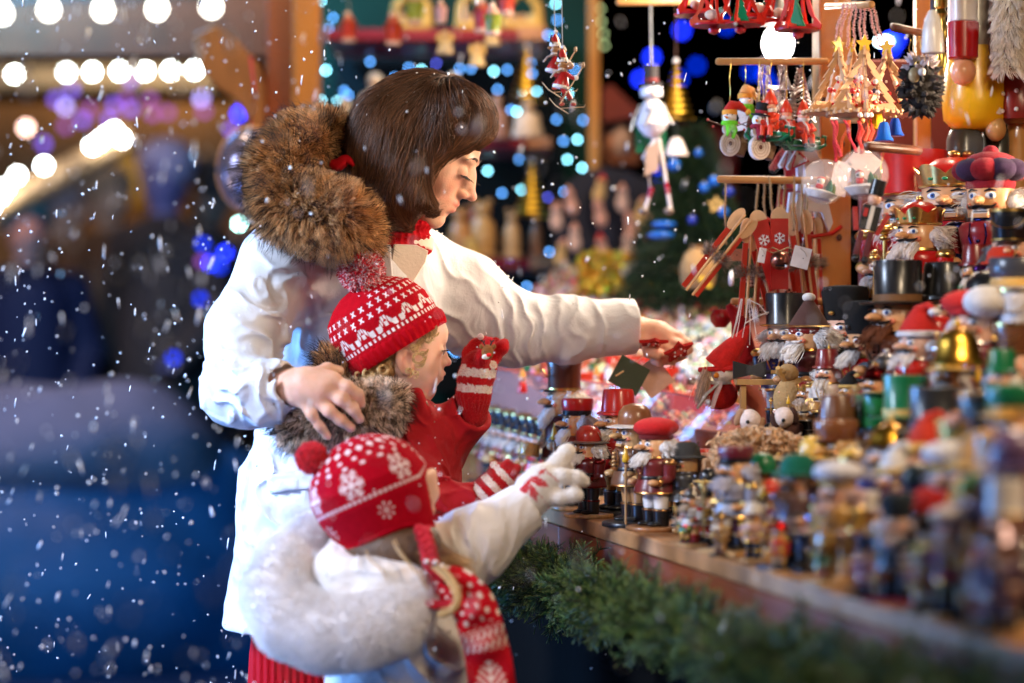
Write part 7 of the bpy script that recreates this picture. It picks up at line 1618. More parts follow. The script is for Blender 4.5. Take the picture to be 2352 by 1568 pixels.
# --- moose skiers
def moose(label, px, py, d, s, topx):
    t = thing('moose_ornament', label, 'ornament', tuple(P(px, py, d)), (0, 0, 0), s, 'skiing moose ornaments'); MO = (.34, .15, .05); RE = (.42, .015, .012)
    m = MB(); m.lathe([(.0135, -.012), (.014, -.010), (.010, .002), (.007, .012), (.004, .016)], RE, KP, TR((0, 0, 0), (0, RAD(12), 0))); m.lathe([(.014, -.014), (.0148, -.012), (.014, -.009)], WHT, KF, TR((0, 0, 0), (0, RAD(12), 0)))
    m.tube([(-.002, -.004, -.010), (.004, -.004, -.022), (-.002, -.004, -.034)], .0042, RE, KP, seg=8); m.tube([(.003, .004, -.010), (.010, .004, -.024), (.014, .004, -.032)], .0042, RE, KP, seg=8); m.obj('coat', t)
    m = MB(); m.ball((.001, 0, .026), (.0095, .0085, .0098), MO, KP); m.ball((.012, 0, .024), (.0072, .0068, .0062), (.50, .27, .12), KP); m.ball((.006, -.0078, .029), .0016, BLK_, KP, seg=6, ring=5); m.ball((-.009, -.003, .028), (.004, .002, .003), MO, KP); m.obj('head', t)
    m = MB(); [m.tube([(-.002, sy*.006, .032), (-.008, sy*.012, .040), (-.006, sy*.013, .048)], .0016, (.06, .025, .015), KM, seg=6) for sy in (-1, 1)]; m.obj('antlers', t)
    m = MB(); m.lathe([(.0085, .033), (.006, .044), (.001, .053)], RE, KP); m.lathe([(.0088, .030), (.0098, .033), (.0088, .037)], WHT, KF); m.ball((.001, 0, .055), .0035, WHT, KF); m.obj('hat', t)
    m = MB(); m.lathe([(.0065, .014), (.0085, .017), (.0065, .020)], (.55, .42, .34), KF); m.tube([(-.004, -.005, .016), (-.013, -.006, .012), (-.020, -.006, .004)], [.003, .0035, .003], (.55, .42, .34), KF, seg=8, flat=.5); m.obj('scarf', t)
    m = MB(); m.tube([(.006, -.010, .010), (.014, -.012, .004), (.020, -.010, .002)], .0036, RE, KP, seg=8); m.ball((.022, -.010, .003), .0045, WHT, KF); m.obj('arm', t)
    m = MB(); m.tube([(-.022, -.004, -.030), (-.012, -.004, -.042), (.004, -.004, -.052), (.010, -.004, -.056)], [.0012, .0016, .0016, .001], (.72, .48, .26), KP, seg=6, flat=.5); m.tube([(-.002, .004, -.046), (.016, .004, -.045), (.036, .004, -.044), (.038, .004, -.040)], [.001, .0016, .0016, .001], (.72, .48, .26), KP, seg=6, flat=.5); [m.ball(c, (.0048, .003, .0032), (.5, .05, .03), KP) for c in ((-.001, -.004, -.040), (.018, .004, -.040))]; m.obj('skis', t)
    m = MB(); m.rod((-.004, -.014, -.040), (.034, -.010, .022), .0011, (.62, .42, .22), KM); m.ball((.034, -.010, .024), (.003, .003, .005), (.35, .2, .08), KP); m.obj('ski_pole', t)
    string(t, (0, 0, .056), (P(topx, -20, d)-P(px, py, d))/s, .0007/s, (.55, .48, .40), KM, wob=0)
moose('skiing moose ornament with folded white label, upper of the two', 1275, 148, 3.98, .98, 1272); moose('skiing moose ornament in red coat with pole, lower of the two', 1292, 184, 3.93, .98, 1290)
# --- long legged wire snowman
d = 4.62; t = thing('wire_snowman', 'blurred long legged snowman puppet with black top hat', 'ornament', (0, 0, 0), world=True)
m = MB(); pl_lathe(m, 1496, d, [(0, 196), (22, 200), (27, 210), (24, 222), (0, 226)], (.85, .80, .82)); m.lathe([(.004, 0), (0, .012)], (.8, .3, .05), KP, TR(tuple(P(1500, 213, d-.024)), (RAD(90), 0, 0))); m.obj('head', t)
m = MB(); pl_lathe(m, 1495, d, [(0, 148), (17, 149), (17, 186), (0, 187)], (.02, .012, .012), KM); pl_lathe(m, 1495, d, [(0, 190), (28, 191), (28, 196), (0, 197)], (.02, .012, .012), KM); pl_lathe(m, 1495, d, [(17.5, 180), (17.5, 188)], (.2, .01, .01), KM); m.obj('hat', t)
m = MB(); pl_lathe(m, 1498, d, [(0, 226), (16, 230), (26, 245), (34, 270), (38, 285), (30, 298), (18, 312), (0, 318)], (.85, .80, .82)); [m.ball(tuple(P(1488, y, d-.030)), .003, (.05, .03, .08), KP) for y in (252, 275)]; m.obj('body', t)
m = MB()
for pp in ([(1470, 240), (1456, 275), (1450, 300)], [(1524, 238), (1532, 262), (1546, 285)]): m.tube([P(x, y, d-.01) for x, y in pp], .0016, (.30, .25, .2), KG, seg=6)
m.tube([P(1485, 228, d-.02), P(1500, 250, d-.03), P(1480, 290, d-.035)], .004, (.45, .38, .3), KF, flat=.4); m.obj('wire_arms', t)
for i, pp in enumerate(([(1505, 318), (1478, 362), (1490, 400), (1494, 440), (1482, 480)], [(1512, 316), (1522, 370), (1532, 430), (1540, 480)])):
    m = MB(); m.tube([P(x, y, d) for x, y in pp], [S(5, d), S(5, d), S(4.5, d), S(4.5, d), S(4.5, d)][:len(pp)], (.70, .62, .60), KP, seg=10); [m.rod(P(pp[-2][0]+(pp[-1][0]-pp[-2][0])*q-1, pp[-2][1]+(pp[-1][1]-pp[-2][1])*q-4, d), P(pp[-2][0]+(pp[-1][0]-pp[-2][0])*q, pp[-2][1]+(pp[-1][1]-pp[-2][1])*q+4, d), S(5.4, d), (.35, .01, .03), KP) for q in (-.15, 0, .2)]
    m.ball(tuple(P(pp[-1][0]-4, pp[-1][1]+4, d-.006)), (.010, .012, .007), (.20, .15, .12), KP); m.obj('leg', t)
m = MB(); m.plate([(-.014, -.035), (.012, -.025), (.014, .030), (-.010, .020)], .006, (.45, .30, .22), KP, TR(tuple(P(1497, 362, d-.008)))); m.obj('sign_board', t)
m = MB(); [m.plate([(-.010, .028), (.010, .028), (.008, -.020), (-.008, -.022)], .004, (.0, .10, .04), KP, TR(tuple(P(x, 326, d+.01)))) for x in (1470, 1494, 1519)]; m.obj('green_mittens', t)
m = MB(); m.tube([P(1494, -20, d), P(1496, 148, d)], .0016, (.45, .45, .42), KM, seg=6); m.obj('hanging_wire', t)
# --- gold wire trees
def wiretree(label, px, py, d, w_, h, group='gold wire trees', top=None, bell=False):
    t = thing('wire_tree', label, 'ornament', tuple(P(px, py, d)), group=group); W, H = S(w_, d)/2, S(h, d); m = MB(); q = []
    for k in range(9*14): z = k/(9*14); rr_ = W*(1-z)+.002; a = k*6.283/14; q.append((rr_*math.cos(a), rr_*.8*math.sin(a), z*H))
    m.tube(q, W*.035+.0012, (.62, .38, .04), KG, seg=6); m.ball((0, 0, H), .006, (.85, .8, .8), KP); m.rod((0, 0, 0), (0, 0, H), .0018, (.25, .15, .04), KM); m.obj('wire', t)
    if bell: m = MB(); m.lathe([(.024, -.075), (.024, -.07), (.015, -.05), (.010, -.04), (0, -.037)], (.72, .62, .58), KP); m.rod((0, 0, -.04), (0, 0, 0), .0012, BLK_, KM); m.obj('bell', t)
    if top: m = MB(); m.tube([(0, 0, H), tuple(P(px, top, d)-P(px, py, d))], .0012, (.12, .05, .03), KM, seg=5); m.obj('cord', t)
wiretree('gold wire tree hanging behind the long legged snowman', 1553, 272, 4.9, 78, 132, 'gold wire trees', -20, True)
wiretree('large blurred gold wire tree over the upper red shelf', 1211, 232, 6.0, 76, 125); wiretree('large blurred gold wire tree over the lower red shelf', 1223, 498, 6.0, 84, 128)
# --- shelf goods on the back wall
def lumpy(label, cat, name, px, pyb, d, prof, col, k=KM, extras=(), group=None, rot=0):
    t = thing(name, label, cat, tuple(P(px, pyb, d)), (0, 0, rot), 1, group); m = MB(); m.lathe([(S(r, d), S(z, d)) for r, z in prof], col, k, None, 18); m.obj('body', t)
    for nm, fn in extras: m = MB(); fn(m); m.obj(nm, t)
    return t
def angel(label, px, pyb, d, col=(.80, .74, .68), h=90, w_=46):
    k = S(1, d)
    lumpy(label, 'figurine', 'plush_angel', px, pyb, d, [(w_, 0), (w_*1.0, h*.15), (w_*.75, h*.45), (w_*.42, h*.68), (w_*.2, h*.76)], col, KF, [('head', lambda m: (m.ball((0, -.002, h*.84*k), w_*.40*k, col, KF), m.ball((0, -w_*.3*k, h*.80*k), w_*.24*k, (.72, .42, .2), KF))), *[('wing', lambda m, s=s: m.ball((s*w_*.55*k, .01, h*.5*k), (w_*.28*k, w_*.1*k, w_*.45*k), col, KF)) for s in (-1, 1)]], 'plush angels on the green display')
angel('white plush angel partly hidden behind the fur hood', 790, 320, 6.2, h=90); angel('tall white plush angel left of the womans hair', 862, 300, 6.15, h=135); angel('white plush angel just above the womans hair', 938, 280, 6.2, h=112, w_=38); angel('white plush angel right above the womans hair', 1042, 290, 6.2, h=130, w_=36)
angel('brown and pink plush doll on the upper right red shelf', 1142, 320, 6.1, (.38, .20, .16), 105, 32); angel('pale hooded figure in front of the gold wire tree', 1212, 316, 6.0, (.72, .55, .42), 85, 36)
def bucket(label, px, py, d, c, r0=19, topy=-30):
    k = S(1, d); t = thing('hanging_bucket', label, 'ornament', tuple(P(px, py, d)), (0, 0, 0), 1, 'little buckets hanging at the top')
    m = MB(); m.lathe([(r0*.78*k, -r0*1.15*k), (r0*k, r0*.7*k), (r0*1.1*k, r0*.8*k), (r0*.9*k, r0*.8*k)], c, KP, None, 18); m.lathe([(r0*.80*k, -r0*1.5*k), (r0*.84*k, -r0*1.1*k)], (.80, .50, .38), KM, None, 18); m.obj('pot', t)
    m = MB(); m.ball((0, 0, r0*1.1*k), (r0*.7*k, r0*.7*k, r0*.6*k), (.55, .12, .06) if c[1] < .1 else (.65, .35, .25), KF); m.ball((-.1*r0*k, -.3*r0*k, r0*1.8*k), r0*.4*k, (.80, .55, .40), KP); m.obj('figure', t); string(t, (0, 0, r0*2*k), P(px, topy, d)-P(px, py, d), .0012, (.3, .25, .2), KM)
bucket('red pot ornament at far left of the top row', 801, 68, 5.4, (.58, .05, .012)); bucket('red tapered pot ornament beside the top red shelf', 904, 72, 5.2, (.50, .05, .012), 21); bucket('green pot ornament cut by the top edge', 952, 22, 5.3, (.28, .34, .04), 22); bucket('dusty red pot ornament behind the olive green pot', 1108, 42, 5.0, (.45, .05, .05), 22); bucket('olive green pot ornament with white handle in front of the top shelf', 1132, 50, 4.7, (.22, .26, .03), 20); bucket('red white pot ornament at the top edge right of the green pot', 1163, 5, 4.9, (.55, .06, .03), 20); bucket('small pink figure pot above the yellow bell', 1013, 30, 5.0, (.65, .35, .30), 15)
def glowbell(label, px, py, d): lumpy(label, 'ornament', 'angel_bell', px, py, d, [(19, 0), (20, 3), (14, 22), (8, 34), (5, 38)], (.85, .58, .25), KP, [('head', lambda m: m.ball((0, 0, S(46, d)), S(9, d), (.8, .5, .2), KP)), *[('wing', lambda m, s=s: m.ball((s*S(14, d), 0, S(38, d)), (S(7, d), .004, S(12, d)), (.75, .45, .12), KP)) for s in (-1, 1)]], 'yellow angel bells')
glowbell('yellow angel bell left under the top shelf', 1022, 124, 5.1); glowbell('yellow angel bell hanging lowest under the top shelf', 1096, 152, 5.1); glowbell('yellow angel bell behind the olive green pot', 1130, 104, 5.2)
for i, (x0, x1, lb) in enumerate([(905, 985, 'yellow wooden arch on the top shelf at left'), (1055, 1110, 'yellow wooden arch on the top shelf in the middle'), (1160, 1240, 'yellow wooden arch with red balls on the top shelf at right')]):
    d = 6.2; t = thing('candle_arch', lb, 'ornament', (0, 0, 0), world=True, group='candle arches on the top red shelf'); m = MB(); m.tube([P(x0, 62, d), P(x0+6, 10, d), P((x0+x1)/2, -25, d), P(x1-6, 10, d), P(x1, 62, d)], .012, (.62, .36, .07), KM, seg=8); m.tube([P(x0, 60, d-.02), P(x1, 60, d-.02)], .012, (.62, .36, .07), KM, seg=8); m.obj('arch', t)
    m = MB(); [m.ball(tuple(P(x0+(x1-x0)*q, 45, d)), .014, [(.6, .05, .03), (.7, .5, .2), (.5, .25, .1)][int(q*10) % 3], KP) for q in (.25, .5, .75)]; m.obj('small_figures', t)
def carved(label, px, pyb, d, h, w_, col): lumpy(label, 'figurine', 'carved_figure', px, pyb, d, [(w_*1.1, 0), (w_*1.15, 8), (w_*.85, 12), (w_*.95, h*.3), (w_*.8, h*.62), (w_*.45, h*.74)], col, KW, [('head', lambda m: m.ball((0, 0, S(h*.84, d)), S(w_*.58, d), tuple(c*.95 for c in col), KW)), *[('ear', lambda m, s=s: m.ball((s*S(w_*.45, d), 0, S(h*1.0, d)), S(w_*.25, d), tuple(c*.8 for c in col), KW)) for s in (-1, 1)]], 'carved figures on the lower red shelf')
carved('carved wooden bear family figure on the lower shelf', 1108, 592, 6.0, 128, 34, (.50, .28, .10)); carved('slim carved wooden figure on the lower shelf', 1176, 592, 6.0, 108, 22, (.56, .34, .15)); carved('round orange brown carved figure near the womans chin', 1056, 592, 6.0, 112, 30, (.45, .20, .06)); carved('small red carved figure behind the wooden bear', 1090, 520, 6.15, 50, 14, (.40, .10, .05)); carved('brown carved trunk below the lower wire tree', 1232, 590, 6.05, 95, 18, (.30, .15, .08)); carved('low yellow carved figure beside the womans collar', 1080, 594, 5.9, 40, 24, (.60, .38, .08))
# --- navy arch panel with biscuits
NV = nmat('navy painted panel', (.008, .010, .030), rough=.6, noise=.3, nscale=8)
t = thing('navy_panel', 'dark navy panel with arched top carrying pink biscuit figures', 'panel', (0, 0, 0), world=True); d = 5.95; c0 = P(1405, 520, d); m = MB()
out = [(1262, 700), (1272, 560), (1286, 470), (1306, 418), (1336, 396), (1390, 384), (1440, 394), (1480, 412), (1530, 420), (1600, 425), (1610, 700)]
m.plate([((x-1405)/FPX*d, -(y-520)/FPX*d) for x, y in out], .03, (1, 1, 1), NV); m.obj('board', t, tuple(c0))
bis = [(1311, 464), (1278, 500), (1378, 436), (1378, 492), (1430, 458), (1472, 488), (1449, 520), (1320, 548), (1288, 584), (1384, 572), (1442, 568), (1488, 524), (1300, 520), (1350, 600), (1405, 530)]
bd_ = ['top left', 'left upper', 'top middle', 'second in the middle column', 'top right of middle', 'upper right', 'right of centre', 'left centre', 'lower left', 'red capped lower middle', 'lower right', 'far right yellowish', 'left inner', 'lowest left of centre', 'centre']
for i, (x, y) in enumerate(bis[:12]):
    lb = 'biscuit figure on the navy panel, '+bd_[i]; t = thing('biscuit_figure', lb, 'ornament', tuple(P(x, y, 5.88)), (0, (i % 3-1)*.2, 0), 1.0, 'biscuit figures on the navy panel'); k = S(1, 5.88); pk = [(.80, .42, .32), (.82, .55, .45), (.70, .45, .18)][i % 3]
    m = MB(); m.ball((0, 0, -8*k), (15*k, 5*k, 22*k), pk, KM); m.ball((0, -.002, 18*k), (12*k, 6*k, 12*k), tuple(min(.9, c*1.08) for c in pk), KM); m.obj('body', t)
    m = MB(); m.lathe([(11*k, 24*k), (3*k, 38*k)], (.60, .03, .03) if i in (2, 9) else (.72, .35, .28), KM); m.obj('cap', t)
# --- red roofed toy house, christmas tree with blue baubles, sack
t = thing('toy_house', 'blurred red roofed wooden toy stall behind the snowman', 'ornament', (0, 0, 0), world=True); d = 6.5
m = MB(); c = P(1425, 235, d); m.plate([((x-1425)/FPX*d, -(y-235)/FPX*d) for x, y in [(1376, 215), (1400, 205), (1460, 262), (1462, 276), (1376, 290)]], .25, (.20, .025, .015), KM, TR(tuple(c))); m.obj('roof', t)
m = MB(); m.box(tuple(P(1412, 320, d+.05)), (S(70, d), .1, S(110, d)), (.10, .02, .012), KM); m.box(tuple(P(1420, 365, d)), (S(90, d), .18, S(36, d)), (.22, .06, .02), KM); m.obj('walls', t); m = MB(); m.ball(tuple(P(1428, 325, d-.08)), (.03, .03, .045), (.62, .40, .32), KF); m.ball(tuple(P(1400, 330, d-.08)), (.02, .02, .03), (.5, .2, .1), KF); m.obj('dolls', t)
pbox('red_cloth', 1560, 1690, 292, 470, 7.2, .03, nmat('red cloth far', (.20, .004, .012), rough=.9), stall)
tr = thing('christmas_tree', 'small decorated christmas tree with blue ornaments at centre right', 'tree', (0, 0, 0), world=True); d = 5.25; m = MB(); m.rod(P(1600, 690, d), P(1590, 300, d), .02, (.06, .035, .02), KM, r1=.006); m.obj('trunk', tr)
r = np.random.default_rng(8); n = 9000; hh = r.random(n)**.8; a = r.uniform(0, 6.28, n); rad = (.02+.15*hh)*np.sqrt(r.random(n)); base = np.stack([P(1592, 0, d)[0]+rad*np.cos(a), d+rad*np.sin(a)*.8, P(0, 290, d)[2]-hh*S(400, d)-.12*rad], 1); dd = norm(np.stack([np.cos(a), np.sin(a), r.normal(size=n)*.5-.2], 1)+.5*r.normal(size=(n, 3)))
strands('crown', np.stack([base, base+dd*.014, base+dd*.028], 1), .0012, nmat('fir needles', rough=.6, hair=[(0, (.006, .022, .008)), (1, (.02, .055, .015))]), tr, .4)
BLU = (.01, .13, .55)
for i, (x, y, rr_, kind, lb) in enumerate([(1552, 345, 14, 'b', 'blue figure ornament at the top of the little tree'), (1548, 378, 15, 'b', 'bright blue ornament on the left of the little tree'), (1605, 350, 10, 'b', 'blue bauble with pink glint high on the tree'), (1625, 590, 15, 'b', 'royal blue ball hanging low on the tree'), (1645, 470, 17, 's', 'golden straw star on the tree'), (1662, 486, 12, 'b', 'sky blue bauble behind the golden star'), (1590, 505, 11, 'b', 'blue fish shaped ornament at the tree middle'), (1525, 515, 22, 'd', 'flat blue cap ornament beside the navy panel'), (1518, 540, 24, 'd', 'wide blue dish ornament beside the navy panel'), (1675, 440, 12, 'b', 'dark blue bauble near the middle dowel'), (1618, 430, 12, 'b', 'small blue bow high right on the tree'), (1640, 415, 13, 'b', 'blue bauble left of the middle dowel end')]):
    dd_ = 5.0; t = thing('bauble', lb, 'ornament', tuple(P(x, y, dd_)), group='ornaments on the little tree'); m = MB(); k = S(1, dd_)
    if kind == 's': m.plate([(rr_*(1.3 if q % 2 == 0 else .6)*k*math.sin(q*math.pi/5), rr_*(1.3 if q % 2 == 0 else .6)*k*math.cos(q*math.pi/5)) for q in range(10)], .004, (.62, .40, .12), KM, None, [(rr_*.35*k*math.sin(q*math.pi/5), rr_*.35*k*math.cos(q*math.pi/5)) for q in range(10)])
    elif kind == 'd': m.ball((0, 0, 0), (rr_*1.3*k, rr_*k, rr_*.42*k), BLU, KP)
    else: m.ball((0, 0, 0), rr_*k, BLU if i % 3 else (.008, .03, .35), KP); m.lathe([(3*k, rr_*k*.9), (3*k, rr_*k*1.25), (0, rr_*k*1.3)], GLD, KG)
    m.obj('ball' if kind != 's' else 'star', t)
t = thing('jute_sack', 'beige jute sack with yellow tag below the little tree', 'sack', tuple(P(1603, 662, 4.9))); m = MB(); k = S(1, 4.9); m.lathe([(30*k, 0), (40*k, 15*k), (42*k, 50*k), (30*k, 80*k), (14*k, 92*k), (20*k, 100*k)], (.34, .20, .08), KF); m.obj('sack', t); m = MB(); m.box((.012, -.036, .012), (.030, .004, .010), (.72, .45, .02), KM, None, (0, .7, 0)); m.obj('tag', t)
t = thing('gift_foil_balloon', 'large transparent iridescent balloon beside the timber post', 'balloon', tuple(P(575, 390, 5.2))); k = S(1, 5.2)
m = MB(); m.ball((0, 0, 0), (78*k, 50*k, 98*k), (1, 1, 1), nmat('iridescent film', (.50, .46, .70), rough=.18, metal=.55, noise=.6, nscale=9, alpha=.62), seg=32, ring=20); m.obj('balloon', t); m = MB(); m.tube([(76*k*math.cos(a), -.005, 97*k*math.sin(a)) for a in np.linspace(0, 6.28, 40)], 5*k, (.62, .30, .12), KP, seg=8); m.obj('seam_band', t); m = MB(); m.tube([(0, 0, 98*k), (.01, 0, 180*k), (0, 0, 260*k)], .003, (.6, .05, .08), KM); m.obj('ribbon', t)
# --- trays with small goods
def trinkets(name, label, n, seed, region, cols, zoff=0, smin_=.003, smax_=.009, glint=.0):
    r = random.Random(seed); m = MB()
    for _ in range(n):
        px, d = region(r); x = (px-1176)/FPX*d; z = slopez(d)+zoff+r.uniform(0, .018); s = r.uniform(smin_, smax_); c = r.choice(cols); c = tuple(min(.9, q*r.uniform(.45, .95)) for q in c); k = r.choice([KP, KP, KM, KF]) if r.random() > glint else KG; T_ = TR((x, d, z), (r.uniform(-1, 1), r.uniform(-1, 1), r.uniform(0, 6)))
        q = r.random()
        if q < .35: m.ball((0, 0, 0), s, c, k, T_, 8, 6)
        elif q < .5: m.lathe([(s*.8, -s), (s*.9, s*.2), (s*.3, s*1.4), (0, s*1.6)], c, k, T_, 7)
        elif q < .65: m.tube([(-s*1.8, 0, 0), (0, s*.5, s*.3), (s*1.8, 0, 0)], s*.32, c, k, T_, 6)
        elif q < .8: m.box((0, 0, 0), (s*1.6, s*.8, s*1.2), c, k, T_)
        elif q < .9: m.lathe([(s*.9, -s*.2), (s*1.0, 0), (s*.9, s*.2), (s*.5, s*.2), (s*.5, -s*.2), (s*.9, -s*.2)], c, k, T_, 10)
        else: m.ball((0, 0, 0), s*.8, c, k, T_, 8, 6); m.ball((0, 0, s*1.3), s*.6, r.choice(cols), k, T_, 8, 6)
    o = m.obj(name); tag(o, label, 'trinkets', kind='stuff'); return o
WM = [(.85, .72, .60), (.80, .60, .45), (.70, .06, .04), (.85, .80, .76), (.75, .42, .10), (.80, .30, .22), (.05, .25, .08), (.85, .66, .5), (.82, .78, .72), (.7, .12, .08)]
trinkets('small_trinkets', 'heap of tiny red and cream ornaments filling the sloping display bed', 3600, 1, lambda r: (lambda d: (r.uniform(1176+(.13-(d-4.42)*.358 if d < 4.95 else -.06+(d-4.95)*.2375)*FPX/d, 1700), d))(r.uniform(4.42, 5.7)), WM, .006, .003, .010, .08)
trinkets('small_trinkets', 'heap of silver and white baubles behind the womans hand', 700, 2, lambda r: (r.uniform(1560, 1690), r.uniform(4.55, 5.0)), [(.85, .82, .80), (.75, .70, .66), (.4, .5, .42), (.9, .85, .8)], .03, .004, .011, .35)
trinkets('gold_tinsel_heap', 'glittering gold tinsel and bows at the back of the bed', 800, 3, lambda r: (r.uniform(1330, 1520), r.uniform(5.35, 5.75)), [(.80, .50, .04), (.85, .62, .10), (.75, .35, .03)], .02, .005, .012, .7)
trinkets('small_trinkets', 'orange and red straw ornaments heaped in front of the snowman doll', 600, 4, lambda r: (r.uniform(1530, 1660), r.uniform(4.15, 4.4)), [(.62, .16, .04), (.75, .3, .08), (.5, .03, .02), (.8, .55, .3)], .0, .003, .009, .1)
for i, (x0, x1, da, h, lb) in enumerate([(1545, 1690, 4.42, .035, 'bright red open tray below the silver baubles'), (1250, 1400, 4.62, .022, 'red rimmed tray behind the brown hatted nutcracker'), (1400, 1545, 4.75, .022, 'orange red tray beneath the womans sleeve')]):
    t = thing('tray', lb, 'tray', (0, 0, 0), world=True, group='red trays on the display bed'); a = ((x0-1176)/FPX*da, (x1-1176)/FPX*da); cx = (a[0]+a[1])/2; w_ = a[1]-a[0]; z = slopez(da)+h/2+.012; TM = nmat('red tray plastic', (.62, .035, .014), rough=.3, coat=.4)
    boxo('front', (cx, da, z), (w_, .004, h), TM, t, None, .001); boxo('back', (cx, da+.2, z+.045), (w_, .004, h), TM, t, None, .001); boxo('side', (a[0], da+.1, z+.022), (.004, .2, h), TM, t, (RAD(13), 0, 0), .001); boxo('side', (a[1], da+.1, z+.022), (.004, .2, h), TM, t, (RAD(13), 0, 0), .001)
FILM = nmat('clear film', (.95, .70, .66), rough=.12, alpha=.20, spec=.9, coat=1, bump=.6, bscale=18)  # pink reflection is put into the film's base colour
t = thing('plastic_screen', 'low clear plastic screen with reflections behind the front nutcrackers', 'screen', (0, 0, 0), world=True)
q = [(1088, 838, 4.90), (1318, 872, 4.385), (1520, 898, 4.22), (1700, 930, 4.10)]; pts = np.array([[P(x, y+(135)*v, d-.012*math.sin(x*.03+v*3)) for v in np.linspace(0, 1, 12)] for x, y, d in [(np.interp(u, [0, 1, 2, 3], [a[0] for a in q]), np.interp(u, [0, 1, 2, 3], [a[1] for a in q]), np.interp(u, [0, 1, 2, 3], [a[2] for a in q])) for u in np.linspace(0, 3, 50)]])
grid_obj('film', pts, FILM, t); m = MB(); m.tube([P(*a) for a in q], .0022, (.60, .10, .07), KP, seg=8); m.obj('rim', t)
# little figures standing on the bed
tiny = [(1350, 628), (1383, 640), (1408, 634), (1436, 628), (1460, 640), (1492, 604), (1512, 620), (1540, 610), (1482, 560), (1500, 640), (1470, 690), (1560, 640), (1575, 690), (1530, 700), (1620, 690), (1660, 668), (1600, 720), (1500, 700), (1640, 740), (1200, 880), (1400, 850), (1370, 875)]
cl3 = [('pink', (.80, .45, .38)), ('red', RED), ('white', (.82, .76, .72)), ('cream', (.78, .6, .42)), ('orange', (.75, .3, .06)), ('green', (.05, .3, .1))]
for i, (x, y) in enumerate(tiny):
    d = min(5.7, max(4.45, 4.45+(880-y)/250*1.2)) if y > 620 else 5.65; cn, cc_ = cl3[i % 6]; hn_, hc_2 = cl3[(i*3+1) % 6]; k = S(1, d)
    lb = 'tiny %s figure with %s cap, %s' % (cn, hn_, ['on the gold tinsel', 'left in the red capped row', 'red capped row centre', 'red capped row right', 'by the toy carriage', 'next to the navy panel', 'with dark arms by the panel', 'beside the blue dish', 'below the blue dish', 'in front of the carriage', 'above the womans cuff', 'left of the jute sack', 'under the jute sack', 'over the womans wrist', 'on the silver baubles', 'left of the low checked ribbon', 'right of the yellow tag', 'behind the womans cuff', 'above the red tray', 'behind the striped glove', 'behind the brown hat', 'beside the brown hat'][i])
    t = thing('tiny_figure', lb, 'figurine', tuple(P(x, y+22, d)), (0, 0, i), 1, 'tiny figures on the display bed'); m = MB(); m.lathe([(11*k, 0), (12*k, 6*k), (8*k, 22*k), (4*k, 28*k)], cc_, KP, None, 12); m.obj('body', t); m = MB(); m.ball((0, 0, 34*k), 8*k, (.82, .5, .36), KP); m.obj('head', t); m = MB(); m.lathe([(8.5*k, 36*k), (5*k, 48*k), (0, 58*k)], hc_2, KF, None, 12); m.obj('cap', t)
t = thing('toy_carriage', 'cream and dark red toy carriage on the display bed', 'toy', tuple(P(1487, 668, 5.4)), (0, 0, .2)); m = MB(); m.box((0, 0, .02), (.09, .04, .025), (.16, .02, .02), KP); m.obj('body', t); m = MB(); m.tube([(-.055, 0, .035), (-.03, 0, .052), (.03, 0, .052), (.055, 0, .035)], .013, (.80, .58, .42), KF, seg=8); m.obj('canopy', t); 
for x in (-.03, .03): m = MB(); m.lathe([(.012, -.022), (.012, -.018), (0, -.018)], (.3, .05, .03), KP, TR((x, 0, .006), (RAD(90), 0, 0))); m.obj('wheel', t)
# red glossy apples, doll, wooden gate, bear, small white creatures
for i, (x, y, r0, lb) in enumerate([(1655, 730, 24, 'shiny dark red apple ornament left of the doll hat'), (1690, 722, 20, 'shiny red apple ornament behind the marionette strings')]):
    t = thing('apple_ornament', lb, 'ornament', tuple(P(x, y, 4.05)), group='apple ornaments'); m = MB(); k = S(1, 4.05); m.lathe([(0, -r0*.85*k), (r0*.5*k, -r0*.9*k), (r0*.95*k, -r0*.35*k), (r0*k, r0*.25*k), (r0*.7*k, r0*.8*k), (r0*.2*k, r0*.82*k), (0, r0*.6*k)], (.30, .006, .012), KP, None, 24); m.rod((0, 0, r0*.6*k), (.002, 0, r0*1.2*k), .0012, BRN, KM); m.obj('apple', t)
t = thing('snowman_doll', 'felt snowman doll with tall red cone hat and plaid scarf', 'doll', tuple(P(1655, 935, 3.93)), (0, 0, -.2)); k = S(1, 3.93)
m = MB(); m.ball((0, 0, 28*k), (40*k, 34*k, 34*k), (.55, .012, .010), KF, seg=20, ring=12); m.obj('body', t)
m = MB(); m.ball((.004, -.004, 78*k), (27*k, 24*k, 25*k), (.82, .72, .66), KF, seg=20, ring=14); m.lathe([(7*k, 0), (6*k, 8*k), (0, 18*k)], (.80, .26, .02), KF, TR((-.004, -24*k, 74*k), (RAD(100), 0, RAD(-14)))); [m.ball((x*k, -26*k, 90*k), .0020, BLK_, KP, seg=8, ring=6) for x in (-10, 7)]; m.obj('head', t)
m = MB(); m.tube([(-.004, 0, 92*k), (.006, 0, 112*k), (.022, 0, 140*k), (.036, .01, 165*k), (.046, .01, 188*k)], [36*k, 32*k, 24*k, 14*k, 3*k], (.62, .014, .010), KF, seg=20, up=(0, 1, 0)); m.tube([(-.034, -.004, 86*k), (-.010, -.020, 88*k), (.020, -.018, 90*k), (.030, 0, 92*k)], 6*k, (.60, .013, .010), KF, seg=8); m.obj('hat', t)
m = MB(); m.lathe([(22*k, 50*k), (27*k, 54*k), (24*k, 60*k)], (.62, .55, .50), KF)
for s in (-1, 1): m.tube([(s*.002, -.020, 54*k), (-.012+s*.008, -.030, 30*k), (-.022+s*.012, -.034, -2*k)], [8*k, 9*k, 9*k], (.50, .48, .42) if s < 0 else (.62, .42, .40), KF, seg=8, flat=.35)
m.obj('plaid_scarf', t)
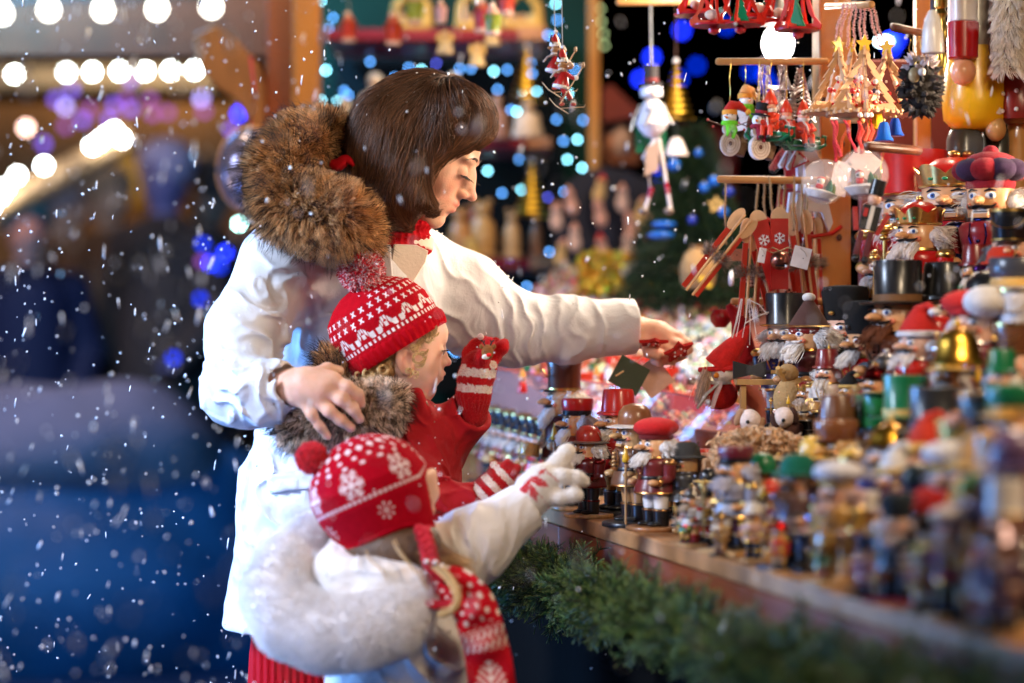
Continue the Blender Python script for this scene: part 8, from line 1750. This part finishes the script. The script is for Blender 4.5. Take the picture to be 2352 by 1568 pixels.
r = np.random.default_rng(2); n = 300; rt = np.stack([-.022+r.normal(size=n)*.003, -.012+r.normal(size=n)*.004, 80*k+r.normal(size=n)*.004], 1); strands('plaits', fur_points(rt, np.tile([-.3, -.2, -1.0], (n, 1)), .045, 6, (0, 0, -1), .15, .2, 0, 3), .0005, nmat('doll hair', rough=.8, hair=[(0, (.55, .36, .26)), (1, (.7, .5, .38))]), t, .6)
t = thing('felt_cone_hat', 'dark red felt cone hat standing behind the snowman doll', 'hat', tuple(P(1712, 862, 4.02))); m = MB(); m.tube([(0, 0, 0), (-.002, 0, .04), (-.010, 0, .09), (-.028, 0, .118)], [.022, .020, .014, .006], (.42, .006, .010), KF, seg=20); m.obj('cone', t)
t = thing('marionette_strings', 'white marionette strings tied over the lowest dowel', 'cord', (0, 0, 0), world=True); m = MB()
for (x0, x1, y1) in [(1703, 1680, 785), (1705, 1688, 790), (1718, 1704, 780), (1720, 1722, 792), (1722, 1738, 775), (1702, 1676, 800)]: m.tube([P(x0, 686, 3.93), P((x0+x1)/2+2, 735, 3.92), P(x1, y1, 3.92)], .0007, (.85, .72, .65), KM, seg=5)
m.tube([P(1718, 687, 3.93), P(1745, 700, 3.92), P(1762, 722, 3.92)], .0010, (.8, .65, .55), KM, seg=5); m.tube([P(1712, 742, 3.92), P(1740, 726, 3.92), P(1766, 717, 3.92)], .0012, (.8, .65, .55), KM, seg=5); m.obj('strings', t)
t = thing('wooden_gate_toy', 'small pale wooden bench with hooks and black bow tie on top', 'toy', tuple(P(1750, 945, 3.86)), (0, 0, .05)); k = S(1, 3.86); WD = (.62, .34, .12)
m = MB(); m.box((0, 0, 68*k), (122*k, .030, 13*k), WD, KW); m.obj('top_rail', t)
for x in (-44, 44): m = MB(); m.box((x*k, 0, 27*k), (12*k, .020, 68*k), WD, KW); m.obj('leg', t)
m = MB(); m.plate([(-.040, .0), (-.010, .006), (.012, 0), (.012, .028), (-.010, .020), (-.040, .028)], .012, (.012, .012, .014), KM, TR((-.006, 0, 76*k))); m.obj('bow', t); m = MB(); [m.tube([(x*k, -.018, 60*k), (x*k, -.020, 52*k), ((x+4)*k, -.020, 48*k), ((x+6)*k, -.020, 54*k)], .0009, (.6, .2, .1), KG, seg=6) for x in (-8, 22)]; m.obj('hooks', t)
t = thing('plush_bear', 'beige plush bear tipping forward below the glitter hatted smoker', 'doll', tuple(P(1808, 930, 3.72)), (0, RAD(18), 0)); k = S(1, 3.72); BE = (.42, .26, .11)
m = MB(); m.ball((0, 0, 20*k), (38*k, 30*k, 50*k), BE, KF, seg=20, ring=12); m.obj('body', t); m = MB(); m.ball((-.014, -.006, 72*k), (24*k, 22*k, 20*k), BE, KF); m.ball((-.026, -.018, 70*k), (9*k, 8*k, 7*k), (.5, .33, .16), KF); m.obj('head', t)
for s in (-1, 1): m = MB(); m.tube([(s*.016, -.006, 55*k), (s*.030, -.020, 66*k), (s*.034, -.026, 74*k)], [9*k, 8*k, 6*k], (.62, .38, .14), KP, seg=8); m.obj('arm', t)
def fluffhead(label, px, py, d, r0, ears, tilt): 
    k = S(1, d); t = thing('plush_dog', label, 'doll', tuple(P(px, py, d)), (0, tilt, 0), 1, 'white headed plush figures lying on the counter'); m = MB(); m.ball((0, 0, 0), (r0*k, r0*k, r0*.95*k), (.82, .66, .60), KF, seg=20, ring=12); m.obj('head', t)
    m = MB(); [m.ball((s*r0*.95*k, -.004, -.1*r0*k), (r0*.38*k, r0*.3*k, r0*.8*k), ears, KF) for s in (-1, 1)]; m.obj('ears', t); m = MB(); m.ball((-r0*.2*k, -r0*.92*k, -r0*.2*k), .003, BLK_, KP); m.obj('nose', t); m = MB(); m.ball((r0*.4*k, .01, -r0*1.4*k), (r0*1.2*k, r0*.8*k, r0*.8*k), (.10, .04, .03), KF); m.obj('body', t)
fluffhead('white headed plush figure lying below the pale wooden bench', 1722, 965, 3.66, 27, (.40, .22, .12), .4); fluffhead('plush puppy with brown floppy ears right of the white headed plush', 1800, 958, 3.62, 25, (.06, .025, .018), -.3)
# wood shavings heap
r = np.random.default_rng(14); pts = []
for i in range(900):
    px = r.uniform(1640, 1850); y = 1030-26*math.cos((px-1745)/105*1.5)+r.uniform(-14, 45); d = 3.45+.10*r.random(); c = P(px, y, d); a0 = r.uniform(0, 6.28); rad = .004+.005*r.random(); u = norm(r.normal(size=3)); v = norm(np.cross(u, r.normal(size=3)))
    pts.append([c+rad*(u*math.cos(a0+k*.9)+v*math.sin(a0+k*.9))+u*.0012*k for k in range(7)])
tag(strands('wood_shavings', np.array(pts), .0013, nmat('shavings', rough=.6, hair=[(0, (.62, .34, .16)), (1, (.85, .58, .36))]), None, .8), 'curly pale wood shavings heaped below the plush figures', 'shavings', kind='stuff')
boxo_ = thing('shavings_box', 'low wooden box carrying the wood shavings', 'box', (0, 0, 0), world=True); c = P(1745, 1060, 3.55); boxo('box', (c[0], c[1]+.05, c[2]-.02), (.17, .16, .05), TOPW, boxo_)
# --- pine garland under the counter
gar = thing('pine_garland', 'thick green artificial pine garland hanging below the counter edge', 'garland', (0, 0, 0), world=True)
cp = [(1125, 1300), (1200, 1318), (1320, 1352), (1450, 1408), (1700, 1505), (1950, 1590), (2200, 1660), (2450, 1730)]; cp3 = np.array([P(px, py, at_row(px, -.055)) for px, py in cp]); tt = np.linspace(0, len(cp)-1, 400); path = np.stack([np.interp(tt, np.arange(len(cp)), cp3[:, a]) for a in range(3)], 1)
m = MB(); m.tube([tuple(p) for p in path[::8]], .022, (.01, .02, .008), KF, seg=8); m.obj('core', gar)
r = np.random.default_rng(17); nb = 1500; bi = r.integers(0, 400, nb); b0 = path[bi]; bd2 = norm(r.normal(size=(nb, 3))+np.array([-.25, -.25, .0])); bl = .030+.045*r.random(nb)**1.5+.010*np.sin(bi*.08); nn_ = 40
allp = []
for j in range(nn_):
    f = (.15+.85*j/nn_); o0 = b0+bd2*(bl*f)[:, None]; side = norm(np.cross(bd2, r.normal(size=(nb, 3)))); nd = norm(bd2*1.0+side); L = (.013+.009*r.random(nb))[:, None]; allp.append(np.stack([o0, o0+nd*L*.55, o0+nd*L], 1))
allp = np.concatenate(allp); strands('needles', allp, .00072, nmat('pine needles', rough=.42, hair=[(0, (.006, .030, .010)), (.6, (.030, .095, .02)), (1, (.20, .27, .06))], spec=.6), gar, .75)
strands('twigs', np.stack([b0, b0+bd2*bl[:, None]*.5, b0+bd2*bl[:, None]], 1), .0012, nmat('twig', (.04, .03, .015), rough=.8), gar, .6)
# --- covered cart at lower left
cart = thing('covered_cart', 'blurred low cart with lavender tarpaulin over blue sides at lower left', 'cart', (0, 0, 0), world=True); d = 9.4
bumpy = lambda p, dd: dd+.05*vnoise(p*1.5)+.03*vnoise(p*4.6+5)
bumpy.c = None
o_ = [('u', ellp(60, 1040, d, 430, 300, 150), 0), ('u', Cone(P(300, 1050, d), P(470, 1240, d), S(130, d), S(95, d)), .2), ('u', Cone(P(470, 1240, d), P(560, 1400, d), S(95, d), S(60, d)), .2), ('f', bumpy, 0)]
me, _ = sdf_mesh('tarpaulin', o_, P(-400, 1560, d)-[0, .6, 0], P(720, 780, d)+[0, .6, 0], .03); me.materials.append(nmat('lavender tarpaulin', (.17, .15, .21), rough=.75, noise=.3, nscale=2.5, wrinkle=.5)); link('tarpaulin', me, cart)
o_ = [('u', ellp(40, 1420, d-.35, 560, 300, 300), 0), ('u', ellp(470, 1150, d+.1, 150, 150, 120), .4), ('u', ellp(420, 1560, d-.2, 420, 180, 200), .2), ('f', bumpy, 0)]
me, _ = sdf_mesh('blue_cover', o_, P(-700, 1850, d)-[0, .9, 0], P(900, 880, d)+[0, .8, 0], .035); me.materials.append(nmat('blue tarpaulin', (.004, .09, .24), rough=.6, noise=.35, nscale=2.2, wrinkle=.5)); link('blue_cover', me, cart)
# --- falling snow
r = np.random.default_rng(99)
ph = (1+5**.5)/2; ico = np.array([(-1, ph, 0), (1, ph, 0), (-1, -ph, 0), (1, -ph, 0), (0, -1, ph), (0, 1, ph), (0, -1, -ph), (0, 1, -ph), (ph, 0, -1), (ph, 0, 1), (-ph, 0, -1), (-ph, 0, 1)])/1.902
icf = np.array([(0, 11, 5), (0, 5, 1), (0, 1, 7), (0, 7, 10), (0, 10, 11), (1, 5, 9), (5, 11, 4), (11, 10, 2), (10, 7, 6), (7, 1, 8), (3, 9, 4), (3, 4, 2), (3, 2, 6), (3, 6, 8), (3, 8, 9), (4, 9, 5), (2, 4, 11), (6, 2, 10), (8, 6, 7), (9, 8, 1)])
def flakes(n, d0, d1, s0, s1, long_):
    d = r.uniform(d0, d1, n); px = np.where(r.random(n) < .42, r.uniform(-60, 760, n), r.uniform(-60, 2412, n)); py = r.uniform(-60, 1628, n); c = np.stack([(px-1176)/FPX*d, d, CAMZ-(py-784)/FPX*d], 1); s = r.uniform(s0, s1, n)
    el = 1+long_*r.random(n)**2; sc = np.stack([s, s, s*el], 1); v = ico[None]*sc[:, None, :]*(1+.18*r.normal(size=(n, 12, 1))); a = r.normal(size=n)*.22+.10
    x = v[..., 0]*np.cos(a)[:, None]+v[..., 2]*np.sin(a)[:, None]; z = -v[..., 0]*np.sin(a)[:, None]+v[..., 2]*np.cos(a)[:, None]; v = np.stack([x, v[..., 1], z], -1)+c[:, None]; return v
V_ = np.concatenate([flakes(900, 3.0, 4.6, .0008, .0023, .3), flakes(470, 2.7, 4.4, .0007, .0014, 9), flakes(200, 4.5, 6.0, .0020, .0036, 6), flakes(300, 1.9, 2.8, .0012, .0024, 5), flakes(90, 1.3, 2.0, .0016, .0028, 3), flakes(22, .8, 1.2, .0012, .0022, 2)])
nF = len(V_); me = bpy.data.meshes.new('falling_snow'); me.from_pydata(V_.reshape(-1, 3).tolist(), [], (icf[None]+(np.arange(nF)*12)[:, None, None]).reshape(-1, 3).tolist()); me.polygons.foreach_set('use_smooth', [True]*len(me.polygons))
SN = nmat('snowflake', (.95, .95, .98), rough=.6, sss=.0); me.materials.append(SN); tag(link('falling_snow', me), 'white snowflakes falling all over the scene', 'snow', kind='stuff')

# --- flakes that have settled on hats, hair, fur and shoulders
pts = []
for nm, n_, lo in [('hair', 34, .35), ('knitted_hat', 26, .2), ('earflap_hat', 30, .2), ('coat', 46, .55), ('fur_trim', 30, .2), ('plush_trim', 26, .3), ('coat.001', 20, .5), ('coat.002', 16, .5)]:
    ob = bpy.data.objects.get(nm)
    if ob is None or ob.type != 'MESH': continue
    rp, rn = mesh_points(ob.data, n_, 77, lambda c, nn: (nn[:, 2] > lo)*1.0+1e-9)
    off = .010 if 'fur' in nm or 'plush' in nm else .0045 if nm == 'hair' else .0015
    pts.append(rp+rn*off)
c = np.concatenate(pts); n = len(c); v = ico[None]*(r.uniform(.0009, .0022, n))[:, None, None]*(1+.3*r.normal(size=(n, 12, 1)))+c[:, None]
me = bpy.data.meshes.new('settled_snow'); me.from_pydata(v.reshape(-1, 3).tolist(), [], (icf[None]+(np.arange(n)*12)[:, None, None]).reshape(-1, 3).tolist()); me.materials.append(SN); tag(link('settled_snow', me), 'tiny snowflakes settled on the hats, hair, fur and shoulders', 'snow', kind='stuff')
